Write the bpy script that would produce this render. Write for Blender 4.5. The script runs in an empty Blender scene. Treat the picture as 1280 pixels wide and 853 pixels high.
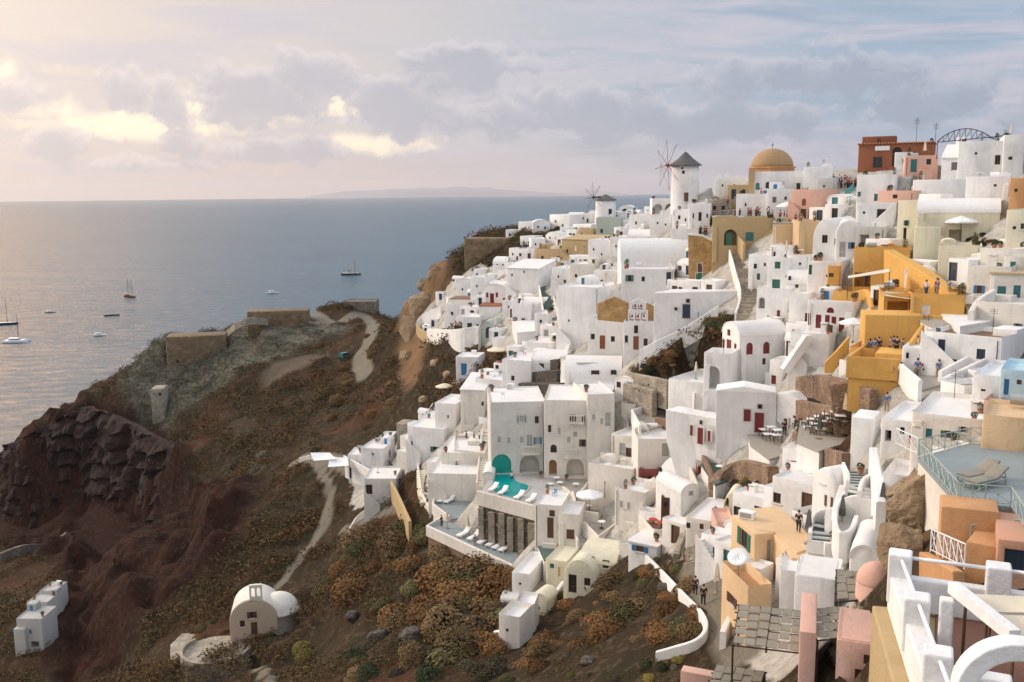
import bpy, bmesh, math, random
import numpy as np
from mathutils import Vector, Matrix
R = math.radians
random.seed(7)
rng = np.random.default_rng(11)
scn = bpy.context.scene
COL = scn.collection

# ---------------------------------------------------------------- camera model (measured from the photograph)
F = 1200.0
CAM = np.array([0.0, 0.0, 112.0])
_p, _r = R(8.76), 0.0105
fwd = np.array([0, math.cos(_p), -math.sin(_p)])
up0 = np.array([0, math.sin(_p), math.cos(_p)])
rt0 = np.array([1.0, 0, 0])
RT = math.cos(_r) * rt0 - math.sin(_r) * up0
UP = math.sin(_r) * rt0 + math.cos(_r) * up0

def ray(px, py):
    return fwd * F + RT * (px - 640) - UP * (py - 426.5)
def PY(px, py, Y):
    d = ray(px, py)
    return CAM + d * (Y / d[1])
def PZ(px, py, z):
    d = ray(px, py)
    return CAM + d * ((z - CAM[2]) / d[2])
def proj(p):
    q = np.asarray(p) - CAM
    k = F / (q @ fwd)
    return 640 + (q @ RT) * k, 426.5 - (q @ UP) * k

# ---------------------------------------------------------------- terrain height field
CP = [  # pixel x, pixel y, forward distance
 (1270,300,95),(1270,400,85),(1270,480,75),(1270,540,58),(1200,590,50),(1270,640,46),(1180,690,43),(1130,620,58),
 (1080,640,62),(1000,680,70),(880,750,72),(920,830,62),(850,840,63),(1050,850,44),(1100,520,72),(1020,540,85),
 (945,540,98),(880,590,100),(800,600,118),(800,680,100),(750,720,100),(650,780,104),(640,610,128),(600,690,120),
 (560,600,150),(480,600,185),(400,600,202),(400,700,165),(500,700,132),(500,790,108),(340,800,138),(250,830,138),
 (100,830,172),(50,790,187),(-10,720,240),(100,705,238),(200,700,190),(300,700,177),(40,645,298),(92,632,300),(150,640,276),(205,650,250),(70,527,319),(20,705,246),(20,555,325),
 (108,506,325),(205,575,268),(300,600,227),(200,465,345),(300,520,300),(220,418,365),(350,408,385),
 (300,450,340),(450,460,300),(430,440,320),(470,402,370),(440,384,405),(350,500,290),(400,540,240),(480,480,255),
 (510,440,268),(522,400,278),(545,345,284),(585,306,300),(530,460,228),(520,510,205),(560,500,182),(560,425,215),
 (600,400,214),(620,350,235),(650,292,300),(740,276,288),(700,340,228),(700,400,182),(640,470,166),(690,480,152),
 (760,440,150),(720,520,140),(800,480,132),(850,430,130),(860,370,150),(800,330,185),(850,290,180),(850,252,195),
 (930,370,130),(920,310,150),(960,480,113),(1000,430,110),(1010,340,120),(1100,420,92),(1100,470,83),(1200,440,80),
 (1120,320,112),(1190,330,104),(1200,262,122),(1060,250,152),(970,242,172),(1270,225,112),(1150,215,132),(640,700,112),(700,640,120),
 (560,760,112),(740,600,128),(700,830,78),(780,770,84),(960,580,96),(1040,590,80),(900,700,82),(420,800,124),(600,800,98),(1090,745,54),(4,600,302),(-8,622,325),(-22,610,345),(22,553,322),(-40,650,285),(12,575,312),(245,460,348),(245,413,361),(213,417,360),(330,403,380)]
pts = [PY(*c) for c in CP]
pts += [np.array(c, float) for c in [
 (0,6,88),(-30,10,84),(-70,30,66),(-110,60,42),(-150,90,20),(-190,120,4),(-220,160,-10),(-240,220,-12),(-262,300,-12),
 (-232,375,-12),(-212,420,-12),(-160,470,-12),(-90,470,-12),(-60,440,8),(-20,480,-12),(40,500,-12),(110,480,-12),(-30,400,40),
 (30,5,98),(60,10,104),(90,40,108),(16,24,84),(10,40,79),(120,110,112),(150,190,106),(110,240,104),(170,300,70),(220,400,-12),
 (60,300,100),(50,360,70),(70,420,20),(240,200,70),(280,260,-5),(-50,60,58),(-20,55,68),(-90,100,40),(200,60,100),(200,0,100),
 (-120,-10,30),(-250,0,-12),(-330,150,-12),(-330,480,-12),(280,520,-12),(0,-30,95),(100,-30,108)]]
pts = np.array(pts)
def kern(r): return np.sqrt(r * r + 49.0)
_n = len(pts)
_D = np.linalg.norm(pts[:, None, :2] - pts[None, :, :2], axis=2)
_A = np.zeros((_n + 1, _n + 1)); _A[:_n, :_n] = kern(_D) - 0.6 * np.eye(_n); _A[:_n, _n] = 1; _A[_n, :_n] = 1
_W = np.linalg.solve(_A, np.append(pts[:, 2], 0))
GX0, GX1, GY0, GY1, GS = -320.0, 270.0, -20.0, 520.0, 1.5
gx = np.arange(GX0, GX1 + .1, GS); gy = np.arange(GY0, GY1 + .1, GS)
XX, YY = np.meshgrid(gx, gy)
ZZ = np.full(XX.shape, _W[-1])
for i in range(_n):
    ZZ += _W[i] * kern(np.hypot(XX - pts[i, 0], YY - pts[i, 1]))

def vnoise(x, y, seed):
    g = np.random.default_rng(seed).random((256, 256))
    xi = np.floor(x).astype(int); yi = np.floor(y).astype(int)
    fx = x - xi; fy = y - yi
    fx = fx * fx * (3 - 2 * fx); fy = fy * fy * (3 - 2 * fy)
    a = g[yi % 256, xi % 256]; b = g[yi % 256, (xi + 1) % 256]
    c = g[(yi + 1) % 256, xi % 256]; d = g[(yi + 1) % 256, (xi + 1) % 256]
    return (a + (b - a) * fx) * (1 - fy) + (c + (d - c) * fx) * fy
def fbm(x, y, seed, o=4):
    v = 0; a = .5
    for k in range(o):
        v = v + a * (vnoise(x, y, seed + k) - .5); x = x * 2.03 + 5.1; y = y * 2.03 + 1.7; a *= .5
    return v
def _hz(Z, x, y):
    x = np.asarray(x, float); y = np.asarray(y, float)
    u = np.clip((x - GX0) / GS, 0, len(gx) - 1.001); v = np.clip((y - GY0) / GS, 0, len(gy) - 1.001)
    i = u.astype(int); j = v.astype(int); a = u - i; b = v - j
    return (Z[j, i] * (1 - a) + Z[j, i + 1] * a) * (1 - b) + (Z[j + 1, i] * (1 - a) + Z[j + 1, i + 1] * a) * b
Z0 = ZZ.copy()
def hz(x, y): return _hz(Z0, x, y)
_T = np.arange(14, 560, .35)
def G(px, py):
    """ground point seen at a pixel of the photograph"""
    d = ray(px, py); d = d / d[1]
    q = CAM[None] + d[None] * _T[:, None]
    dz = q[:, 2] - hz(q[:, 0], q[:, 1])
    k = np.nonzero(dz < 0)[0]
    if len(k) == 0: return q[-1]
    k = k[0]
    if k == 0: return q[0]
    t = dz[k - 1] / (dz[k - 1] - dz[k])
    return q[k - 1] * (1 - t) + q[k] * t
def inpoly(x, y, poly):
    x = np.asarray(x); y = np.asarray(y)
    ins = np.zeros(x.shape, bool); n = len(poly)
    for i in range(n):
        x1, y1 = poly[i][:2]; x2, y2 = poly[(i + 1) % n][:2]
        if y1 == y2: continue
        c = ((y1 > y) != (y2 > y)) & (x < (x2 - x1) * (y - y1) / (y2 - y1) + x1)
        ins ^= c
    return ins
FOOT = []      # (plan polygon, floor height): ground is cut down under floors and houses

# ---------------------------------------------------------------- node helpers / materials
def nd(nt, t, **k):
    n = nt.nodes.new(t)
    for a, b in k.items(): setattr(n, a, b)
    return n
def lk(nt, a, b): nt.links.new(a, b)
MATS = {}
def newmat(name):
    m = bpy.data.materials.new(name); m.use_nodes = True
    nt = m.node_tree; nt.nodes.clear()
    out = nd(nt, 'ShaderNodeOutputMaterial'); b = nd(nt, 'ShaderNodeBsdfPrincipled')
    lk(nt, b.outputs[0], out.inputs[0])
    MATS[name] = m
    return m, nt, b
def mixc(nt, f, a, b, mode='MIX'):
    m = nd(nt, 'ShaderNodeMix', data_type='RGBA', blend_type=mode)
    for i, v in ((0, f), (6, a), (7, b)):
        if hasattr(v, 'is_output'): lk(nt, v, m.inputs[i])
        elif i == 0: m.inputs[0].default_value = v
        else: m.inputs[i].default_value = (*v, 1)
    return m.outputs[2]
def noise(nt, co, scale, detail=4, rough=.6, dist=0):
    n = nd(nt, 'ShaderNodeTexNoise'); n.inputs['Scale'].default_value = scale
    n.inputs['Detail'].default_value = detail; n.inputs['Roughness'].default_value = rough
    n.inputs['Distortion'].default_value = dist
    lk(nt, co, n.inputs['Vector']); return n.outputs['Fac']
def ramp(nt, f, stops):
    r = nd(nt, 'ShaderNodeMapRange'); r.inputs[1].default_value = stops[0]; r.inputs[2].default_value = stops[1]
    lk(nt, f, r.inputs[0]); return r.outputs[0]
def wpos(nt): return nd(nt, 'ShaderNodeNewGeometry').outputs['Position']
def bump(nt, b, h, s, d=.05):
    n = nd(nt, 'ShaderNodeBump'); n.inputs['Strength'].default_value = s; n.inputs['Distance'].default_value = d
    lk(nt, h, n.inputs['Height']); lk(nt, n.outputs[0], b.inputs['Normal'])
def plaster(name, col, dirt=(.33, .315, .30), amt=.7, rough=.85):
    m, nt, b = newmat(name); p = wpos(nt)
    n1 = ramp(nt, noise(nt, p, .22, 5, .65), (.45, .8)); n2 = noise(nt, p, 1.7, 4, .7)
    mp = nd(nt, 'ShaderNodeMapping'); mp.inputs['Scale'].default_value = (1.9, 1.9, .16); lk(nt, p, mp.inputs[0])
    st = ramp(nt, noise(nt, mp.outputs[0], 1, 3, .6), (.50, .74))
    c = mixc(nt, n2, [v * .93 for v in col], [min(1, v * 1.05) for v in col])
    mu = nd(nt, 'ShaderNodeMath', operation='MULTIPLY'); lk(nt, n1, mu.inputs[0]); mu.inputs[1].default_value = amt
    c = mixc(nt, mu.outputs[0], c, [d * .7 + v * .3 for d, v in zip(dirt, col)])
    mu = nd(nt, 'ShaderNodeMath', operation='MULTIPLY'); lk(nt, st, mu.inputs[0]); mu.inputs[1].default_value = amt * .5
    c = mixc(nt, mu.outputs[0], c, [d * .6 + v * .4 for d, v in zip(dirt, col)])
    lk(nt, c, b.inputs['Base Color']); b.inputs['Roughness'].default_value = rough
    b.inputs['Specular IOR Level'].default_value = .2
    bump(nt, b, noise(nt, p, 1.3, 6, .72), .7, .12)
    return m
def plain(name, col, rough=.6, metal=0, var=.12, scale=3):
    m, nt, b = newmat(name); p = wpos(nt)
    c = mixc(nt, noise(nt, p, scale, 3), [v * (1 - var) for v in col], [min(1, v * (1 + var)) for v in col])
    lk(nt, c, b.inputs['Base Color']); b.inputs['Roughness'].default_value = rough; b.inputs['Metallic'].default_value = metal
    return m
def stone(name, a, bcol, mortar, scale=1.6, squash=1.6):
    m, nt, b = newmat(name); p = wpos(nt)
    mp = nd(nt, 'ShaderNodeMapping'); mp.inputs['Scale'].default_value = (1, 1, squash); lk(nt, p, mp.inputs[0])
    v = nd(nt, 'ShaderNodeTexVoronoi', feature='DISTANCE_TO_EDGE'); v.inputs['Scale'].default_value = scale; lk(nt, mp.outputs[0], v.inputs['Vector'])
    v2 = nd(nt, 'ShaderNodeTexVoronoi'); v2.inputs['Scale'].default_value = scale; lk(nt, mp.outputs[0], v2.inputs['Vector'])
    sp = nd(nt, 'ShaderNodeSeparateColor'); lk(nt, v2.outputs['Color'], sp.inputs[0])
    c = mixc(nt, sp.outputs[0], a, bcol)
    c = mixc(nt, ramp(nt, noise(nt, p, .5, 4), (.4, .7)), c, [x * .6 for x in a])
    c = mixc(nt, ramp(nt, v.outputs['Distance'], (.07, .02)), c, mortar)
    lk(nt, c, b.inputs['Base Color']); b.inputs['Roughness'].default_value = .9
    bump(nt, b, ramp(nt, v.outputs['Distance'], (0, .12)), .8, .1)
    return m

plaster('w', (.80, .79, .77)); plaster('c', (.73, .69, .62)); plaster('g', (.62, .61, .57)); plaster('e', (.47, .48, .46))
plaster('y', (.66, .55, .33)); plaster('ly', (.70, .66, .50)); plaster('o', (.65, .38, .11), (.35, .16, .04)); plaster('p', (.66, .48, .29), (.5, .3, .14))
plaster('t', (.56, .40, .22)); plaster('k', (.66, .40, .31)); plaster('dk', (.54, .29, .18)); plaster('br', (.30, .115, .06), (.12, .05, .03)); plaster('rw', (.09, .045, .035), (.05, .03, .02))
plaster('or', (.56, .31, .15), (.3, .12, .04)); plaster('bl', (.42, .60, .68)); plaster('tan', (.46, .345, .19), (.30, .2, .08), .5)
plaster('cem', (.46, .45, .42), (.25, .23, .2), .5); plaster('deck', (.27, .31, .31), (.2, .2, .2), .5); plaster('brn', (.24, .15, .10), (.12, .09, .07), .5)
plaster('roofw', (.74, .73, .71), (.4, .38, .33), .45); plaster('gg', (.42, .47, .41)); plaster('pave', (.36, .33, .28), (.2, .18, .15), .6)
plaster('redfl', (.26, .13, .09), (.14, .08, .05), .5); plaster('orfl', (.50, .27, .13), (.3, .15, .08), .4); plaster('beige', (.48, .375, .27)); plaster('domec', (.40, .265, .14), (.25, .16, .08), .6); plaster('gfloor', (.10, .15, .13), (.06, .08, .07))
stone('st', (.20, .12, .075), (.33, .22, .14), (.26, .2, .15)); stone('std', (.085, .07, .058), (.15, .12, .095), (.06, .05, .04)); stone('stg', (.30, .26, .20), (.44, .38, .29), (.40, .36, .30), 1.3)
stone('och', (.46, .27, .10), (.58, .36, .15), (.5, .33, .15), .9); stone('fort', (.15, .105, .06), (.25, .18, .10), (.17, .125, .075), .7, 1.8); stone('stl', (.10, .08, .06), (.17, .13, .09), (.35, .3, .25), 1.2)
m, nt, b = newmat('rock'); p = wpos(nt); n1 = noise(nt, p, .6, 5, .65); n2 = noise(nt, p, 3.5, 6, .75)
c = mixc(nt, ramp(nt, n1, (.38, .62)), (.32, .22, .13), (.44, .33, .21)); c = mixc(nt, ramp(nt, n2, (.52, .66)), c, (.19, .125, .075)); c = mixc(nt, ramp(nt, noise(nt, p, 9, 3), (.6, .72)), c, (.09, .06, .04))
lk(nt, c, b.inputs['Base Color']); b.inputs['Roughness'].default_value = .95; bump(nt, b, n2, 1.0, .25)
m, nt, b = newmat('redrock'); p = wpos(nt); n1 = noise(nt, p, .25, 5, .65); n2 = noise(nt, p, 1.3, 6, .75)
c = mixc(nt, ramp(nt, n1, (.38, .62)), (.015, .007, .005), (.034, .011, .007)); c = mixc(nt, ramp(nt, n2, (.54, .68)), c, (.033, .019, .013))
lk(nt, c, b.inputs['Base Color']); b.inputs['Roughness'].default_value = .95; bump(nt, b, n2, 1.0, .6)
plain('glass', (.022, .026, .03), .15, 0, .4); plain('r', (.17, .015, .02), .5); plain('n', (.02, .035, .06), .5); plain('tl', (.03, .16, .17), .5)
plain('b', (.10, .05, .03), .6); plain('kk', (.015, .014, .014), .7); plain('u', (.03, .17, .36), .5); plain('ge', (.32, .33, .31), .6); plain('gn', (.03, .14, .09), .5)
plain('white', (.80, .80, .79), .5); plain('cream', (.70, .62, .46), .7); plain('wood', (.12, .065, .035), .7); plain('dwood', (.045, .026, .02), .7); plain('redwood', (.20, .04, .03), .6)
plain('metalg', (.33, .41, .37), .5, .2); plain('metal', (.40, .41, .40), .4, .7); plain('iron', (.03, .03, .03), .5, .3); plain('canvas', (.62, .55, .42), .9); plain('pool', (.0, .30, .29), .08, 0, .1); m = MATS['pool']; nt = m.node_tree; b = [n for n in nt.nodes if n.bl_idname == 'ShaderNodeBsdfPrincipled'][0]; bump(nt, b, noise(nt, wpos(nt), 2.2, 3), .5, .12)
plain('poolin', (.0, .27, .22), .6, 0, .15)
plain('red', (.45, .03, .03), .6); plain('teal', (.05, .28, .30), .6); plain('skin', (.50, .30, .21), .6); plain('hair', (.03, .02, .015), .7); plain('black', (.018, .018, .02), .8); plain('jeans', (.04, .06, .12), .8); plain('shirtw', (.65, .63, .6), .8); plain('shirtr', (.42, .06, .05), .8); plain('shirtb', (.08, .17, .35), .8); plain('khaki', (.30, .24, .16), .8)
plain('blue', (.06, .28, .52), .5); plain('orange', (.75, .22, .03), .6); plain('slat', (.24, .22, .17), .8, 0, .3, 1.2); plain('terra', (.40, .16, .08), .8); plain('gclay', (.10, .10, .09), .85); plain('thatch', (.52, .42, .25), .95, 0, .25)
plain('winw', (.60, .58, .54), .6); plain('lamp', (.7, .5, .25), .5)

# ---------------------------------------------------------------- objects
def me_obj(name, bm, mat, parent=None, smooth=False):
    me = bpy.data.meshes.new(name); bm.normal_update(); bm.to_mesh(me); bm.free()
    for m in (mat if isinstance(mat, (list, tuple)) else [mat]): me.materials.append(MATS[m])
    if smooth:
        for p in me.polygons: p.use_smooth = True
    o = bpy.data.objects.new(name, me); COL.objects.link(o)
    if parent: o.parent = parent
    return o
def tag(o, label, cat, group=None, kind=None):
    if label: o['label'] = label
    if cat: o['category'] = cat
    if group: o['group'] = group
    if kind: o['kind'] = kind
    return o
def thing(name, loc, yaw, label, cat, group=None):
    o = bpy.data.objects.new(name, None); COL.objects.link(o)
    o.location = loc; o.rotation_euler = (0, 0, yaw); o.empty_display_size = .3
    return tag(o, label, cat, group)
def copy_tree(o, parent=None):
    c = o.copy(); COL.objects.link(c); c.parent = parent
    for ch in o.children: copy_tree(ch, c)
    return c
def box(bm, x0, x1, y0, y1, z0, z1, M=None):
    vs = [bm.verts.new((x, y, z)) for z in (z0, z1) for y in (y0, y1) for x in (x0, x1)]
    if M is not None:
        for v in vs: v.co = M @ v.co
    fs = [bm.faces.new([vs[i] for i in f]) for f in ((0, 2, 3, 1), (4, 5, 7, 6), (0, 1, 5, 4), (2, 6, 7, 3), (0, 4, 6, 2), (1, 3, 7, 5))]
    return vs
def tube(bm, a, b, r, n=6, r2=None):
    a = Vector(a); b = Vector(b); d = (b - a)
    if d.length < 1e-6: return
    q = d.to_track_quat('Z', 'Y'); r2 = r if r2 is None else r2
    A = [bm.verts.new(a + q @ Vector((math.cos(t) * r, math.sin(t) * r, 0))) for t in [k * 2 * math.pi / n for k in range(n)]]
    B = [bm.verts.new(b + q @ Vector((math.cos(t) * r2, math.sin(t) * r2, 0))) for t in [k * 2 * math.pi / n for k in range(n)]]
    for k in range(n): bm.faces.new((A[k], A[(k + 1) % n], B[(k + 1) % n], B[k]))
    bm.faces.new(A[::-1]); bm.faces.new(B)
def lathe(bm, prof, n=24, c=(0, 0, 0), a0=0, a1=2 * math.pi):
    full = abs(a1 - a0 - 2 * math.pi) < 1e-6
    m = n if full else n + 1
    rows = []
    for (r, z) in prof:
        if r < 1e-5: rows.append([bm.verts.new((c[0], c[1], c[2] + z))])
        else: rows.append([bm.verts.new((c[0] + r * math.cos(a0 + (a1 - a0) * k / n), c[1] + r * math.sin(a0 + (a1 - a0) * k / n), c[2] + z)) for k in range(m)])
    for A, B in zip(rows, rows[1:]):
        for k in range(n):
            k2 = (k + 1) % m
            if len(A) == 1 and len(B) == 1: continue
            if len(A) == 1: bm.faces.new((A[0], B[k2], B[k]))
            elif len(B) == 1: bm.faces.new((A[k], A[k2], B[0]))
            else: bm.faces.new((A[k], A[k2], B[k2], B[k]))
    bmesh.ops.recalc_face_normals(bm, faces=bm.faces)
def prism_xz(bm, poly, y0, y1):
    """polygon in x,z extruded along y"""
    A = [bm.verts.new((x, y0, z)) for x, z in poly]; B = [bm.verts.new((x, y1, z)) for x, z in poly]
    n = len(poly)
    for k in range(n): bm.faces.new((A[k], A[(k + 1) % n], B[(k + 1) % n], B[k]))
    bm.faces.new(A[::-1]); bm.faces.new(B)
def prism_xy(bm, poly, z0, z1):
    A = [bm.verts.new((p[0], p[1], z0)) for p in poly]; B = [bm.verts.new((p[0], p[1], z1)) for p in poly]
    n = len(poly)
    for k in range(n): bm.faces.new((A[k], A[(k + 1) % n], B[(k + 1) % n], B[k]))
    bm.faces.new(A[::-1]); bm.faces.new(B)
    bmesh.ops.recalc_face_normals(bm, faces=bm.faces)
def bevel(bm, r, seg=2, ang=30):
    es = [e for e in bm.edges if len(e.link_faces) == 2 and e.calc_face_angle(0) > R(ang)]
    if es: bmesh.ops.bevel(bm, geom=es, offset=r, segments=seg, profile=.5, affect='EDGES', clamp_overlap=True)
def arch_prof(w, h, n=8):
    """arched opening outline, x centred, z from 0"""
    r = w / 2; s = max(h - r, .05); e = min(r, h - .05)
    return [(-r, 0), (r, 0)] + [(r * math.cos(t), s + e * math.sin(t)) for t in [math.pi * k / n for k in range(n + 1)]]
def shade(o, ang=38):
    me = o.data
    for p in me.polygons: p.use_smooth = True
    me.set_sharp_from_angle(angle=R(ang))
def slab(pts, t, mat, label, name='wall', cat='wall', coping=None, ops=(), group=None, drop=0):
    """irregular upright wall: outline points (px, py, distance) extruded back by t, origin at its foot"""
    P = [Vector(tuple(PY(*q))) for q in pts]; lo = min(P, key=lambda v: v.z); c = Vector((sum(p.x for p in P) / len(P), sum(p.y for p in P) / len(P), lo.z))
    if drop:
        md = (max(p.z for p in P) * .4 + min(p.z for p in P) * .6)
        for p in P:
            if p.z < md: p.z -= drop
    n = Vector((0, 0, 0))
    for a, b in zip(P, P[1:] + P[:1]): n += (a - c).cross(b - c)
    n.z = 0; n.normalize()
    if n.y < 0: n = -n
    root = thing(name, tuple(c), 0, label, cat, group)
    bm = bmesh.new(); A = [bm.verts.new(p - c) for p in P]; B = [bm.verts.new(p - c + n * t) for p in P]; k = len(P)
    for i in range(k): bm.faces.new((A[i], A[(i + 1) % k], B[(i + 1) % k], B[i]))
    bm.faces.new(A[::-1]); bm.faces.new(B); bmesh.ops.recalc_face_normals(bm, faces=bm.faces); bevel(bm, .08, 2, 50)
    me_obj('masonry', bm, mat, root)
    if coping:
        for a, b in zip(coping, coping[1:]):
            bm = bmesh.new(); d = P[b] - P[a]; u = d.normalized(); w = n * (t + .3); z = Vector((0, 0, 1)); vs = []
            for q, e in ((P[a] - c, -.05), (P[b] - c, .05)):
                for y in (-.15, t + .15):
                    for h in (-.05, .28): vs.append(bm.verts.new(q + u * e + n * y + z * h))
            for f in ((0, 1, 3, 2), (4, 6, 7, 5), (0, 4, 5, 1), (2, 3, 7, 6), (1, 5, 7, 3), (0, 2, 6, 4)): bm.faces.new([vs[i] for i in f])
            bmesh.ops.recalc_face_normals(bm, faces=bm.faces); bevel(bm, .06, 1); me_obj('coping', bm, 'w', root)
    for (nm, x, y, w, h, m_) in ops:
        d = Vector(tuple(ray(x, y))); cc = Vector(tuple(CAM)); q = cc + d * ((P[0] - cc).dot(n) / d.dot(n)) - c; s_ = (q + c).y / F; bm = bmesh.new(); u = Vector((n.y, -n.x, 0))
        yaw = math.atan2(u.y, u.x); M = Matrix.Translation(q) @ Matrix.Rotation(yaw, 4, 'Z'); box(bm, -w * s_ / 2, w * s_ / 2, -.06, .1, -h * s_ / 2, h * s_ / 2, M); po = me_obj(nm, bm, m_, root)
        bm = bmesh.new(); a_ = w * s_ / 2; b_ = h * s_ / 2
        for bx in ((-a_ - .1, -a_ + .02), (a_ - .02, a_ + .1)): box(bm, bx[0], bx[1], -.11, .05, -b_, b_ + .1, M)
        box(bm, -a_ + .02, a_ - .02, -.11, .05, b_ - .03, b_ + .1, M); me_obj('frame', bm, 'winw' if m_ != 'winw' else 'b', po)
    return root
BOOLS = []     # (wall object, cutter bmesh)
CK = {'r': 'r', 'n': 'n', 't': 'tl', 'b': 'b', 'k': 'kk', 'u': 'u', 'e': 'ge', 'g': 'gn', 'y': 'cream', 'w': 'winw', 'G': 'glass', 'R': 'redwood'}
PARCOL = {'w': 'roofw', 'c': 'roofw', 'g': 'roofw', 'e': 'cem', 'ly': 'ly', 'y': 'ly'}
HS = {}
def house(x1, x2, yt, yb, yaw, d, roof='f', mat='w', ops='', label='', name='house', cat='house', Y=None, base=5, rise=None,
          par=.4, roofmat=None, rnd=.1, chim=None, group=None, slope=0, key=None, batter=.985, zb=None, absyaw=False):
    """facade between pixel columns x1..x2, from yt down to yb; yaw in degrees; d depth (m, or pixel column of the far side corner if > 40)"""
    cx = (x1 + x2) / 2
    P = PY(cx, yb, Y) if Y else (PZ(cx, yb, zb) if zb else G(cx, yb))
    a = R(yaw) - (0 if absyaw else math.atan2(P[0], P[1])); ca, sa = math.cos(a), math.sin(a)
    ux = np.array([ca, sa]); uy = np.array([-sa, ca])         # along facade, into the house
    def hit(px, o, u):                                       # plan intersection of the pixel column with line o + s*u
        dr = ray(px, yb)[:2]
        m = np.array([[u[0], -dr[0]], [u[1], -dr[1]]])
        return np.linalg.solve(m, CAM[:2] - o)[0]
    s1 = hit(x1, P[:2], ux); s2 = hit(x2, P[:2], ux)
    w = abs(s2 - s1); c2 = P[:2] + ux * (s1 + s2) / 2
    w = min(max(w, .8), 45)
    dist = P[1]
    if d > 40:
        sgn = 1 if d > cx else -1
        o = c2 + ux * sgn * w / 2
        try: dd = hit(d, o, uy)
        except Exception: dd = 5
        d = min(max(abs(dd), 1.5), 22)
    dr = ray(cx, yt); h = CAM[2] + dr[2] * (np.hypot(*(c2 - CAM[:2])) / np.hypot(dr[0], dr[1])) - P[2]
    h = max(h, .8)
    root = thing(name, (c2[0], c2[1], P[2]), a, label, cat, group)
    M = Matrix.Translation(root.location) @ Matrix.Rotation(a, 4, 'Z'); Mi = M.inverted()
    rm = roofmat or PARCOL.get(mat, mat)
    if rise is None: rise = .42 * (w if roof[0] in 'v' else d) * .5 * 1.2
    rise = min(rise, h * .75)
    bm = bmesh.new()
    eave = h - rise if roof[0] in 'vV' else h
    hw = w / 2
    NA = 18
    arc = [(math.cos(math.pi * k / NA), math.sin(math.pi * k / NA)) for k in range(NA + 1)]
    if roof[0] == 'v':
        pr = [(-hw, -base), (hw, -base)] + [(hw * x, eave + rise * z) for x, z in arc]
        prism_xz(bm, pr, 0, d)
    elif roof[0] == 'V':
        pr = [(0, -base), (d, -base)] + [(d / 2 + d / 2 * x, eave + rise * z) for x, z in arc]
        prism_xz(bm, pr, -hw, hw)
        for v in bm.verts: v.co = Vector((v.co.y, v.co.x, v.co.z))
    elif roof[0] == 's':
        z2 = h + slope
        prism_xz(bm, [(0, -base), (d, -base), (d, z2), (0, h)], -hw, hw)
        for v in bm.verts: v.co = Vector((v.co.y, v.co.x, v.co.z))
    else:
        box(bm, -hw, hw, 0, d, -base, h)
        if roof[0] == 'f':
            bmesh.ops.recalc_face_normals(bm, faces=bm.faces)
            top = [f for f in bm.faces if f.normal.z > .9]
            t = min(.28, w * .12, d * .12)
            bmesh.ops.inset_region(bm, faces=top, thickness=t)
            top = [f for f in bm.faces if f.normal.z > .9 and all(abs(v.co.x) < hw - t * .5 for v in f.verts)]
            for f in top:
                for v in f.verts: v.co.z = h - par
    bmesh.ops.recalc_face_normals(bm, faces=bm.faces)
    bevel(bm, min(rnd, w * .1, d * .1), 2, 35)
    wall = me_obj('wall', bm, mat, root)
    shade(wall)
    # roof
    bm = bmesh.new(); e = .05
    if roof[0] == 'v':
        o1 = [((hw + e) * x, eave + (rise + e) * z) for x, z in arc]; i1 = [((hw - .1) * x, eave + (rise - .1) * z) for x, z in arc][::-1]
        prism_xz(bm, o1 + i1, .30 if 'p' in roof else -.04, d - .1 if 'p' in roof else d + .04)
    elif roof[0] == 'V':
        o1 = [(d / 2 + (d / 2 + e) * x, eave + (rise + e) * z) for x, z in arc]; i1 = [(d / 2 + (d / 2 - .1) * x, eave + (rise - .1) * z) for x, z in arc][::-1]
        prism_xz(bm, o1 + i1, -hw + .15 if 'p' in roof else -hw - .04, hw - .15 if 'p' in roof else hw + .04)
        for v in bm.verts: v.co = Vector((v.co.y, v.co.x, v.co.z))
    elif roof[0] == 's':
        prism_xz(bm, [(-.12, h - .03), (d + .05, h + slope), (d + .05, h + slope + .12), (-.12, h + .09)], -hw - .1, hw + .1)
        for v in bm.verts: v.co = Vector((v.co.y, v.co.x, v.co.z))
    elif roof[0] == 'e':
        box(bm, -hw - .12, hw + .12, -.12, d + .12, h - .02, h + .16)
    elif roof[0] == 'f':
        t = min(.28, w * .12, d * .12)
        box(bm, -hw + t - .04, hw - t + .04, t - .04, d - t + .04, h - par - .05, h - par + .04)
    if roof[0] != 'n':
        bmesh.ops.recalc_face_normals(bm, faces=bm.faces)
        ro = me_obj('roof', bm, rm, root); shade(ro)
        if chim is None: chim = (1 if random.random() < .45 else 0) if roof[0] == 'f' and w > 3.5 and d > 3 else 0
        for k in range(chim):
            bm = bmesh.new(); qx = random.uniform(-hw + .7, hw - .7); qy = random.uniform(d * .4, d - .6); s = random.uniform(.22, .36); hh = random.uniform(.5, 1.0)
            z0 = (h - par if roof[0] == 'f' else h - .3)
            box(bm, qx - s, qx + s, qy - s, qy + s, z0, z0 + hh); box(bm, qx - s - .06, qx + s + .06, qy - s - .06, qy + s + .06, z0 + hh + .1, z0 + hh + .2)
            for sx in (-1, 1):
                for sy in (-1, 1): box(bm, qx + sx * s * .8 - .06, qx + sx * s * .8 + .06, qy + sy * s * .8 - .06, qy + sy * s * .8 + .06, z0 + hh - .01, z0 + hh + .12)
            me_obj('chimney', bm, mat, ro)
    # openings
    cut = bmesh.new(); ncut = 0
    c0 = np.array(root.location)
    def planehit(px, py, o, n):
        dr = ray(px, py); t = ((o - CAM[:2]) @ n) / (dr[:2] @ n)
        return CAM + dr * t
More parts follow.
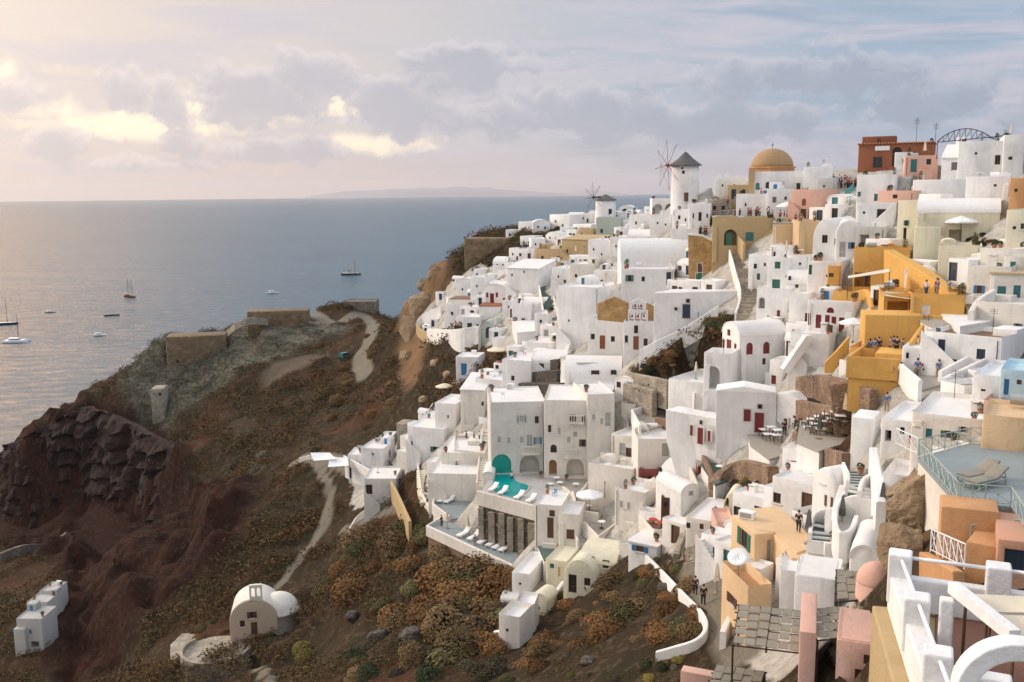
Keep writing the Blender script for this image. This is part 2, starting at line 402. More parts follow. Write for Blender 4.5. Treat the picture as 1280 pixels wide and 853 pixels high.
    if not ops and roof[0] in 'fVvs' and h > 1.9 and w > 2.6 and mat != 'o' and 'blank' not in label and 'plain' not in label:
        def pxy(x, z): return proj(tuple(M @ Vector((x, 0, z))))
        kk = F / P[1]; q = pxy(-.22 * w, 1.0); q2 = pxy(.22 * w, 1.45); ops = 'd %f %f %f %f %s F;w %f %f %f %f k F' % (q[0], q[1], .85 * kk, 1.9 * kk, random.choice('bknte'), q2[0], q2[1], .65 * kk, .8 * kk)
    for op in [s.split() for s in ops.split(';') if s.strip()]:
        k = op[0]; ox, oy, ow, oh = map(float, op[1:5]); colr = op[5] if len(op) > 5 else ('G' if k in 'wa' else 'k')
        face = op[6] if len(op) > 6 else None
        if face is None:
            face = 'F' if x1 - 1 <= ox <= x2 + 1 else ('R' if ox > x2 else 'L')
        if face == 'F': o, n, u = c2, uy, ux
        elif face == 'R': o, n, u = c2 + ux * hw, ux, uy
        else: o, n, u = c2 - ux * hw, ux, -uy
        try:
            A = planehit(ox - ow / 2, oy, o, n); B = planehit(ox + ow / 2, oy, o, n); C = planehit(ox, oy, o, n)
            T = planehit(ox, oy - oh / 2, o, n); D = planehit(ox, oy + oh / 2, o, n)
        except Exception: continue
        la, lb = (A[:2] - o) @ u, (B[:2] - o) @ u
        lw = abs(la - lb); lc = (C[:2] - o) @ u; lh = T[2] - D[2]; lz = D[2] - P[2]
        lo, hi = (-hw, hw) if face == 'F' else ((0, d) if face == 'R' else (-d, 0))
        lw = min(lw, hi - lo - .3); lw = max(lw, .3)
        if lw > hi - lo - .2: continue
        lc = min(max(lc, lo + lw / 2 + .12), hi - lw / 2 - .12)
        topl = (h - par - .15 if roof[0] == 'f' else (h - .2))
        if lz + lh > topl: lh = max(.5, topl - lz)
        if lz + lh > topl: lz = topl - lh
        dep = {'w': .16, 'a': .16, 'd': .2, 'D': .2, 'A': 1.6, 'R': 1.4}[k]
        dep = min(dep, (d if face == 'F' else w) - .4)
        prof = arch_prof(lw, lh) if k in 'aAD' else [(-lw / 2, 0), (lw / 2, 0), (lw / 2, lh), (-lw / 2, lh)]
        # face frame matrix: local x along u, y inward, z up
        if face == 'F': FM = Matrix.Translation((lc, 0, lz))
        elif face == 'R': FM = Matrix.Translation((hw, lc, lz)) @ Matrix.Rotation(R(90), 4, 'Z')
        else: FM = Matrix.Translation((-hw, -lc, lz)) @ Matrix.Rotation(R(-90), 4, 'Z')
        tb = bmesh.new(); prism_xz(tb, [(x, z) for x, z in prof], -.25, dep); bmesh.ops.recalc_face_normals(tb, faces=tb.faces)
        tb.transform(FM); tm = bpy.data.meshes.new('tmp'); tb.to_mesh(tm); tb.free(); cut.from_mesh(tm); bpy.data.meshes.remove(tm); ncut += 1
        g = .012
        pb = bmesh.new(); prism_xz(pb, [(x * (1 + g / max(lw, .1) * 2), (z + (g if z > 0 else -g))) for x, z in prof], dep - .07, dep + .05); bmesh.ops.recalc_face_normals(pb, faces=pb.faces)
        nm = {'w': 'window', 'a': 'window', 'd': 'door', 'D': 'door', 'A': 'archway', 'R': 'doorway'}[k]
        if k in 'AR' and colr == 'k': colr = None
        if colr is not None or k not in 'AR':
            pb.transform(FM)
            po = me_obj(nm, pb, CK.get(colr, colr), root)
            if oh >= 7 and k in 'wadD':
                fb = bmesh.new(); t = min(.09, lw * .14)
                box(fb, -lw / 2 - .01, -lw / 2 + t, dep - .12, dep - .05, 0.005, lh * (.7 if k in 'aD' else 1)); box(fb, lw / 2 - t, lw / 2 + .01, dep - .12, dep - .05, 0.005, lh * (.7 if k in 'aD' else 1))
                box(fb, -lw / 2 + t, lw / 2 - t, dep - .12, dep - .05, lh * (.62 if k in 'aD' else .93), lh * (.68 if k in 'aD' else 1))
                if k in 'wa':
                    box(fb, -t * .35, t * .35, dep - .11, dep - .05, .01, lh * .92); box(fb, -lw / 2 + t, lw / 2 - t, dep - .115, dep - .05, 0, t)
                else:
                    box(fb, -t * .3, t * .3, dep - .11, dep - .05, .01, lh * .62); box(fb, -lw / 2 + t, lw / 2 - t, dep - .115, dep - .05, lh * .3, lh * .34)
                fb.transform(FM)
                if k == 'w' and colr in 'Gkbe' and oh >= 6 and random.random() < .55:
                    sb = bmesh.new(); box(sb, -lw / 2 - .12, lw / 2 + .12, -.1, .06, -.12, -.02); sb.transform(FM); me_obj('sill', sb, 'winw', po)
                    if random.random() < .5 and lc - lw * 1.05 > lo + .1 and lc + lw * 1.05 < hi - .1:
                        scx = random.choice(('u', 'gn', 'b', 'ge', 'tl'))
                        for sx_ in (-1, 1):
                            sb = bmesh.new(); cxs = sx_ * (lw * .5 + lw * .27); box(sb, cxs - lw * .24, cxs + lw * .24, -.05, .04, .01, lh - .01)
                            for jj in range(4): box(sb, cxs - lw * .2, cxs + lw * .2, -.07, -.045, lh * (.12 + .21 * jj), lh * (.24 + .21 * jj))
                            sb.transform(FM); me_obj('shutter', sb, CK.get(scx, scx), po)
                fc = {'G': 'b', 'r': 'redwood', 'k': 'b', 'n': 'n', 'e': 'winw'}.get(colr, CK.get(colr, colr))
                if fc not in MATS: fc = 'b'
                me_obj('frame', fb, fc, po)
        else: pb.free()
    if ncut: BOOLS.append((wall, cut))
    else: cut.free()
    poly = [c2 + ux * sx * (hw - .2) + uy * sy for sx, sy in ((-1, .3), (1, .3), (1, d - .2), (-1, d - .2))]
    FOOT.append((poly, P[2] - .3))
    HS[key or label] = dict(root=root, w=w, h=h, d=d, P=P, M=M)
    return root
def apply_bools():
    objs = []
    for wall, cut in BOOLS:
        cm = bpy.data.meshes.new('cut'); cut.to_mesh(cm); cut.free()
        co = bpy.data.objects.new('cut', cm); COL.objects.link(co); co.matrix_world = wall.matrix_world
        co.parent = wall.parent
        m = wall.modifiers.new('b', 'BOOLEAN'); m.operation = 'DIFFERENCE'; m.object = co; m.solver = 'EXACT'
        objs.append((wall, co, cm))
    dg = bpy.context.evaluated_depsgraph_get(); dg.update()
    new = []
    for wall, co, cm in objs:
        nm = bpy.data.meshes.new_from_object(wall.evaluated_get(dg)); new.append(nm)
    for (wall, co, cm), nm in zip(objs, new):
        wall.modifiers.clear()
        if len(nm.polygons) > 3:
            old = wall.data; wall.data = nm
        bpy.data.objects.remove(co); bpy.data.meshes.remove(cm)

def catmull(P, n=6):
    P = [np.asarray(p, float) for p in P]
    if len(P) < 3: 
        return [P[0] + (P[1] - P[0]) * k / n for k in range(n + 1)]
    Q = [2 * P[0] - P[1]] + P + [2 * P[-1] - P[-2]]
    out = []
    for i in range(1, len(Q) - 2):
        for k in range(n):
            t = k / n
            out.append(.5 * (2 * Q[i] + (Q[i + 1] - Q[i - 1]) * t + (2 * Q[i - 1] - 5 * Q[i] + 4 * Q[i + 1] - Q[i + 2]) * t * t + (3 * Q[i] - Q[i - 1] - 3 * Q[i + 1] + Q[i + 2]) * t ** 3))
    out.append(P[-1]); return out
def to3(p):
    if len(p) == 2:
        q = np.array(G(*p)); q[2] = float(_hz(ZT, q[0], q[1])); return q
    if isinstance(p[2], str): return PZ(p[0], p[1], float(p[2]))
    return PY(*p)
def ribbon(path, t, h, base):
    """wall of thickness t along 3D path (path = foot points), rounded top"""
    bm = bmesh.new(); rows = []
    n = len(path)
    for i, p in enumerate(path):
        a = path[max(i - 1, 0)]; b = path[min(i + 1, n - 1)]
        d = np.array([b[0] - a[0], b[1] - a[1]]); L = np.hypot(*d) or 1; d /= L; nn = np.array([-d[1], d[0]])
        hh = h[i] if isinstance(h, (list, np.ndarray)) else h
        row = []
        for s, z in ((1, -base), (1, hh - .08), (.65, hh), (-.65, hh), (-1, hh - .08), (-1, -base)):
            row.append(bm.verts.new((p[0] + nn[0] * s * t / 2, p[1] + nn[1] * s * t / 2, p[2] + z)))
        rows.append(row)
    for A, B in zip(rows, rows[1:]):
        for k in range(5): bm.faces.new((A[k], B[k], B[k + 1], A[k + 1]))
        bm.faces.new((A[5], B[5], B[0], A[0]))
    bm.faces.new(rows[0]); bm.faces.new(rows[-1][::-1])
    bmesh.ops.recalc_face_normals(bm, faces=bm.faces)
    return bm
def recenter(o):
    """put the origin of a top-level mesh at its foot"""
    me = o.data; co = np.empty(len(me.vertices) * 3); me.vertices.foreach_get('co', co); co = co.reshape(-1, 3)
    c = (co.min(0) + co.max(0)) / 2; c[2] = co[:, 2].min()
    me.vertices.foreach_set('co', (co - c).ravel()); o.location = c; me.update()
    return o
def wallpath(pts, h, mat='w', label='', t=.35, base=2.0, name='boundary_wall', cat='wall', smooth=True, group=None, n=6):
    P = [to3(p) for p in pts]
    path = catmull(P, n) if smooth else P
    o = me_obj(name, ribbon(path, t, h, base), mat)
    return recenter(tag(o, label, cat, group))
def stairs(pts, width, mat='cem', label='', rise=.2, sides=None, name='stairway', nosing=None, group=None, side_h=.7):
    P = catmull([to3(p) for p in pts], 12); P = np.array(P)
    L = np.r_[0, np.cumsum(np.hypot(*np.diff(P[:, :2], axis=0).T))]
    n = max(3, int(max(abs(P[-1, 2] - P[0, 2]) / rise, L[-1] / .9)))
    bm = bmesh.new(); bn = bmesh.new()
    for k in range(n):
        s = [(k + q) / n * L[-1] for q in (0, .5, 1)]
        a, m, b = [np.array([np.interp(v, L, P[:, j]) for j in range(3)]) for v in s]
        d = b[:2] - a[:2]; l = np.hypot(*d); yaw = math.atan2(d[1], d[0])
        z = max(a[2], b[2])
        M = Matrix.Translation((m[0], m[1], z)) @ Matrix.Rotation(yaw, 4, 'Z')
        box(bm, -l / 2 - .04, l / 2 + .04, -width / 2, width / 2, -2.2, 0, M)
        up = 1 if b[2] >= a[2] else -1
        if nosing: box(bn, -l / 2 * up - .07, -l / 2 * up + .07, -width / 2 + .02, width / 2 - .02, -.14, .02, M)
    st = thing(name, tuple(P[0]), 0, label, 'stairs', group)
    I = Matrix.Translation(-Vector(P[0])); bm.transform(I); bn.transform(I)
    me_obj('steps', bm, mat, st)
    if nosing: me_obj('nosing', bn, nosing, st)
    else: bn.free()
    if sides:
        for sg in (-1, 1):
            path = []
            for i in range(len(P)):
                a = P[max(i - 1, 0)]; b = P[min(i + 1, len(P) - 1)]; d = b[:2] - a[:2]; d = d / (np.hypot(*d) or 1)
                path.append(np.array([P[i, 0] - d[1] * sg * (width / 2 + .12), P[i, 1] + d[0] * sg * (width / 2 + .12), P[i, 2]]))
            b2 = ribbon(path, .26, side_h, 2.5); b2.transform(I); me_obj('side_wall', b2, sides, st)
    for i in range(0, len(P) - 1, 3): FOOT.append(([P[i, :2] + np.array(q) * width * .45 for q in ((-1, -1), (1, -1), (1, 1), (-1, 1))], P[i, 2] - .4))
    return st
def terrace(poly, ref, mat='pave', label='', par=None, parh=.6, parmat='w', th=6, name='terrace', smooth=False, wallmat=None, group=None, raise_=0, part=.3, cat='terrace', absz=None):
    """level floor through ref pixel (x,y[,Y]); par = list of edge index ranges carrying a parapet"""
    z = to3(ref)[2] + raise_ if absz is None else absz
    P = [PZ(p[0], p[1], z) for p in poly]
    if smooth: P = catmull(P + [P[0]], 5)[:-1]
    c = np.mean(P, axis=0)
    root = thing(name, tuple(c), 0, label, cat, group)
    loc = [(p[0] - c[0], p[1] - c[1]) for p in P]
    bm = bmesh.new(); prism_xy(bm, loc, -.22, 0); me_obj('floor', bm, mat, root)
    bm = bmesh.new(); prism_xy(bm, [(x * .985, y * .985) for x, y in loc], -th, -.2); me_obj('retaining_wall', bm, wallmat or parmat, root)
    if par:
        for rngs in par:
            pp = [PZ(poly[i % len(poly)][0], poly[i % len(poly)][1], z) for i in rngs]
            if smooth: pp = catmull(pp, 5)
            b2 = ribbon(pp, part, parh, 1.0); b2.transform(Matrix.Translation(-Vector(c))); me_obj('parapet', b2, parmat, root)
    FOOT.append((P, z - .6))
    return root, z
# ---------------------------------------------------------------- small things: one prototype of each kind, then copies
PROTO = {}
def place(kind, P, yaw, label, group=None, scale=1):
    """first use moves the prototype itself, later uses copy it with its parts"""
    pr = PROTO[kind]
    o = pr[0] if not pr[1] else copy_tree(pr[0])
    pr[1] = True
    o.location = tuple(P); o.rotation_euler = (0, 0, R(yaw)); o.scale = (scale,) * 3
    if label: o['label'] = label
    if group: o['group'] = group
    elif 'group' in o: del o['group']
    return o
def proto(kind, o): PROTO[kind] = [o, False]
def skin(edges, vs, rad, sub=1):
    me = bpy.data.meshes.new('sk'); me.from_pydata(vs, edges, []); o = bpy.data.objects.new('sk', me); COL.objects.link(o)
    m = o.modifiers.new('s', 'SKIN'); m.use_smooth_shade = True
    for i, r in enumerate(rad):
        sv = me.skin_vertices[0].data[i]; sv.radius = (r, r) if not isinstance(r, tuple) else r; sv.use_root = (i == 0)
    s = o.modifiers.new('u', 'SUBSURF'); s.levels = sub
    dg = bpy.context.evaluated_depsgraph_get(); dg.update()
    nm = bpy.data.meshes.new_from_object(o.evaluated_get(dg)); bpy.data.objects.remove(o)
    return nm
def mk_person(kind, shirt, pants, pose, hair='hair', label='', longdress=False):
    t = thing('person', (0, 0, 0), 0, label, 'person')
    aL, aR, st = pose      # forearm bend left/right, stride
    V = {'pel': (0, 0, .95), 'sp': (0, .01, 1.15), 'ch': (0, .01, 1.36), 'nk': (0, 0, 1.5), 'hd': (0, -.015, 1.6), 'tp': (0, 0, 1.72)}
    for s, n, a in ((-1, 'L', aL), (1, 'R', aR)):
        k = st * s
        V['hp' + n] = (.1 * s, 0, .9); V['kn' + n] = (.105 * s, -.03 - k * .6, .49); V['an' + n] = (.105 * s, .03 - k, .09); V['to' + n] = (.125 * s, -.15 - k, .035)
        V['sh' + n] = (.185 * s, .01, 1.41); V['el' + n] = (.255 * s, .03, 1.13)
        V['wr' + n] = (.26 * s - .12 * a * s, -.05 - .2 * a, .88 + .27 * a); V['hn' + n] = (.26 * s - .16 * a * s, -.07 - .24 * a, .82 + .29 * a)
    ks = list(V); ix = {k: i for i, k in enumerate(ks)}
    E = [('pel', 'sp'), ('sp', 'ch'), ('ch', 'nk'), ('nk', 'hd'), ('hd', 'tp')]
    for n in 'LR': E += [('pel', 'hp' + n), ('hp' + n, 'kn' + n), ('kn' + n, 'an' + n), ('an' + n, 'to' + n), ('ch', 'sh' + n), ('sh' + n, 'el' + n), ('el' + n, 'wr' + n), ('wr' + n, 'hn' + n)]
    rd = {'pel': .12, 'sp': .11, 'ch': .125, 'nk': .055, 'hd': .085, 'tp': .06, 'hp': .085, 'kn': .055, 'an': .04, 'to': .038, 'sh': .06, 'el': .042, 'wr': .03, 'hn': .035}
    nm = skin([(ix[a], ix[b]) for a, b in E], [V[k] for k in ks], [rd.get(k, rd.get(k[:2], .05)) for k in ks])
    nm.materials.append(MATS['skin'])
    bm = bmesh.new(); bm.from_mesh(nm)
    for s, n in ((-1, 'L'), (1, 'R')):               # five fingers rooted in the palm, a nose and ears
        h = Vector(V['hn' + n]); d = (h - Vector(V['wr' + n])).normalized(); side = Vector((0, 1, 0)).cross(d).cross(d).normalized() * -1
        for j, l in enumerate((.07, .08, .075, .06)):
            q = h + side * (.022 * (j - 1.5)); m_ = q + d * l * .6; tube(bm, q, m_, .009, 5, .008); tube(bm, m_, m_ + (d + Vector((-.5 * s, 0, 0))).normalized() * l * .5, .008, 5, .006)
        tube(bm, h - d * .02 + side * -.03, h + d * .025 + side * -.06, .010, 5, .008)
        tube(bm, (.083 * s, -.005, 1.59), (.098 * s, .01, 1.63), .018, 5, .014)
    tube(bm, (0, -.09, 1.63), (0, -.125, 1.595), .01, 5, .016)
    bm.to_mesh(nm); bm.free()
    b = bpy.data.objects.new('body', nm); COL.objects.link(b); b.parent = t
    def garment(name, keys, edges, radii, mat):
        i2 = {k: i for i, k in enumerate(keys)}
        g = skin([(i2[a], i2[b]) for a, b in edges], [V[k] for k in keys], radii); g.materials.append(MATS[mat])
        o = bpy.data.objects.new(name, g); COL.objects.link(o); o.parent = t
    garment('shirt', ['ch', 'sp', 'pel', 'shL', 'elL', 'shR', 'elR'], [('ch', 'sp'), ('sp', 'pel'), ('ch', 'shL'), ('shL', 'elL'), ('ch', 'shR'), ('shR', 'elR')], [.145, .13, .145, .078, .06, .078, .06], shirt)
    if longdress:
        bm = bmesh.new(); lathe(bm, [(.135, 1.0), (.19, .7), (.25, .3), (.24, .28)], 14); me_obj('skirt', bm, pants, t, True)
    else:
        garment('trousers', ['pel', 'hpL', 'knL', 'anL', 'hpR', 'knR', 'anR'], [('pel', 'hpL'), ('hpL', 'knL'), ('knL', 'anL'), ('pel', 'hpR'), ('hpR', 'knR'), ('knR', 'anR')], [.13, .105, .075, .06, .105, .075, .06], pants)
    bm = bmesh.new(); bmesh.ops.create_uvsphere(bm, u_segments=12, v_segments=8, radius=.105); 
    for v in bm.verts:
        v.co = Vector((v.co.x * .93, v.co.y * 1.05 + .02, v.co.z * .95 + 1.665))
        if v.co.y < -.05 and v.co.z < 1.67: v.co.y = -.04
    me_obj('hair', bm, hair, t, True)
    proto(kind, t)
mk_person('man_dark', 'black', 'black', (.1, .9, .04), label='person in black clothes')
mk_person('man_white', 'shirtw', 'jeans', (.5, .05, .1), label='person in a white shirt and jeans')
mk_person('woman_red', 'shirtr', 'black', (.2, .3, .0), label='person in a red top and dark trousers')
mk_person('man_blue', 'shirtb', 'khaki', (.05, .6, .12), label='person in a blue shirt and khaki trousers')

def bevobj(name, mat, parent, boxes, r=.02, smooth=False):
    bm = bmesh.new()
    for b in boxes: box(bm, *b)
    bmesh.ops.recalc_face_normals(bm, faces=bm.faces); bevel(bm, r, 1)
    return me_obj(name, bm, mat, parent, smooth)
def mk_lounger(kind, cushion, frame, label):
    t = thing('sun_lounger', (0, 0, 0), 0, label, 'sun lounger')   # head towards +y
    bevobj('frame', frame, t, [(-.35, -.3, -1, .95, .24, .3), (.3, .35, -1, .95, .24, .3), (-.3, .3, -1, -.94, .24, .3), (-.3, .3, .89, .95, .24, .3), (-.3, .3, .2, .26, .24, .3)])
    for sx in (-1, 1):
        for y in (-.85, .8): bevobj('leg', frame, t, [(sx * .325 - .03, sx * .325 + .03, y - .03, y + .03, 0, .25)], .008)
    bm = bmesh.new(); prism_xz(bm, [(-.98, .30), (.3, .30), (.31, .38), (-.98, .38)], -.32, .32)
    for v in bm.verts: v.co = Vector((v.co.y, v.co.x, v.co.z))
    bmesh.ops.recalc_face_normals(bm, faces=bm.faces); bevel(bm, .025, 2); me_obj('seat_cushion', bm, cushion, t, True)
    bm = bmesh.new(); prism_xz(bm, [(.32, .31), (1.0, .70), (.96, .78), (.28, .39)], -.32, .32)
    for v in bm.verts: v.co = Vector((v.co.y, v.co.x, v.co.z))
    bmesh.ops.recalc_face_normals(bm, faces=bm.faces); bevel(bm, .025, 2); me_obj('backrest', bm, cushion, t, True)
    bm = bmesh.new(); tube(bm, (-.25, .9, .28), (-.25, .8, .6), .02); tube(bm, (.25, .9, .28), (.25, .8, .6), .02); me_obj('back_support', bm, frame, t)
    proto(kind, t)
mk_lounger('lounger', 'white', 'white', 'white sun lounger')
mk_lounger('lounger_green', 'slat', 'metalg', 'grey green sun lounger')
def mk_parasol(kind, open_, mat, label, r=1.5, n=8):
    t = thing('parasol', (0, 0, 0), 0, label, 'parasol')
    bm = bmesh.new(); lathe(bm, [(0, 0), (.28, 0), (.28, .08), (.06, .12), (.05, .25), (0, .25)], 14); me_obj('base', bm, 'stg', t)
    bm = bmesh.new(); tube(bm, (0, 0, .1), (0, 0, 2.55), .03, 8); me_obj('pole', bm, 'wood', t)
    bm = bmesh.new()
    if open_:
        lathe(bm, [(0, 2.62), (r * .5, 2.38), (r, 2.08), (r, 1.92), (r * .99, 2.05), (r * .5, 2.34), (0, 2.57)], n)
    else:
        lathe(bm, [(0, 2.6), (.07, 2.5), (.13, 2.1), (.2, 1.5), (.24, 1.15), (.16, 1.1), (0, 1.15)], n)
        for i, v in enumerate(bm.verts):
            a = math.atan2(v.co.y, v.co.x); s = 1 + .22 * math.cos(a * n / 2 + .3); v.co.x *= s; v.co.y *= s
    me_obj('canopy', bm, mat, t)
    if open_:
        bm = bmesh.new()
        for k in range(n):
            a = 2 * math.pi * k / n; tube(bm, (0, 0, 2.55), (math.cos(a) * r * .96, math.sin(a) * r * .96, 2.06), .012, 4)
        me_obj('ribs', bm, 'wood', t)
    else:
        bm = bmesh.new(); lathe(bm, [(.215, 1.52), (.225, 1.56), (.21, 1.6)], 10); me_obj('strap', bm, mat, t)
    proto(kind, t)
mk_parasol('parasol_white', True, 'white', 'white parasol'); mk_parasol('parasol_cream', True, 'cream', 'cream parasol', 1.7, 12)
mk_parasol('parasol_shut', False, 'canvas', 'closed beige parasol'); mk_parasol('parasol_shut_grey', False, 'gclay', 'closed grey parasol')
def mk_table(kind, mat, label, cloth=False):
    t = thing('cafe_table', (0, 0, 0), 0, label, 'table')
    bm = bmesh.new(); lathe(bm, [(0, .72), (.42, .72), (.43, .74), (.42, .76), (0, .76)], 16); me_obj('tabletop', bm, mat, t)
    bm = bmesh.new(); tube(bm, (0, 0, .03), (0, 0, .72), .035); lathe(bm, [(0, 0), (.24, 0), (.24, .03), (0, .05)], 12); me_obj('leg', bm, 'iron', t)
    proto(kind, t)
mk_table('table_white', 'white', 'white round table'); mk_table('table_red', 'red', 'red round table')
def mk_sqtable(kind, label):
    t = thing('cafe_table', (0, 0, 0), 0, label, 'table')
    bevobj('tabletop', 'white', t, [(-.42, .42, -.42, .42, .71, .76)], .01)
    for sx in (-1, 1):
        for sy in (-1, 1): bevobj('leg', 'wood', t, [(sx * .36 - .03, sx * .36 + .03, sy * .36 - .03, sy * .36 + .03, 0, .71)], .006)
    proto(kind, t)
mk_sqtable('table_square', 'square table with a white top')
def mk_chair(kind, mat, label):
    t = thing('chair', (0, 0, 0), 0, label, 'chair')
    bevobj('seat', mat, t, [(-.22, .22, -.22, .22, .42, .46)], .012)
    bevobj('backrest', mat, t, [(-.22, .22, .19, .23, .55, .9)], .012)
    for sx in (-1, 1):
        bevobj('leg', mat, t, [(sx * .2 - .02, sx * .2 + .02, -.21, -.17, 0, .42)], .005)
        bevobj('leg', mat, t, [(sx * .2 - .02, sx * .2 + .02, .19, .225, 0, .88)], .005)
    proto(kind, t)
mk_chair('chair_dark', 'dwood', 'dark wooden chair'); mk_chair('chair_white', 'white', 'white chair'); mk_chair('chair_red', 'redwood', 'dark red chair'); mk_chair('chair_blue', 'blue', 'blue chair')
def leafmat(name, cols):
    m, nt, b = newmat(name); p = wpos(nt)
    oi = nd(nt, 'ShaderNodeObjectInfo')
    n1 = ramp(nt, noise(nt, p, 1.1, 3), (.35, .65)); n2 = ramp(nt, noise(nt, p, 6, 2), (.3, .7))
    c = mixc(nt, n1, cols[0], cols[1]); c = mixc(nt, n2, c, cols[2]); 
    hs = nd(nt, 'ShaderNodeHueSaturation'); lk(nt, c, hs.inputs['Color'])
    r1 = nd(nt, 'ShaderNodeMapRange'); r1.inputs[3].default_value = .6; r1.inputs[4].default_value = 1.45; lk(nt, oi.outputs['Random'], r1.inputs[0]); lk(nt, r1.outputs[0], hs.inputs['Value'])
    lk(nt, hs.outputs[0], b.inputs['Base Color']); b.inputs['Roughness'].default_value = .85; b.inputs['Specular IOR Level'].default_value = .15
leafmat('lf_rust', [(.16, .078, .028), (.11, .056, .024), (.20, .11, .045)]); leafmat('lf_brown', [(.15, .092, .04), (.10, .062, .03), (.20, .135, .065)])
leafmat('lf_olive', [(.10, .088, .036), (.07, .066, .03), (.14, .12, .052)]); leafmat('lf_green', [(.034, .048, .022), (.026, .036, .018), (.055, .07, .032)])
leafmat('lf_dark', [(.05, .042, .025), (.036, .032, .02), (.075, .062, .036)]); leafmat('lf_grey', [(.13, .12, .085), (.09, .085, .06), (.17, .155, .11)])
leafmat('lf_gold', [(.17, .13, .03), (.11, .10, .03), (.22, .17, .05)])
def leafcloud(bm, c, rx, ry, rz, n, size, seed, low=-.15, up=.25):
    g = np.random.default_rng(seed)
    lob = g.normal(size=(9, 3)); lob /= np.linalg.norm(lob, axis=1)[:, None]; la = g.uniform(.0, .38, 9)
    for k in range(n):
        d = g.normal(size=3); d /= np.linalg.norm(d)
        if d[2] < low: d[2] = abs(d[2])
        rr = .72 + sum(a * max(0, (d @ l) - .55) * 2.0 for a, l in zip(la, lob)); rr *= g.uniform(.55, 1.03) ** .5
        p = np.array(c) + d * rr * np.array([rx, ry, rz])
        nn = d + g.normal(size=3) * .55; nn[2] += up; nn /= np.linalg.norm(nn)
        a = np.cross(nn, g.normal(size=3)); a /= np.linalg.norm(a); b = np.cross(nn, a); s = size * g.uniform(.6, 1.3)
        q = [p + a * s, p + b * s * .55, p - a * s * .9, p - b * s * .55]
        bm.faces.new([bm.verts.new(x) for x in q])
def mk_shrub(kind, mat, seed, n=520, size=.13, h=.85):
    bm = bmesh.new(); g = np.random.default_rng(seed)
    leafcloud(bm, (0, 0, .12), 1, 1, h, n, size, seed)
    for k in range(7):
        a = g.uniform(0, 6.28); tube(bm, (0, 0, -.3), (.55 * math.cos(a), .55 * math.sin(a), .6 * h), .04, 4, .015)
    o = me_obj('shrub', bm, mat); tag(o, 'shrub', 'shrub'); proto(kind, o)
for m in ('rust', 'brown', 'olive', 'green', 'dark', 'grey', 'gold'):
    for v in range(2): mk_shrub('%s%d' % (m, v), 'lf_' + m, sum(map(ord, m)) * 7 + v, 1700 if m != 'grey' else 1100, .075, .8 if v else 1.0)
def mk_pot(kind, plantmat, label, tall=False):
    t = thing('potted_plant', (0, 0, 0), 0, label, 'potted plant')
    bm = bmesh.new(); lathe(bm, [(0, 0), (.2, 0), (.28, .42), (.31, .42), (.31, .48), (.25, .48), (.24, .42), (0, .42)], 14); me_obj('pot', bm, 'terra', t)
    bm = bmesh.new()
    if tall: leafcloud(bm, (0, 0, 1.1), .35, .35, .8, 200, .09, 5, -1)
    else: leafcloud(bm, (0, 0, .7), .42, .42, .4, 180, .09, 6, -.6)
    me_obj('foliage', bm, plantmat, t); proto(kind, t)
mk_pot('pot', 'lf_green', 'potted plant'); mk_pot('pot_tall', 'lf_olive', 'tall potted plant', True)

# railing of posts, rails and crossed bars along a 3D path
def railing(path, label, mat='metalg', h=1.0, sp=1.5, cross=True, bars=0, name='railing', r=.028):
    path = [Vector(tuple(p)) for p in path]; o0 = path[0].copy()
    t = thing(name, tuple(o0), 0, label, 'railing')
    br, bt, bc = bmesh.new(), bmesh.new(), bmesh.new()
    def post(p):
        bp = bmesh.new(); tube(bp, p, p + Z * h, r * 1.2, 6); me_obj('post', bp, mat, t)
    Z = Vector((0, 0, 1))
    for a, b in zip(path, path[1:]):
        n = max(1, round((b - a).length / sp))
        for k in range(n):
            p = a + (b - a) * (k / n) - o0; q = a + (b - a) * ((k + 1) / n) - o0
            post(p)
            tube(br, p + Z * h, q + Z * h, r * 1.15, 6); tube(bt, p + Z * .12, q + Z * .12, r * .8, 6)
            if cross:
                tube(bc, p + Z * .14, q + Z * (h - .04), r * .6, 4); tube(bc, p + Z * (h - .04), q + Z * .14, r * .6, 4)
                m = (p + q) / 2; tube(bc, m + Z * .12, m + Z * h, r * .6, 4)
            for j in range(bars):
                m = p + (q - p) * ((j + .5) / bars); tube(bc, m + Z * .12, m + Z * h, r * .5, 4)
    post(path[-1] - o0)
    me_obj('top_rail', br, mat, t); me_obj('bottom_rail', bt, mat, t)
    if cross or bars: me_obj('cross_bars', bc, mat, t)
    else: bc.free()
    return t
def tub(name, a, b, r, mat, label, cat, n=10):
    bm = bmesh.new(); a = Vector(tuple(a)); b = Vector(tuple(b)); tube(bm, (0, 0, 0), b - a, r, n); o = me_obj(name, bm, mat, None, True); o.location = a
    return tag(o, label, cat)
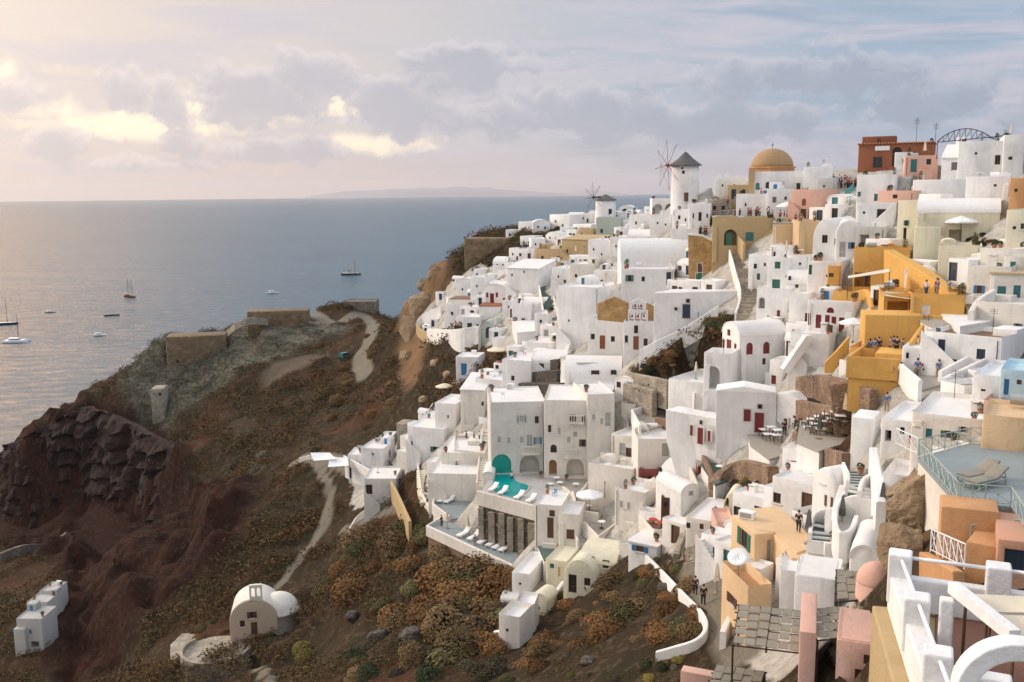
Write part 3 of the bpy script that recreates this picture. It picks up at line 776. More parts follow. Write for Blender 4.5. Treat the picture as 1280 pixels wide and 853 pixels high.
# boats -------------------------------------------------------------
def hull(bm, L, B, H, nseg=12, sheer=.3):
    rows = []
    for i in range(nseg + 1):
        u = i / nseg; x = (u - .5) * L; w = B / 2 * (1 - max(0, (u - .45) / .55) ** 2.2) * (.78 + .22 * min(1, u * 4)); s = H * (1 + sheer * (abs(u - .35) ** 1.6))
        w = max(w, .02)
        rows.append([bm.verts.new(v) for v in ((x, -w, s), (x, -w * .8, s * .35), (x, -w * .35, -.35), (x, w * .35, -.35), (x, w * .8, s * .35), (x, w, s))])
    for A, Bq in zip(rows, rows[1:]):
        for k in range(5): bm.faces.new((A[k], A[k + 1], Bq[k + 1], Bq[k]))
        bm.faces.new((A[5], A[0], Bq[0], Bq[5]))
    bm.faces.new(rows[0]); bm.faces.new(rows[-1][::-1]); bmesh.ops.recalc_face_normals(bm, faces=bm.faces)
def boat(px, py, yaw, L, hullmat, label, kind):
    P = PZ(px, py, 0); t = thing('boat' if kind != 'cat' else 'catamaran', tuple(P), R(yaw), label, 'boat')
    B = L * .26; H = L * .085
    if kind == 'cat':
        for s in (-1, 1):
            bm = bmesh.new(); hull(bm, L, L * .14, H * 1.1); bm.transform(Matrix.Translation((0, s * L * .2, 0))); me_obj('hull', bm, hullmat, t)
        bevobj('deck', 'white', t, [(-L * .42, L * .3, -L * .22, L * .22, H * .8, H * 1.15)], .1)
        bevobj('cabin', 'white', t, [(-L * .3, L * .12, -L * .17, L * .17, H * 1.15, H * 2.2)], .25)
        bevobj('cabin_window', 'glass', t, [(-L * .22, L * .135, -L * .174, L * .174, H * 1.5, H * 1.95)], .05)
    else:
        bm = bmesh.new(); hull(bm, L, B, H); me_obj('hull', bm, hullmat, t)
        bm = bmesh.new(); hull(bm, L * .94, B * .9, H * .25, 12, 0); bm.transform(Matrix.Translation((-L * .005, 0, H * .92))); me_obj('deck', bm, 'wood' if kind in ('ship', 'open') else 'white', t)
        if kind in ('motor', 'ferry'):
            bevobj('cabin', 'white', t, [(-L * .25, L * .12, -B * .3, B * .3, H, H * 2.3)], .12); bevobj('cabin_window', 'glass', t, [(-L * .2, L * .125, -B * .305, B * .305, H * 1.6, H * 2.05)], .03)
            bevobj('canopy', 'white' if kind == 'motor' else 'n', t, [(-L * .38, L * .05, -B * .36, B * .36, H * 2.6, H * 2.75)], .03)
            bm = bmesh.new(); 
            for x in (-L * .36, L * .03):
                for s in (-1, 1): tube(bm, (x, s * B * .33, H), (x, s * B * .33, H * 2.65), .04)
            me_obj('canopy_posts', bm, 'metal', t)
        if kind == 'ship':
            bevobj('cabin', 'wood', t, [(-L * .4, -L * .12, -B * .3, B * .3, H, H * 1.9)], .15); bevobj('cabin_window', 'glass', t, [(-L * .36, -L * .15, -B * .305, B * .305, H * 1.35, H * 1.65)], .03)
            bm = bmesh.new(); lathe(bm, [(0, 0), (.02, 0)], 4); bm.free()
        if kind == 'open':
            bevobj('bench', 'wood', t, [(-L * .3, -L * .22, -B * .4, B * .4, H * .9, H * 1.25), (0, L * .08, -B * .42, B * .42, H * .9, H * 1.25)], .04)
    ms = {'ship': ((-.18, 1.0), (.14, .95)), 'cat': ((.08, 1.1),), 'ferry': ((.2, .7),), 'sail': ((.05, 1.2),), 'motor': (), 'open': ()}[kind]
    for mx, mh in ms:
        bm = bmesh.new(); tube(bm, (mx * L, 0, H), (mx * L, 0, H + mh * L), L * .011, 6, L * .006); 
        if kind == 'ship':
            for zz in (.5, .75): tube(bm, (mx * L, -L * .16, H + mh * L * zz), (mx * L, L * .16, H + mh * L * zz), L * .006, 5)
        m_ = me_obj('mast', bm, 'wood', t)
        bm = bmesh.new()
        for q in ((L * .47, 0, H * 1.1), (-L * .46, 0, H * 1.1), (mx * L, B * .45, H), (mx * L, -B * .45, H)): tube(bm, (mx * L, 0, H + mh * L * .96), q, .035, 4)
        me_obj('rigging', bm, 'iron', m_)
    if kind == 'ship':
        bm = bmesh.new(); tube(bm, (-L * .18, 0, H * 2.2), (-L * .48, 0, H * 2.4), L * .02, 6); tube(bm, (L * .14, 0, H * 1.8), (-L * .14, 0, H * 2.0), L * .02, 6); me_obj('furled_sail', bm, 'cream', t)
        bm = bmesh.new(); tube(bm, (L * .45, 0, H * 1.2), (L * .66, 0, H * 1.9), L * .012, 6); me_obj('bowsprit', bm, 'wood', t)
    return t
# ---------------------------------------------------------------- ground zones (where the earth itself changes)
def zone(poly, soft=3.0):
    P = [G(*p)[:2] for p in poly]
    m = inpoly(XX, YY, P).astype(float)
    k = max(1, int(soft / GS))
    for _ in range(k):
        q = m.copy(); q[1:-1, 1:-1] = (m[1:-1, 1:-1] * 2 + m[:-2, 1:-1] + m[2:, 1:-1] + m[1:-1, :-2] + m[1:-1, 2:]) / 6; m = q
    return m
def line_zone(path, w):
    P = np.array([G(*p) for p in path]); Q = np.array(catmull(P, 40)); m = np.zeros(XX.shape)
    for q in Q: m = np.maximum(m, np.clip(1.6 - np.hypot(XX - q[0], YY - q[1]) / w, 0, 1))
    return m, Q
VILL = [(640,262),(880,215),(1060,200),(1279,180),(1279,700),(1100,700),(1060,820),(900,800),(905,770),(860,710),(810,700),(720,720),(640,790),(625,730),(640,700),(560,665),(525,580),(440,640),(440,570),(520,530),(560,490),(600,430),(535,425),(525,395),(600,330)]
village = zone(VILL, 2)
for hole in ([(785,505),(788,458),(828,436),(898,390),(930,398),(926,436),(885,474),(850,500)], [(880,640),(930,580),(985,600),(960,640),(900,650)], [(1110,690),(1118,620),(1140,580),(1175,640),(1170,700)],
             [(640,790),(700,740),(800,690),(850,700),(885,770),(860,800),(640,853)], [(535,440),(600,425),(640,440),(590,500),(540,520)], [(600,330),(560,310),(640,290),(700,275),(690,300),(640,330)], [(980,480),(1080,470),(1080,560),(1000,560)]):
    village = np.clip(village - zone(hole, 1.5), 0, 1)
red = np.clip(zone([(0,560),(110,500),(200,520),(240,600),(260,700),(120,840),(60,853),(80,700),(0,690)], 6) + zone([(100,640),(330,600),(300,700),(150,800),(100,760)], 6), 0, 1)
orange = np.clip(zone([(500,400),(520,345),(550,330),(560,370),(535,420),(520,480),(500,480)], 2) + zone([(1100,700),(1112,630),(1140,580),(1180,650),(1175,720)], 1.5), 0, 1)
road, RP = line_zone([(330,400),(400,396),(450,394),(466,405),(462,425),(450,445),(456,470)], 2.3)
for pth, w in (([(385,575),(408,600),(412,630),(400,665),(375,700),(345,735)], .9), ([(300,815),(330,840),(345,853)], .7), ([(872,700),(885,730),(905,765),(925,795),(935,815)], 1.5), ([(370,575),(420,575),(440,585)], 1.8), ([(500,630),(455,650),(430,660)], 1)):
    road = np.maximum(road, line_zone(pth, w)[0])
dry = zone([(325,472),(352,448),(392,436),(412,442),(380,464),(338,490)], 5)
greyrock = zone([(210,400),(400,395),(440,410),(300,470),(230,520),(170,560),(150,480)], 6)
wild = np.clip(1 - village * 1.4 - road * .8, 0, 1)
_vb = village.copy()
for _ in range(14):
    q = _vb.copy(); q[1:-1, 1:-1] = (_vb[:-2, 1:-1] + _vb[2:, 1:-1] + _vb[1:-1, :-2] + _vb[1:-1, 2:]) / 4; _vb = q
wsoft = wild * np.clip(1 - _vb * 2.6, 0, 1)
nn1 = fbm(XX / 26, YY / 26, 3, 5); nn2 = fbm(XX / 6, YY / 6, 20, 4)
ridg = 1 - np.abs(fbm(XX / 18 + nn1 * 1.2, YY / 30 + nn1, 40, 4)) * 4
ZT = Z0 + wild * nn2 * .35 + wsoft * (nn1 * 5.5 + nn2 * 2.2 + (ridg - .6) * 3.6 * np.clip(red + .3, 0, 1)) * np.clip((YY - 55) / 60, .12, 1)
def strata(z, h, ph):
    q = z / h + ph; f = q - np.floor(q); f = np.clip((f - .3) / .4, 0, 1); f = f * f * (3 - 2 * f); return (np.floor(q) + f - ph) * h
_ph = fbm(XX / 40, YY / 40, 60, 3) * 1.6
_b = np.clip(red * .85 + .35 * greyrock + orange * .7 + .38, 0, .9) * wsoft * np.clip(1 - road * 1.3, 0, 1) * np.clip((YY - 80) / 60, 0, 1)
ZT = ZT * (1 - _b) + (strata(ZT, 11.0, _ph) * .62 + strata(ZT, 3.6, _ph * 2 + fbm(XX / 9, YY / 9, 71, 3)) * .38) * _b + orange * fbm(XX / 4, YY / 4, 81, 4) * 3.2 + red * (fbm(XX / 17 + nn1, YY / 24, 85, 5) * 9.0 + (.5 - np.abs(fbm(XX / 8 + YY / 20, YY / 16, 92, 4)) * 4) * 3.2 + fbm(XX / 4, YY / 4, 96, 3) * 2.6)

def build_terrain():
    Z = ZT.copy()
    for poly, z in FOOT:
        P = np.array([p[:2] for p in poly]); x0, y0 = P.min(0) - 2; x1, y1 = P.max(0) + 2
        i0, i1 = np.searchsorted(gx, [x0, x1]); j0, j1 = np.searchsorted(gy, [y0, y1])
        if i0 >= i1 or j0 >= j1: continue
        sx, sy = XX[j0:j1, i0:i1], YY[j0:j1, i0:i1]
        c = P.mean(0); big = (P - c) * 1.0 + c
        m = inpoly(sx, sy, big)
        sub = Z[j0:j1, i0:i1]; sub[m] = np.minimum(sub[m], z)
    carve_cliff(Z)
    verts = np.stack([XX, YY, Z], -1).reshape(-1, 3)
    ny, nx = XX.shape
    idx = np.arange(ny * nx).reshape(ny, nx)
    q = np.stack([idx[:-1, :-1], idx[:-1, 1:], idx[1:, 1:], idx[1:, :-1]], -1).reshape(-1, 4)
    me = bpy.data.meshes.new('hillside'); me.vertices.add(len(verts)); me.vertices.foreach_set('co', verts.ravel())
    me.loops.add(q.size); me.loops.foreach_set('vertex_index', q.ravel()); me.polygons.add(len(q))
    me.polygons.foreach_set('loop_start', np.arange(len(q)) * 4); me.polygons.foreach_set('loop_total', np.full(len(q), 4)); me.update()
    me.polygons.foreach_set('use_smooth', np.ones(len(q), bool))
    for nm, (a, b, c) in (('zone_a', (village, red, orange)), ('zone_b', (road, dry, greyrock))):
        at = me.attributes.new(nm, 'FLOAT_COLOR', 'POINT'); at.data.foreach_set('color', np.stack([a, b, c, np.ones_like(a)], -1).astype(np.float32).ravel())
    o = bpy.data.objects.new('hillside', me); COL.objects.link(o); o['kind'] = 'structure'
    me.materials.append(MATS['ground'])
    return Z
m, nt, b = newmat('ground'); p = wpos(nt)
za = nd(nt, 'ShaderNodeSeparateColor'); a_ = nd(nt, 'ShaderNodeAttribute', attribute_name='zone_a'); lk(nt, a_.outputs['Color'], za.inputs[0])
zb = nd(nt, 'ShaderNodeSeparateColor'); a_ = nd(nt, 'ShaderNodeAttribute', attribute_name='zone_b'); lk(nt, a_.outputs['Color'], zb.inputs[0])
n_l = noise(nt, p, .035, 5, .6); n_m = noise(nt, p, .16, 5, .65); n_s = noise(nt, p, .7, 5, .7); n_x = noise(nt, p, 2.5, 4, .7)
c = mixc(nt, ramp(nt, n_m, (.42, .6)), (.050, .033, .019), (.034, .029, .016))
c = mixc(nt, ramp(nt, n_l, (.5, .62)), c, (.075, .036, .019))
c = mixc(nt, ramp(nt, n_s, (.52, .66)), c, (.105, .078, .048))
c = mixc(nt, ramp(nt, n_x, (.55, .68)), c, (.028, .024, .016))
gr = mixc(nt, ramp(nt, n_s, (.40, .62)), (.075, .07, .05), (.20, .18, .135)); gr = mixc(nt, ramp(nt, n_x, (.52, .66)), gr, (.04, .042, .028))
c = mixc(nt, zb.outputs[2], c, gr)
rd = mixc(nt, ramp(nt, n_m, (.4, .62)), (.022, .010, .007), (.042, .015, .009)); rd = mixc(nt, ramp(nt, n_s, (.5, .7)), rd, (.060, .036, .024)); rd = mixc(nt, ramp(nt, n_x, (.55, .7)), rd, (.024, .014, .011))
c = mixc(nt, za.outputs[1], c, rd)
dr = mixc(nt, ramp(nt, n_s, (.4, .7)), (.135, .105, .078), (.09, .07, .05)); c = mixc(nt, zb.outputs[1], c, dr)
og = mixc(nt, ramp(nt, n_m, (.35, .65)), (.25, .15, .08), (.18, .11, .06)); og = mixc(nt, ramp(nt, n_s, (.5, .7)), og, (.15, .10, .06)); c = mixc(nt, za.outputs[2], c, og)
vl = mixc(nt, ramp(nt, n_s, (.35, .65)), (.60, .58, .53), (.40, .36, .30)); vl = mixc(nt, ramp(nt, n_x, (.58, .75)), vl, (.22, .19, .15)); 
mv = nd(nt, 'ShaderNodeMath', operation='MULTIPLY_ADD'); lk(nt, n_s, mv.inputs[0]); mv.inputs[1].default_value = 1.2; mv.inputs[2].default_value = -.6
ad = nd(nt, 'ShaderNodeMath', operation='ADD'); lk(nt, za.outputs[0], ad.inputs[0]); lk(nt, mv.outputs[0], ad.inputs[1])
c = mixc(nt, ramp(nt, ad.outputs[0], (.4, .6)), c, vl)
rc = mixc(nt, n_s, (.24, .215, .17), (.17, .15, .115)); c = mixc(nt, ramp(nt, zb.outputs[0], (.3, .7)), c, rc)
lk(nt, c, b.inputs['Base Color']); b.inputs['Roughness'].default_value = .95; b.inputs['Specular IOR Level'].default_value = .1
hh = nd(nt, 'ShaderNodeMath', operation='ADD'); lk(nt, n_s, hh.inputs[0]); lk(nt, n_x, hh.inputs[1]); bump(nt, b, hh.outputs[0], .9, .5)

def cliff_path():
    E = [PY(*q) for q in ((2, 556, 336), (6, 556, 322), (24, 549, 313), (60, 531, 311), (105, 509, 309), (150, 526, 296), (195, 554, 279), (228, 590, 263), (242, 632, 246), (236, 668, 236))]
    Q = np.array(catmull(E, 18)); n = len(Q); L_ = np.r_[0, np.cumsum(np.hypot(*np.diff(Q[:, :2], axis=0).T))]
    T = np.gradient(Q[:, :2], axis=0); T /= np.linalg.norm(T, axis=1)[:, None]; N = np.stack([T[:, 1], -T[:, 0]], 1)      # outward, towards the foot
    u = np.linspace(0, 1, n); H = np.interp(u, [0, .15, .5, .8, 1], [34, 36, 30, 20, 8])
    return Q, N, H, L_, n
def carve_cliff(Z):
    Q, N, H, L_, n = cliff_path()
    for i in range(n):
        for k in range(0, 30):
            o = 1.5 + k; x, y = Q[i, 0] + N[i, 0] * o, Q[i, 1] + N[i, 1] * o; a = int(round((x - GX0) / GS)); b = int(round((y - GY0) / GS))
            lim = Q[i, 2] - H[i] * min(1, o / 5) - .12 * max(0, o - 5) + 1.0 + max(0, o - 22) * 1.2
            if 0 <= a < len(gx) and 0 <= b < len(gy): Z[b, a] = min(Z[b, a], max(4.0, lim + float(nn2[b, a]) * 2.5))
def build_cliff():
    Q, N, H, L_, n = cliff_path(); m_ = 46; bm = bmesh.new(); g = []
    for j in range(m_ + 8):
        if j >= 8:
            t = (j - 8) / (m_ - 1); z = Q[:, 2] - t * H; out = t * H * .16
            sx = L_ / 9.0; sz = z / 7.0
            d = fbm(sx, sz * .35, 201, 5) * 9 * min(1, t * 6 + .15) + (.5 - np.abs(fbm(sx * 1.8, sz * .5, 207, 4)) * 4) * 2.6 * min(1, t * 5) + fbm(sx * 5, sz * 4, 211, 4) * 2.2
            led = z / 5.2 + fbm(sx, sz * 0 + 2, 215, 3) * 2; d = d + (led - np.floor(led)) * -1.8
            p = np.stack([Q[:, 0] + N[:, 0] * (out + d), Q[:, 1] + N[:, 1] * (out + d), z], 1)
        else:
            b_ = (8 - j) * 1.1; z = Q[:, 2] - (8 - j) * .55 + fbm(L_ / 5, L_ * 0 + j * .35, 221, 4) * 1.6 * min(1, (8 - j) / 2); p = np.stack([Q[:, 0] - N[:, 0] * b_, Q[:, 1] - N[:, 1] * b_, z], 1)
        g.append([bm.verts.new(x) for x in p])
    for A, B in zip(g, g[1:]):
        for i in range(n - 1): bm.faces.new((A[i], B[i], B[i + 1], A[i + 1]))
    bmesh.ops.recalc_face_normals(bm, faces=bm.faces)
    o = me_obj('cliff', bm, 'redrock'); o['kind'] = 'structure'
# ---------------------------------------------------------------- sea
def build_sea():
    bm = bmesh.new(); Rr = [0, 300, 800, 2000, 6000, 15000, 38000]; prev = None
    lathe(bm, [(r, 0) for r in Rr], 96)
    for f in bm.faces:
        if f.normal.z < 0: f.normal_flip()
    m, nt, b = newmat('sea'); p = wpos(nt)
    mp = nd(nt, 'ShaderNodeMapping'); mp.inputs['Scale'].default_value = (.5, 1, 1); lk(nt, p, mp.inputs[0])
    w1 = noise(nt, mp.outputs[0], .09, 6, .62, .4); w2 = noise(nt, mp.outputs[0], .012, 3, .5)
    big = ramp(nt, noise(nt, p, .0018, 4, .6), (.35, .65))
    c = mixc(nt, big, (.006, .062, .105), (.012, .08, .125)); lk(nt, c, b.inputs['Base Color'])
    w3 = noise(nt, mp.outputs[0], .4, 3, .6)
    mx = nd(nt, 'ShaderNodeMath', operation='MULTIPLY_ADD'); lk(nt, w2, mx.inputs[0]); mx.inputs[1].default_value = 2.5; lk(nt, w1, mx.inputs[2])
    m2 = nd(nt, 'ShaderNodeMath', operation='MULTIPLY_ADD'); lk(nt, w3, m2.inputs[0]); m2.inputs[1].default_value = .22; lk(nt, mx.outputs[0], m2.inputs[2])
    bn = nd(nt, 'ShaderNodeBump'); bn.inputs['Strength'].default_value = 1; bn.inputs['Distance'].default_value = SEA_BUMP; lk(nt, m2.outputs[0], bn.inputs['Height'])
    out = [n for n in nt.nodes if n.bl_idname == 'ShaderNodeOutputMaterial'][0]
    df = nd(nt, 'ShaderNodeBsdfDiffuse'); lk(nt, c, df.inputs[0]); gl = nd(nt, 'ShaderNodeBsdfGlossy'); gl.inputs['Roughness'].default_value = .18; gl.inputs[0].default_value = (1, 1, 1, 1); lk(nt, bn.outputs[0], gl.inputs['Normal'])
    fr = nd(nt, 'ShaderNodeFresnel'); fr.inputs[0].default_value = 1.33; lk(nt, bn.outputs[0], fr.inputs['Normal'])
    fm = nd(nt, 'ShaderNodeMath', operation='MULTIPLY'); lk(nt, fr.outputs[0], fm.inputs[0]); fm.inputs[1].default_value = .95
    fc = nd(nt, 'ShaderNodeMath', operation='MINIMUM'); lk(nt, fm.outputs[0], fc.inputs[0]); fc.inputs[1].default_value = .29
    ms = nd(nt, 'ShaderNodeMixShader'); lk(nt, fc.outputs[0], ms.inputs[0]); lk(nt, df.outputs[0], ms.inputs[1]); lk(nt, gl.outputs[0], ms.inputs[2]); nt.nodes.remove(b); lk(nt, ms.outputs[0], out.inputs[0])
    o = me_obj('sea', bm, 'sea'); o['kind'] = 'structure'
SEA_BUMP = 2.6
def build_islands():
    plain('island', (.30, .29, .32), .95, 0, .2, .004)
    for nm, x0, x1, Y, h, sd, e in (('distant_island', 385, 740, 33000, 400, 5, 1.0), ('distant_island', 690, 790, 33000, 190, 14, 1.)):
        bm = bmesh.new(); n = 70; m_ = 16; g = []
        xa = (x0 - 640) / F * Y; xb = (x1 - 640) / F * Y
        for i in range(n + 1):
            u = i / n; row = []
            env = math.sin(math.pi * u) ** .5
            for j in range(m_ + 1):
                v = j / m_; x = xa + (xb - xa) * u; y = Y + (v - .5) * 3000
                z = h * env * math.sin(math.pi * v) * float(.55 + .9 * fbm(np.array(u * 6 + sd), np.array(v * 2 + sd), sd, 4) + .5 * math.exp(-((u - .45) / .22) ** 2)) - 6
                row.append(bm.verts.new((x, y, z)))
            g.append(row)
        for A, B in zip(g, g[1:]):
            for j in range(m_): bm.faces.new((A[j], B[j], B[j + 1], A[j + 1]))
        bmesh.ops.recalc_face_normals(bm, faces=bm.faces)
        o = me_obj(nm, bm, 'island', None, True); o['kind'] = 'structure'
# ---------------------------------------------------------------- sky, sun, haze, camera
SUN_AZ, SUN_EL = -68.0, 24.0     # degrees: left of the view direction
def build_sky():
    w = bpy.data.worlds.new('World'); scn.world = w; w.use_nodes = True
    nt = w.node_tree; nt.nodes.clear()
    out = nd(nt, 'ShaderNodeOutputWorld'); bg = nd(nt, 'ShaderNodeBackground'); lk(nt, bg.outputs[0], out.inputs[0])
    sky = nd(nt, 'ShaderNodeTexSky', sky_type='NISHITA'); sky.sun_disc = False
    sky.sun_elevation = R(SUN_EL); sky.sun_rotation = R(SUN_AZ); sky.air_density = 1.2; sky.dust_density = 2.0
    bg.inputs[1].default_value = .1
    tc = nd(nt, 'ShaderNodeTexCoord').outputs['Generated']
    sx = nd(nt, 'ShaderNodeSeparateXYZ'); lk(nt, tc, sx.inputs[0])
    def mt(op, a, b=0, c=None):
        n = nd(nt, 'ShaderNodeMath', operation=op)
        for i, v in enumerate((a, b) if c is None else (a, b, c)):
            if hasattr(v, 'is_output'): lk(nt, v, n.inputs[i])
            else: n.inputs[i].default_value = v
        return n.outputs[0]
    az = mt('MULTIPLY', mt('ARCTAN2', sx.outputs[0], sx.outputs[1]), 57.2958)      # degrees right of forward
    el = mt('MULTIPLY', mt('ARCSINE', sx.outputs[2]), 57.2958)
    def sm(v, a, b):
        n = nd(nt, 'ShaderNodeMapRange', interpolation_type='SMOOTHSTEP'); n.inputs[1].default_value = a; n.inputs[2].default_value = b; lk(nt, v, n.inputs[0]); return n.outputs[0]
    def bell(v, c, wd): return mt('POWER', 2.718, mt('MULTIPLY', mt('POWER', mt('ABSOLUTE', mt('DIVIDE', mt('SUBTRACT', v, c), wd)), 2), -1))
    cv = nd(nt, 'ShaderNodeCombineXYZ'); lk(nt, mt('MULTIPLY', az, .42), cv.inputs[0]); lk(nt, el, cv.inputs[1])
    def nz(sc, det, ro, ofs=(0, 0, 0), dist=0, vec=None):
        mp = nd(nt, 'ShaderNodeMapping'); mp.inputs['Location'].default_value = ofs; lk(nt, vec or cv.outputs[0], mp.inputs[0]); return noise(nt, mp.outputs[0], sc, det, ro, dist)
    right = sm(az, -26, 26)
    # high overcast: warm cream at the left, slate blue at the right, streaked
    c = mixc(nt, right, (.68, .58, .53), (.30, .39, .51))
    lowc = mixc(nt, right, (.66, .53, .48), (.40, .38, .46))
    c = mixc(nt, sm(el, 4.2, .3), c, lowc)
    cs = nd(nt, 'ShaderNodeCombineXYZ'); lk(nt, mt('MULTIPLY', az, .13), cs.inputs[0]); lk(nt, mt('ADD', el, mt('MULTIPLY', az, .04)), cs.inputs[1])
    st = nz(.55, 5, .6, (3.1, 1.7, 0), .8, cs.outputs[0])
    c = mixc(nt, mt('MULTIPLY', sm(st, .40, .64), .85), c, mixc(nt, right, (.55, .51, .56), (.52, .49, .56)))
    c = mixc(nt, mt('MULTIPLY', sm(nz(.8, 4, .6, (9.3, 4.1, 0), .5, cs.outputs[0]), .5, .75), mt('MULTIPLY', sm(az, -14, 12), .7)), c, (.24, .33, .44))
    # bright cream gaps low on the left, then the cumulus banks in front of them
    cv2 = nd(nt, 'ShaderNodeCombineXYZ'); lk(nt, mt('MULTIPLY', az, .85), cv2.inputs[0]); lk(nt, el, cv2.inputs[1])
    def blobs(lst):
        acc = None
        for (a, e, wa, we, g) in lst:
            v = mt('MULTIPLY', mt('MULTIPLY', bell(az, a, wa), bell(el, e, we)), g); acc = v if acc is None else mt('MAXIMUM', acc, v)
        return acc
    gp = blobs([(-21, 3.8, 5.2, .75, 1.1), (-18, 5.0, 1.5, .8, 1), (-10, 5.1, 1.5, .9, 1), (-8, 2.9, 4.2, .65, .85), (-28, 6.5, 2.5, .6, .7), (-25, 4.6, 2.5, .8, .6), (-15, 4.2, 2.5, .6, .7)])
    gn_ = nz(.85, 5, .55, (1.2, 7.7, 0), .4, cv2.outputs[0])
    gap = sm(mt('ADD', gp, mt('MULTIPLY', mt('SUBTRACT', gn_, .5), 1.3)), .15, .85)
    c = mixc(nt, mt('MULTIPLY', gap, .8), c, (1.08, .92, .68))
    CL = [(-28, 5.3, 3.0, 1.0, 1), (-21.2, 5.7, 1.5, 1.2, 1), (-19.2, 5.3, 1.3, 1.4, 1), (-14.6, 5.6, 3.8, 1.7, 1.15), (-11.4, 6.7, 2.6, 1.2, 1.1), (-6.4, 5.0, 3.4, 1.7, 1.1), (-3.6, 6.6, 3.0, 1.1, 1), (0, 4.3, 4.5, 1.2, 1),
          (-24.8, 2.7, 1.8, .8, 1), (-18.6, 2.9, 1.4, .7, .9), (-13.2, 2.6, 3.8, .8, 1), (-21, 1.9, 5, .6, .7), (5, 4.8, 5, 1.5, 1.05), (-33, 3.6, 4, 1.2, 1), (12, 4.0, 7, 1.3, 1.05), (17, 6.4, 7, 1.2, .95), (-2, 7.6, 5, .9, .9), (24, 4.5, 5, 1.2, .9)]
    CL = [(a_, e_, wa_ * 1.12, we_ * 1.12, g_) for a_, e_, wa_, we_, g_ in CL]
    def density(dy):
        cu = nz(.5, 8, .58, (12.4, 3.3 + dy, 0), .2, cv2.outputs[0]); e2 = mt('ADD', el, dy); acc = None
        for (a_, e_, wa, we, g) in CL:
            v = mt('MULTIPLY', mt('MULTIPLY', bell(az, a_, wa), bell(e2, e_, we)), g); acc = v if acc is None else mt('MAXIMUM', acc, v)
        return acc, mt('ADD', mt('MULTIPLY', mt('SUBTRACT', cu, .5), 2.2), mt('SUBTRACT', acc, .36))
    acc, dens = density(0); acc2, dens2 = density(.5)
    body = mt('MULTIPLY', sm(dens, -.06, .26), sm(acc, .03, .2))
    lit = mt('MULTIPLY', sm(mt('SUBTRACT', dens, dens2), -.16, .34), sm(dens, .75, .05))
    ccol = mixc(nt, lit, mixc(nt, right, (.51, .47, .51), (.28, .33, .425)), mixc(nt, right, (.76, .66, .64), (.46, .48, .56)))
    c = mixc(nt, mt('MULTIPLY', body, .9), c, ccol)
    # haze of the air low down, then clearer, brighter overcast overhead
    c = mixc(nt, mt('MULTIPLY', sm(el, 1.6, 0), .7), c, lowc)
    c = mixc(nt, mt('MULTIPLY', sm(el, 11, 34), .92), c, mixc(nt, sm(az, -60, 20), (1.10, 1.04, 1.0), (.88, .98, 1.16)))
    glow = mt('MULTIPLY', bell(az, -62, 22), bell(el, 9, 15))
    added_glow = mt('MULTIPLY', bell(az, -36, 12), bell(el, 22, 5))  # added warm patch above the frame, so the left sea reflects gold
    c = mixc(nt, mt('MINIMUM', mt('MULTIPLY', glow, .8), 1), c, (2.4, 1.75, 1.2))
    c = mixc(nt, mt('MINIMUM', mt('MULTIPLY', added_glow, .95), 1), c, (13.0, 7.0, 2.9))
    # below the horizon: dull
    c = mixc(nt, sm(el, 0, -3), c, (.25, .25, .26))
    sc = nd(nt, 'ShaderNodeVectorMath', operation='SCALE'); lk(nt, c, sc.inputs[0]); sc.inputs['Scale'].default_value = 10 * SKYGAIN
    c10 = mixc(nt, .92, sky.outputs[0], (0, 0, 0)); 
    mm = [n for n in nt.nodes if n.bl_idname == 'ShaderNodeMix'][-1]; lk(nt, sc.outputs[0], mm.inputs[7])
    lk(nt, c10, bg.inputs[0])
    w.cycles.sampling_method = 'MANUAL'; w.cycles.sample_map_resolution = 512
SKYGAIN = .86
def build_lights():
    l = bpy.data.lights.new('sun', 'SUN'); l.energy = 1.5; l.angle = R(11); l.color = (1, .90, .80)
    o = bpy.data.objects.new('sun', l); COL.objects.link(o)
    a, e = R(SUN_AZ), R(SUN_EL)
    d = Vector((math.sin(a) * math.cos(e), math.cos(a) * math.cos(e), math.sin(e)))
    o.rotation_euler = (-d).to_track_quat('-Z', 'Y').to_euler(); o.location = (0, 0, 300)
    c = bpy.data.cameras.new('camera'); c.sensor_width = 36; c.lens = 36 * F / 1280; c.clip_start = .5; c.clip_end = 300000
    co = bpy.data.objects.new('camera', c); COL.objects.link(co)
    M = Matrix((tuple(RT), tuple(UP), tuple(-fwd))).transposed().to_4x4(); M.translation = Vector(tuple(CAM)); co.matrix_world = M
    scn.camera = co
    vs = scn.view_settings; vs.view_transform = 'Standard'; vs.look = 'None'; vs.gamma = 1; vs.exposure = EXPO; vs.use_curve_mapping = False
EXPO = 0.5
def build_haze():
    bm = bmesh.new(); box(bm, -40000, 40000, -40000, 40000, -14, 620); bmesh.ops.recalc_face_normals(bm, faces=bm.faces)
    m = bpy.data.materials.new('haze'); m.use_nodes = True; nt = m.node_tree; nt.nodes.clear(); MATS['haze'] = m
    out = nd(nt, 'ShaderNodeOutputMaterial'); v = nd(nt, 'ShaderNodeVolumePrincipled'); v.inputs['Color'].default_value = (.93, .93, .96, 1); v.inputs['Density'].default_value = HAZE; v.inputs['Anisotropy'].default_value = .3
    lk(nt, v.outputs[0], out.inputs['Volume']); m.cycles.homogeneous_volume = True if hasattr(m.cycles, 'homogeneous_volume') else False
    o = me_obj('haze', bm, 'haze'); o['kind'] = 'stuff'
HAZE = 2.2e-5
H = house
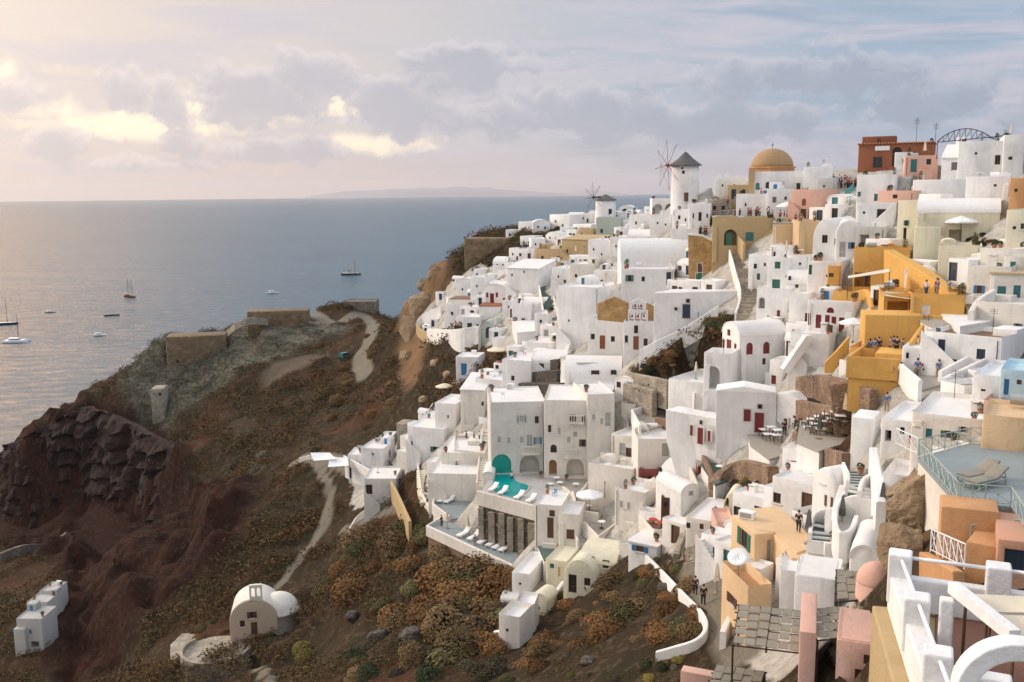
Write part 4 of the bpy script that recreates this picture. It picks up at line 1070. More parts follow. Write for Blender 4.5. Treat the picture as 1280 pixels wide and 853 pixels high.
# ================================================================= far headland cluster
far = [(632,650,287,301),(648,668,277,296),(666,688,275,293),(687,712,268,286),(710,728,266,281),(724,740,267,279),(650,666,295,311),(664,682,298,313),(682,700,290,305),(700,716,284,298),
       (616,634,322,338),(636,652,310,326),(560,578,372,384),(716,730,280,292),(640,656,330,346),(592,606,336,350),(606,616,352,364)]
for i, (a, b, t, bt) in enumerate(far):
    H(a, b, t, bt, [-20, -35, 5, -50, -8][i % 5], [5, 7, 6][i % 3], ['f', 'f', 'v', 'f', 'V', 'f'][i % 6], 'w', 'w %f %f 2 3 k;%s' % (a + (b - a) * .3, t + (bt - t) * .5, 'd %f %f 2.4 5 k' % (a + (b - a) * .65, bt - 3) if i % 2 else 'w %f %f 2 3 k' % (a + (b - a) * .7, t + (bt - t) * .55)),
      'tiny plain white house packed on the far headland beside the sea', group='white houses on the far headland', rnd=.15, chim=0)
H(671,689,329,352,-20,7,'f','t','w 680 340 3 5;d 684 348 3 6 b','narrow sandy house standing below the ruined tan walls on the far headland')
H(688,706,308,326,-25,6,'f','ly','w 694 316 3 4 t;w 700 317 2 4','pale greenish house with a flat roof beside the sandy far houses')
H(668,703,311,333,-15,7,'f','t','w 698 324 4 7 b;w 678 322 3 4','sandy flat house with a brown doorway behind the narrow sandy house')
H(702,748,300,327,-30,8,'s','tan','w 709 314 2 4;w 740 313 3 4;w 706 322 2 3','big ochre tan house with a sloping wall top on the far headland',slope=.8)
H(722,741,286,301,-20,7,'f','t','w 727 293 2 3','small ochre box house uphill of the big tan one')
H(745,776,272,296,-5,9,'f','gg','d 752 289 3 5 k','pale green house with a brown flat roof below the small windmill',roofmat='brn')
H(604,634,355,382,-28,10,'v','w','d 615 373 5 12 r;w 609 369 3 6 r;w 621 369 3 6 r;w 630 376 3 7 r','white barrel roofed house with dark red door and shutters near the cliff')
H(634,674,336,372,-30,8,'s','w','w 640 344 2 3;w 655 340 2 3','large white house with a long sloping white roof on the far side',slope=1.5)
H(571,592,348,378,-25,7,'v','w','w 578 362 2 3','white vaulted house leaning over the orange cliff edge')
H(588,606,346,376,-25,6,'f','w','w 596 358 2 3;d 600 369 3 7 e','tall white house between the vaulted cliff house and the red door house')
H(563,606,374,384,-14,6,'e','c','','long low house with a rusty brown flat roof at the cliff',roofmat='brn')
H(599,626,383,396,-10,6,'e','w','','low house with a dark red brown flat roof behind the terrace of plants',roofmat='br')
H(556,582,380,404,-22,7,'f','w','w 565 392 3 4;d 572 398 3 7 k','white house with a dark door above the walled garden at the cliff edge')
H(578,600,396,417,-12,7,'f','w','d 587 409 6 10 n;w 597 408 3 5;w 575 411 3 4','white house with a dark blue doorway beside the walled garden')
H(598,619,402,428,-20,9,'v','gg','a 611 416 8 14 n','grey green vaulted house beside the brown garden shrubs',rise=3)
H(640,664,380,404,-10,6,'f','w','R 644 400 6 7 k;R 654 401 5 6 k','white house with two dark openings and a flat roof beyond the green stair')
H(650,682,374,390,-10,7,'V','w','R 668 386 12 5 k','white vaulted house with a wide shaded porch beyond the green stair',rise=1.5)
H(668,686,392,416,-15,6,'f','w','w 676 402 3 4;d 680 411 4 8 k','white house right of the long green stair')
H(628,645,376,394,-15,6,'f','w','w 636 384 2 3','little white house behind the two dark openings house')
H(690,714,335,362,-18,8,'f','w','w 698 346 2 3;w 706 352 3 4','white flat house with a patched terrace in front of the sandy far houses')
H(712,742,330,362,-12,9,'f','c','w 720 345 3 4;d 734 355 4 8 g','cream white house with a green door below the big ochre tan house')
H(735,762,300,330,-15,8,'f','w','w 742 312 2 3;w 752 318 2 3','white house with a vine pergola roof below the small windmill')
H(762,786,296,322,-12,8,'f','w','w 770 308 2 3;w 780 310 2 3','white cube house with two small windows below the long white path')
H(784,812,288,312,-10,8,'V','w','w 792 303 2 4','white vaulted house beside the long white path',rise=1.5)
H(786,816,268,290,-5,8,'f','w','w 795 279 2 4;w 806 280 2 3','white flat house under the path that leads to the windmill')
H(773,792,257,270,-8,7,'v','w','D 781 265 8 8 k','small white arched house between the two windmills',rise=1.2,Y=270)
H(742,778,338,372,-10,9,'f','w','w 752 352 3 4;R 764 362 8 8 g','white house with a dark green gate beside the vine terrace')
# ================================================================= windmill hill
H(815,846,248,270,4,8,'f','w','A 822.5 261 10 12 k;A 837 261 11 12 k','white building with two open arches at the foot of the big windmill',name='house',par=.5)
H(812,842,268,292,0,9,'f','w','w 822 279 2 3;w 832 281 2 3','white house just under the two open arches')
H(840,862,262,290,-6,8,'f','w','w 849 272 3 5;w 857 275 2 4','white house with two small dark windows below the big windmill')
H(860,887,254,292,-4,9,'f','w','w 866 270 3 6;d 875 271 4 11 k;w 884 270 2 5','tall white house with a black door right below the big windmill')
H(884,914,249,266,-5,8,'f','stg','R 893 260 4 5 k;R 904 260 4 5 k','stone parapet building with little openings right of the windmill')
H(893,936,222,246,0,9,'f','w','w 903 232 2 3;w 918 232 2 3','white flat building between the big windmill and the domed church')
H(909,937,231,250,0,6,'f','tan','','square tan building left of the domed church')
H(920,962,242,268,-4,9,'f','w','w 932 256 2 4;R 948 259 4 6 k','white building with a grey side below the domed church')
H(936,1006,214,244,-3,10,'f','w','a 947 233 5 9 t;a 960 232 6 9 k;A 974 232 6 9 k;w 998 233 5 8 k','white body of the domed church with arched windows',name='church',cat='church',key='dome')
H(1004,1040,208,238,0,9,'f','w','w 1022 224 2 3','pale white block right of the domed church')
H(1020,1044,222,244,-5,7,'f','g','w 1030 233 2 3','light grey block in front of the pale white block')
H(958,990,236,262,-3,8,'f','w','R 968 250 5 7 k;w 982 248 3 4','white house with shaded opening behind the crowded terrace')
# tan fortress-like wall building with the arch
H(890,966,272,312,-3,10,'f','tan','A 913 297 16 20 k;d 911 299 7 15 g F;w 937 296 10 11 t','ochre tan building with a deep arch and a green shuttered window',par=.9)
H(966,1000,280,308,-3,8,'f','t','','plain sandy retaining building below the crowded terrace')
H(998,1026,276,309,8,8,'f','t','','plain sandy block under the pink house')
H(987,1026,237,276,-24,6,'f','k','a 1005 253 5 9 br;d 1004 268 7 13 b;d 1013 268 5 11 r','salmon pink house with a small niche window and brown doors',par=.5)
H(1070,1116,218,254,-6,9,'f','w','d 1097 247 9 9 t;w 1074 243 4 6 t;w 1110 238 2 3','white house with teal door below the flower crowded terrace')
H(1069,1118,253,285,-3,9,'f','w','w 1102 268 12 13 k;d 1103 280 9 8 t;w 1080 266 2 3','white house with a pinkish framed doorway and a teal gate')
H(1096,1142,238,262,-20,8,'f','k','d 1119 242 6 12 k','pink walled house behind the stair to the upper street')
H(1072,1166,180,212,-4,8,'e','br','D 1121 196 12 24 k;w 1097 203 12 14 G;w 1134 200 9 10','brick red house with big arched window on the ridge',key='redhouse',roofmat='dwood')
H(1130,1172,194,216,2,8,'f','k','','low pink house with flat roof right of the brick red house')
H(1118,1140,190,212,2,6,'f','w','R 1132 202 8 6 k','white shop front beside the brick red house')
H(1196,1254,176,222,3,12,'f','w','w 1247 200 7 12 k;w 1220 192 2 3','big white block with a dark window on top of the ridge')
H(1252,1282,168,220,3,12,'f','w','w 1263 198 5 4 k','tall white block at the ridge end with one square window')
H(1176,1206,198,222,-4,8,'s','w','R 1194 208 10 10 k','white house with a sloping stair wall in front of the big white block',slope=2)
H(1140,1214,224,252,-2,9,'f','w','A 1190 240 28 26 k;w 1199 241 6 15 k','white building with a wide shaded arch above the pale yellow house')
H(1206,1262,220,254,-2,9,'f','w','w 1244 232 2 3','broad plain white wall house under the ridge blocks')
H(1260,1290,222,266,-5,9,'f','or','w 1270 238 3 4','orange tan house cut by the right picture edge below the ridge')
H(1256,1290,262,300,-10,8,'f','ly','w 1268 285 3 4;w 1278 283 4 7','yellow cream house behind the brown terrace plants')
# ================================================================= white chapel house with curved gables, mid right
H(1015,1047,274,332,-14,1074,'vp','w','w 1031 299 7 10 k;w 1046 302 4 7 k','white chapel like house with a tall rounded gable and two dark windows',rise=2.6)
H(1044,1075,276,322,4,7,'vp','w','','white rounded gable annex behind the tall rounded gable',rise=1.6)
H(1068,1106,283,312,-4,7,'f','g','R 1080 300 12 13 k;w 1098 302 4 4','grey shaded house with a dark green doorway under an awning')
H(1008,1050,326,368,-12,8,'f','w','w 1013 337 4 13 g;w 1034 345 2 3','white house with a tall green shutter left of the ochre house')
H(962,990,306,336,-15,7,'f','w','w 968 318 3 6;w 982 320 3 4','white house with balcony railings right of the grey stair')
H(935,966,318,352,-14,8,'f','w','w 944 333 4 6 k;w 956 331 2 4;d 948 346 4 8 g','white house with a green doorway at the foot of the tan building')
H(984,1012,318,345,-8,7,'f','w','w 1000 330 2 3','white house with blank wall behind the green doors')
H(958,985,322,372,-16,8,'f','w','w 972 331 7 10 g;d 970 356 10 13 g;w 985 346 2 4','white house with a green window above a green door')
H(982,1012,338,366,-8,7,'V','w','w 987 348 3 5 k;D 996 356 4 8 k','white vaulted house with a low curved gable and dark openings')
# ================================================================= pale yellow house
H(1144,1248,249,306,0,7,'V','ly','w 1161 296 9 11 b;a 1195 276 11 8 k;R 1194 294 16 14 k;w 1250 280 3 5','long pale yellow house with a white barrel roof and dark terrace door',roofmat='roofw',rise=1.5)
H(1120,1146,250,303,-22,8,'f','ly','w 1133 279 3 7 k;d 1131 292 4 14 k','pale yellow end house with two narrow dark openings')
H(1141,1174,284,330,0,4,'n','ly','','pale yellow buttress block below the dark square window')
H(1172,1226,306,338,0,6,'f','ly','','plain pale yellow retaining house carrying the plant terrace',par=.5)
H(1224,1282,310,334,-10,8,'f','c','','cream stepped wall house right of the yellow terrace')
# right edge group
H(1207,1262,332,376,-8,9,'f','c','w 1224 362 7 10 b;d 1266 337 8 18 t','beige house with pots along its roof edge beside the grey stair')
H(1236,1292,343,380,0,4,'e','c','w 1252 364 11 12 t;d 1271 367 9 20 t','beige house with brown canopy roof and teal windows at the right edge',roofmat='thatch')
H(1254,1280,320,345,-3,6,'f','c','d 1266 334 7 18 t','small beige house with tall teal door above the brown canopy')
H(1216,1290,378,420,-20,5,'f','c','w 1272 408 5 7 b','long cream house with blank sunlit wall at the right edge')
# ================================================================= ochre house
H(1033,1048,332,374,-5,5,'f','o','w 1039 344 6 5 b;w 1058 345 3 4','left wing of the ochre yellow house with a little inscription window')
H(1066,1136,309,352,-2,4,'f','o','R 1078 350 20 18 k;d 1083 351 4 13 k F','tall middle part of the ochre yellow house with an open loggia',par=.6)
slab([(1118,312,107),(1140,324,103),(1172,343,96),(1203,368,90),(1205,384,90),(1140,384,103),(1118,366,107)],1.2,'o','ochre yellow wing wall whose top slopes down to the right')
H(1040,1088,364,382,-4,6,'f','o','','ochre yellow parapet block of the open loggia',par=.8)
H(1137,1204,367,400,-6,6,'f','o','w 1157 388 11 14 c','ochre yellow box house with a white shuttered window and tables on its roof',par=.7)
H(1104,1140,366,396,6,6,'f','o','R 1122 386 26 18 k','ochre yellow porch bay with benches in its shade')
H(1080,1152,394,432,8,4,'n','o','','ochre yellow back wall of the middle dining terrace')
H(1060,1092,434,474,-14,1122,'f','o','w 1074 464 5 9 k;w 1080 465 5 9 k;w 1069 462 3 9 c','ochre yellow house with twin dark windows carrying the dining terrace',par=.5,base=1.5)
# ================================================================= white church with bell tower and neighbours
H(735,780,398,440,-14,8,'f','w','w 741 421 5 7;w 766 424 5 7;d 753 428 7 17 br','left wing of the white church with red brown door between two windows',name='church',cat='church',roofmat='cem')
H(779,822,402,440,-4,8,'f','w','w 783 424 4 9;d 795 429 7 17 br;w 807 428 5 9;w 795 412 5 10','main front of the white church under the open bell tower',name='church',cat='church',roofmat='cem',key='church')
H(698,748,358,432,-28,10,'f','w','w 711 401 2 3','big blank white block left of the white church')
H(742,776,362,402,-20,6,'f','w','','plain white block joined behind the left church wing')
H(776,842,336,384,-4,9,'f','w','w 787 348 5 8;w 804 349 4 6;d 836 343 6 27 n;w 844 343 5 9 n','white house with tall dark blue door and two small windows above the church')
H(776,872,300,348,6,10,'V','w','w 823 325 2 3','white house with a huge smooth barrel roof above the church',rise=3.8)
slab([(818,366,134),(842,362,134),(930,363,131),(934,394,131),(896,394,132),(852,420,133),(824,432,134),(816,432,134)],.6,'w','long white wall with a dark teal door and a balcony above the garden gap',drop=1.0,ops=[('door',858,389,10,18,'n'),('window',860,376,5,5,'kk'),('window',845,386,4,4,'kk')])
slab([(861,352,152),(860,294,152),(878,296,151.5),(896,305,151),(911,318,150.5),(917,332,150),(917,354,150)],.8,'och','crumbling ochre orange facade with white coping and a green door',name='ruin',cat='ruin',coping=[1,2,3,4,5],ops=[('window',875,336,6,14,'b'),('door',874,346,8,10,'gn'),('window',893,343,5,6,'b')])
H(838,872,286,316,-4,8,'f','w','w 846 301 2 3;w 860 302 2 3','white house with dark plant tubs above the big barrel roof')
H(786,842,306,334,-8,6,'f','w','w 826 312 5 3 k;w 800 318 2 3','low white house between the vine terrace and the big barrel roof')
# ---- house with red arched windows
H(923,981,404,484,30,4.4,'V','w','a 937 436 8 15 r F;a 958 435 8 15 r F;w 955 452 4 8 k F;w 911 416 4 8 r L;d 911 437 6 25 r L;w 903 431 3 14 r L;w 919 436 3 13 r L','white vaulted house with two red arched windows on its long side',rise=1.5,Y=113)
H(879,913,441,492,-14,4,'f','w','A 891 472 17 28 k','white terrace block with one tall open arch below the red door',par=.8,Y=109.5)
H(833,884,474,535,-28,9,'f','w','D 843 522 13 20 tl;w 877 528 5 6 k','curved white house with a teal lit arch and a small pool on its roof',par=.9,rnd=.5)
H(945,986,360,404,-14,8,'f','w','A 952 379 8 14 k;w 973 394 4 12 r;w 960 397 2 5 r','white house with open corner arch and one red shutter uphill')
H(1008,1066,376,420,-14,1084,'f','w','w 1009 399 3 15 r;w 1023 402 7 17 r;w 1034 405 6 22 r;w 1042 407 6 22 r;w 1052 406 7 18 r;a 1038 388 9 7 r','white house with a row of tall red shutters and a red fanlight')
H(985,1010,366,412,-14,8,'f','w','w 1009 399 3 15 r','white blank house wall left of the red shuttered row')
H(986,1035,416,464,-14,5.5,'f','w','A 1009 445 38 33 k;D 1026 448 9 21 r F','white porch house with a wide arch and red arched door below the red shutters',par=.4,Y=103)
H(961,977,450,486,-22,3.4,'f','w','d 967 475 6 11 r','white cube with one small red door beside the stone paving',Y=107)
slab([(979,462,101.8),(1008,420,102),(1014,420,102),(1014,430,102),(992,460,101.8),(986,468,101.8)],1.2,'w','white slanting stair wall left of the wide arched porch')
# ---- lower red door houses
slab([(895,488,100),(930,483,99.5),(971,491,98.5),(971,556,98.5),(950,550,99),(895,532,100)],3.2,'w','white house front with a tall red door and red window above the dining yard',name='house',cat='house',drop=3.5,ops=[('window',934,519,9,16,'r'),('door',949,528,12,26,'r'),('window',950,508,6,6,'kk')])
slab([(971,491,98.6),(986,492,97.5),(1004,504,96),(1012,512,95.2),(1016,524,94.8),(1016,545,94.8),(992,560,97),(971,560,98.6)],2.6,'w','white end house with a curved top edge and red doors beside the dining tables',name='house',cat='house',drop=3.5,ops=[('window',983,530,5,15,'r'),('door',994,539,9,22,'r'),('window',994,521,5,4,'r')])
slab([(832,512,106),(860,518,104.5),(895,523,102),(922,540,100),(935,555,98.8),(960,577,96.5),(962,592,96.3),(930,602,99),(905,590,101),(880,574,103),(846,560,105),(832,548,106)],2.6,'w','long white house front stepping downhill with red doors and a small arched niche',name='house',cat='house',drop=3.5,ops=[('shutter',865,538,5,14,'r'),('door',876,545,9,22,'r'),('shutter',887,545,5,14,'r'),('window',877,528,5,6,'kk'),('niche',907,560,5,8,'kk'),('window',918,580,3,15,'r'),('door',922,584,5,18,'r'),('window',928,586,3,11,'r')])
# ================================================================= hotel with pool
H(614,682,502,592,4,11,'f','g','w 652 524 6 9 e;w 671 525 5 9 k;w 624 550 5 9 e;w 636 551 5 9 e;w 652 550 5 9 e;w 662 551 8 16 e;w 672 551 5 9 e;D 627 580 24 24 poolin;A 662 580 25 22 k','grey white hotel block of three floors beside the turquoise pool',base=9,par=.3)
H(680,736,500,592,-3,11,'f','c','w 687 536 4 9 k;w 699 539 4 9 e;a 692 561 8 10 k;w 711 550 5 9 e;w 719 543 5 6 e;w 729 554 5 9 k;A 691 585 10 20 or;A 719 585 22 22 k;w 716 524 8 11 b;w 729 524 5 9 b','cream hotel block with balconies and cave arches beside the pool',base=9,par=.3)
H(734,768,492,570,14,9,'f','c','w 742 522 5 8 e;w 752 527 4 8 e;d 760 524 8 18 e','cream hotel end block with grey shutters',base=6)
H(706,777,452,492,-2,9,'V','w','w 744 468 10 9 k;d 744 480 10 16 e;w 767 470 7 14 k','rounded white cave house with a dark window over a grey door',rise=2.6)
H(716,766,488,508,-4,8,'s','w','','white house with a smooth sloping roof above the cream hotel',slope=2)
H(628,664,450,500,-22,8,'f','w','w 641 473 4 6 k','white blank house with one dark window above the black stepped garden')
H(666,705,442,470,-20,7,'V','w','','white vaulted house at the head of the black stepped garden',rise=1.6)
H(658,690,428,452,-18,7,'f','w','w 668 440 2 3','plain white house above the vaulted garden house')
H(570,598,446,472,-14,6,'f','w','d 580 462 7 15 u','small white house with a bright blue door')
H(594,632,474,506,-25,7,'f','w','w 604 505 3 5 k','white house beside the narrow slope stair')
H(510,556,534,572,-26,9,'f','w','w 543 562 5 7 k;w 553 562 4 3 k;d 514 555 4 7 tl','white house with dark windows at the edge of the scrub slope',rnd=.3)
H(544,570,504,545,-22,8,'f','w','w 553 540 3 5;w 560 521 2 4','white house with a long outside stair near the blue doors')
H(576,606,488,534,-15,8,'s','c','w 604 505 3 5 k','cream house with a big smooth slanted wall',slope=1.5)
H(552,606,566,598,-8,9,'f','c','','flat white roofed house below the stone fronted terrace',par=.3)
H(536,604,592,622,-10,8,'f','c','w 558 604 5 5 k;d 575 608 5 16 g;d 580 608 4 16 b;a 576 596 8 4 k','white house with a green and brown door behind the two loungers')
H(604,618,590,620,-5,5,'v','c','','small cream vaulted hut at the pool terrace corner')
H(456,496,598,634,-10,8,'f','g','w 461 612 9 12 k','grey white house on the path with a dark window')
H(436,452,568,600,-14,6,'f','w','d 441 591 8 14 n','small white house with a dark blue door on the path')
H(452,480,560,600,-22,7,'f','w','w 466 568 3 3 u','white stepped house behind the terrace with blue gates')
H(474,490,546,562,-15,5,'f','w','d 482 553 7 9 n','small white room with a blue door above the path houses')
H(524,538,522,545,-20,6,'f','w','d 528 532 6 8 u','small white house with a blue gate at the long stair')
# ================================================================= lower centre
H(764,798,544,582,-32,9,'f','c','d 778 562 8 16 e;d 786 568 8 16 b;w 793 561 4 8 b','cream house with pale wooden balcony doors',par=.5)
H(797,850,548,592,8,7,'f','c','d 832 561 9 20 ge','plain cream house with one grey door',par=.5)
H(735,790,582,624,-26,5,'f','c','','long cream terrace house with a blank wall under the balcony doors',par=.9)
H(738,770,584,622,-20,6,'v','c','a 743 605 7 7 k;R 765 610 14 12 k','cream vaulted house with a small arched window',rise=2.2)
H(798,820,588,612,-8,4,'f','redwood','w 804 600 5 10 k;w 812 600 5 10 k','dark wooden bay with barred windows')
H(822,860,584,612,-25,7,'V','w','a 823 587 3 5 k','white domed looking house above the barrel roof',rise=1.8)
H(851,876,605,634,34,5,'v','w','w 864 617 6 6 e','white barrel roofed house with one grey window facing right',rise=1.0)
H(826,852,622,648,-6,5,'f','rw','w 832 631 4 6 k;w 846 635 5 7 k','dark brown timber house front under the white barrel roof',roofmat='roofw')
H(768,806,612,656,-28,5,'f','c','w 781 631 6 8 b;d 777 640 4 12 b;d 784 644 3 11 b','cream house with wooden doors above the cane terrace',par=.6)
H(785,821,681,704,-26,4.5,'e','w','w 800 685 10 10 b','white house with a flat white roof and a wooden window',roofmat='roofw')
H(668,702,630,682,-12,6,'f','c','w 690 642 7 8 b;d 688 660 8 26 b;w 700 658 3 8 b','cream house with a tall wooden door next to the dark stair',rnd=.3,par=.4)
H(698,724,642,682,-10,5,'f','c','w 713 668 10 12 b','cream house with a wide wooden window next to the dark stair')
H(704,746,700,742,-18,6,'vp','ly','','pale yellow chapel with a big rounded white gable',rise=2.6,name='chapel',cat='chapel')
H(682,708,700,734,-20,7,'f','ly','w 690 707 5 7 t;w 699 715 3 12 p','pale yellow house with a small teal window')
H(724,770,690,720,-18,6,'V','ly','','pale yellow vaulted store behind the rounded gable chapel',rise=1.4)
H(640,662,716,756,-20,7,'f','w','w 650 730 3 3','white courtyard house with thick walls above the shrubs')
# pinkish little ones, peach house
H(856,896,648,684,-18,7,'f','c','w 860 657 5 7 k;w 877 658 5 8 b;w 891 656 7 11 t','small cream domed house with a teal window',key='domehouse',rnd=.4)
H(895,917,652,684,8,4,'f','k','w 902 673 3 4 k;w 911 660 2 3','small rose pink house beside the cream domed house')
H(903,926,616,650,-10,3,'vp','ly','A 906 628 6 12 k','pale chapel gable with an open bell arch',rise=2,name='chapel',cat='chapel')
H(942,967,667,716,25,4.4,'n','p','w 930 674 8 22 k;d 961 692 5 34 ge','peach house with a flat roof on which a person stands',base=6,Y=68,par=.12,roofmat='p',key='peach')
H(988,1024,697,736,18,5.6,'n','p','w 981 706 5 9 b','peach stair wing right of the peach house',base=6,Y=63.5)
H(934,964,730,772,25,4.6,'f','p','w 915 750 6 12 b','lower peach annex with an orange terrace and a satellite dish',base=6,Y=62,par=.8,roofmat='orfl',key='annex')
# white houses by the green stair
H(973,1014,588,622,-6,7,'f','w','w 979 600 5 11 b;w 1001 615 4 6 k;w 1010 614 4 6 k','white house with a smooth bluish flat roof left of the green stair',rnd=.3)
H(1014,1042,586,644,-45,1066,'vp','w','w 1029 600 5 9 b;d 1029 617 10 22 e;w 1036 627 5 14 e;w 1052 625 4 3 k','white house with glazed door and rounded roof beside the green stair',rise=1.6)
H(977,1006,561,592,-20,4,'f','w','w 994 581 11 9 r','white house with a wide red window behind the bluish roof')
H(1061,1097,682,716,-4,5,'v','w','','white barrel roofed store beside the round white courtyard',rise=.9,rnd=.3)
H(1102,1134,592,618,-10,4,'f','w','','white flat house with dark holes in its roof at the rock',par=.6)
# right white houses
H(1153,1250,417,463,-20,6,'f','w','w 1177 431 9 17 n;d 1175 457 10 22 n;d 1190 460 12 22 n;w 1226 443 11 13 n','white two floor house with a brown flat roof and dark blue shutters',roofmat='brn',par=.5)
H(1126,1170,434,470,-8,8,'f','w','w 1134 442 4 5 k;d 1153 454 9 23 k','small white house with a tall black doorway')
H(1137,1227,517,560,-8,8,'f','c','w 1149 523 8 7 e;d 1147 544 14 24 t F;w 1161 542 8 12 t;w 1184 543 8 9 b;w 1204 537 6 7 k','long low white house with a broad flat roof and teal door',rnd=.4,par=.5,roofmat='roofw')
H(1100,1142,524,558,-12,7,'f','w','R 1110 545 8 14 tl;w 1128 536 3 5','small white cube with a teal corner beside the long low house')
H(1214,1252,468,504,-10,7,'f','w','w 1229 488 2 3','white cube house with glass terrace below the long ramp')
H(1248,1296,462,504,-4,5,'f','bl','d 1258 484 6 20 u;w 1274 478 4 6 b','light blue house with a bright blue door at the right edge')
H(1256,1290,500,520,-20,6,'v','p','w 1268 511 8 10 b','peach vaulted house at the right edge',rise=1.4)
H(1226,1296,520,560,-2,5,'f','p','d 1246 543 11 15 r;w 1240 528 3 3','peach house with a dark red door beyond the grey deck')
H(1228,1246,500,520,-10,5,'f','k','w 1238 512 10 8 r','pinkish porch house with a dark red opening above the grey deck')
# orange house under the deck
H(1173,1246,636,694,4,2,'n','or','','orange retaining house under the grey deck',base=8)
H(1204,1246,680,728,-10,3,'n','or','','bright orange house corner below the railings',base=6)
H(1243,1296,676,735,4,4,'n','dk','w 1268 700 26 26 n','orange brown house with a blue framed window at the right edge',base=6)
# pink house with pergolas
H(1043,1102,802,870,0,4,'f','k','w 1084 825 9 12 b;d 1075 850 14 26 b','rose pink house at the bottom of the photo with a flat roof',base=16,par=.1,roofmat='k',Y=44)
H(998,1016,790,870,0,5,'n','k','','rose pink wall house between the slatted awnings',base=16,Y=45)
H(850,890,842,870,-12,.8,'n','k','','rose pink parapet block under the lowest slatted awning',base=12,Y=55)
H(992,1047,721,764,-4,3.6,'f','w','','white block with a small turquoise pool beside the slatted awning',base=6,par=.12,Y=54.6,chim=0)
H(973,993,712,768,-4,4,'f','w','','tall white block left of the small oval pool',base=5,par=.3)
H(968,1000,700,740,-18,6,'f','w','w 1012 700 3 5','white stepped parapet house below the green stair',rnd=.3)
# fort and ruins on the promontory
H(209,284,420,458,-6,10,'n','fort','w 222 452 3 4','large square tan ruined fort wall on the promontory',name='ruin',cat='ruin',base=14,rnd=.6,Y=349)
H(190,206,486,520,-15,7,'n','stg','w 200 493 4 4 k','small ruined stone tower on the dark slope',name='ruin',cat='ruin',rnd=.4)
H(430,470,377,392,-10,9,'f','stl','R 438 386 8 6 k','long dark stone shed at the sea end of the road',name='shed',cat='shed')
H(309,386,389,408,-6,9,'n','fort','R 318 402 4 5 k;R 325 402 4 5 k','low tan ruined building at the sea edge of the promontory',name='ruin',cat='ruin',rnd=.6)
H(580,640,298,322,-12,8,'n','fort','','crumbling brown stone castle ruin at the headland tip',name='ruin',cat='ruin',rnd=.6)
H(496,512,530,552,-20,4,'n','stg','R 505 548 3 8 k','small ruined stone hut on the scrub beside the blue gate',name='ruin',cat='ruin')
# chapel low on the slope
H(288,348,750,797,-6,6.5,'vp','beige','w 303 780 6 8 k;w 315 769 6 8 k;d 318 786 8 16 b','lone beige chapel with a white barrel roof low on the slope',name='chapel',cat='chapel',roofmat='c',key='chapel',rise=3.4)
# stepped white house at lower left
H(24,56,772,820,-30,6,'f','cem','R 44 806 10 8 k;w 38 790 3 5 t','white stepped house on the dark cliff',rnd=.3,name='house')
H(36,62,752,786,-30,6,'f','cem','R 40 772 6 10 tl','white terrace house above the stepped cliff house')
H(52,72,738,770,-30,5,'f','cem','R 61 757 9 9 gg','topmost white cliff house with a greenish open room')
H(20,34,786,826,-30,5,'n','cem','','low white end wall house of the cliff group')
def V3(p): return Vector(tuple(p))
def windmill(px, py, Y, wpx, ytop, ycap, capr, hub, Rw, nsp, label, axis, capmat, spmat, win=()):
    P = PY(px, py, Y); k = P[1] / F * 1.012; r = wpx / 2 * k; h = (py - ytop) * k; hc = (ytop - ycap) * k
    t = thing('windmill', tuple(P), 0, label, 'windmill')
    bm = bmesh.new(); lathe(bm, [(r * 1.06, -5), (r * 1.03, h * .3), (r, h * .7), (r * .97, h), (0, h)], 28); tw = me_obj('tower', bm, 'w', t, True)
    bm = bmesh.new(); lathe(bm, [(r * .9, h + .02), (r * capr, h - .05), (r * capr, h + .08), (r * .55, h + hc * .5), (r * .12, h + hc * .92), (0, h + hc)], 24); me_obj('cap', bm, capmat, t)
    for (a, z, w, hh, mt_) in win:      # angle from camera direction, height fraction
        bm = bmesh.new(); bb = bmesh.new(); rr = r * (1.06 - .09 * z)
        M = Matrix.Rotation(R(a), 4, 'Z')
        box(bm, -w / 2, w / 2, -rr - .03, -rr + .3, h * z, h * z + hh, M); me_obj('window' if hh < 1.2 else 'door', bm, mt_, t)
        box(bb, -w / 2 - .1, w / 2 + .1, -rr - .06, -rr + .25, h * z + hh, h * z + hh + .1, M); me_obj('lintel', bb, 'w', t)
    ax = Vector(axis).normalized(); hb = V3(PY(hub[0], hub[1], P[1] + ax.y * r * 1.4)) - V3(P)
    side = Vector((-ax.y, ax.x, 0)); upv = Vector((0, 0, 1))
    bm = bmesh.new(); tube(bm, hb - ax * r * 1.3, hb + ax * .6, .16, 8); tube(bm, hb - ax * .15, hb + ax * .15, .38, 10); me_obj('hub', bm, spmat, t)
    tips = []
    for q in range(nsp):
        a = 2 * math.pi * q / nsp + .12; tp = hb + (side * math.cos(a) + upv * math.sin(a)) * Rw; tips.append(tp)
        bm = bmesh.new(); tube(bm, hb, tp, .06, 5, .035); me_obj('spar', bm, spmat, t)
    bm = bmesh.new()
    for q in range(nsp): tube(bm, tips[q], hb + ax * 1.6, .02, 4)
    me_obj('sail_wires', bm, 'iron', t)
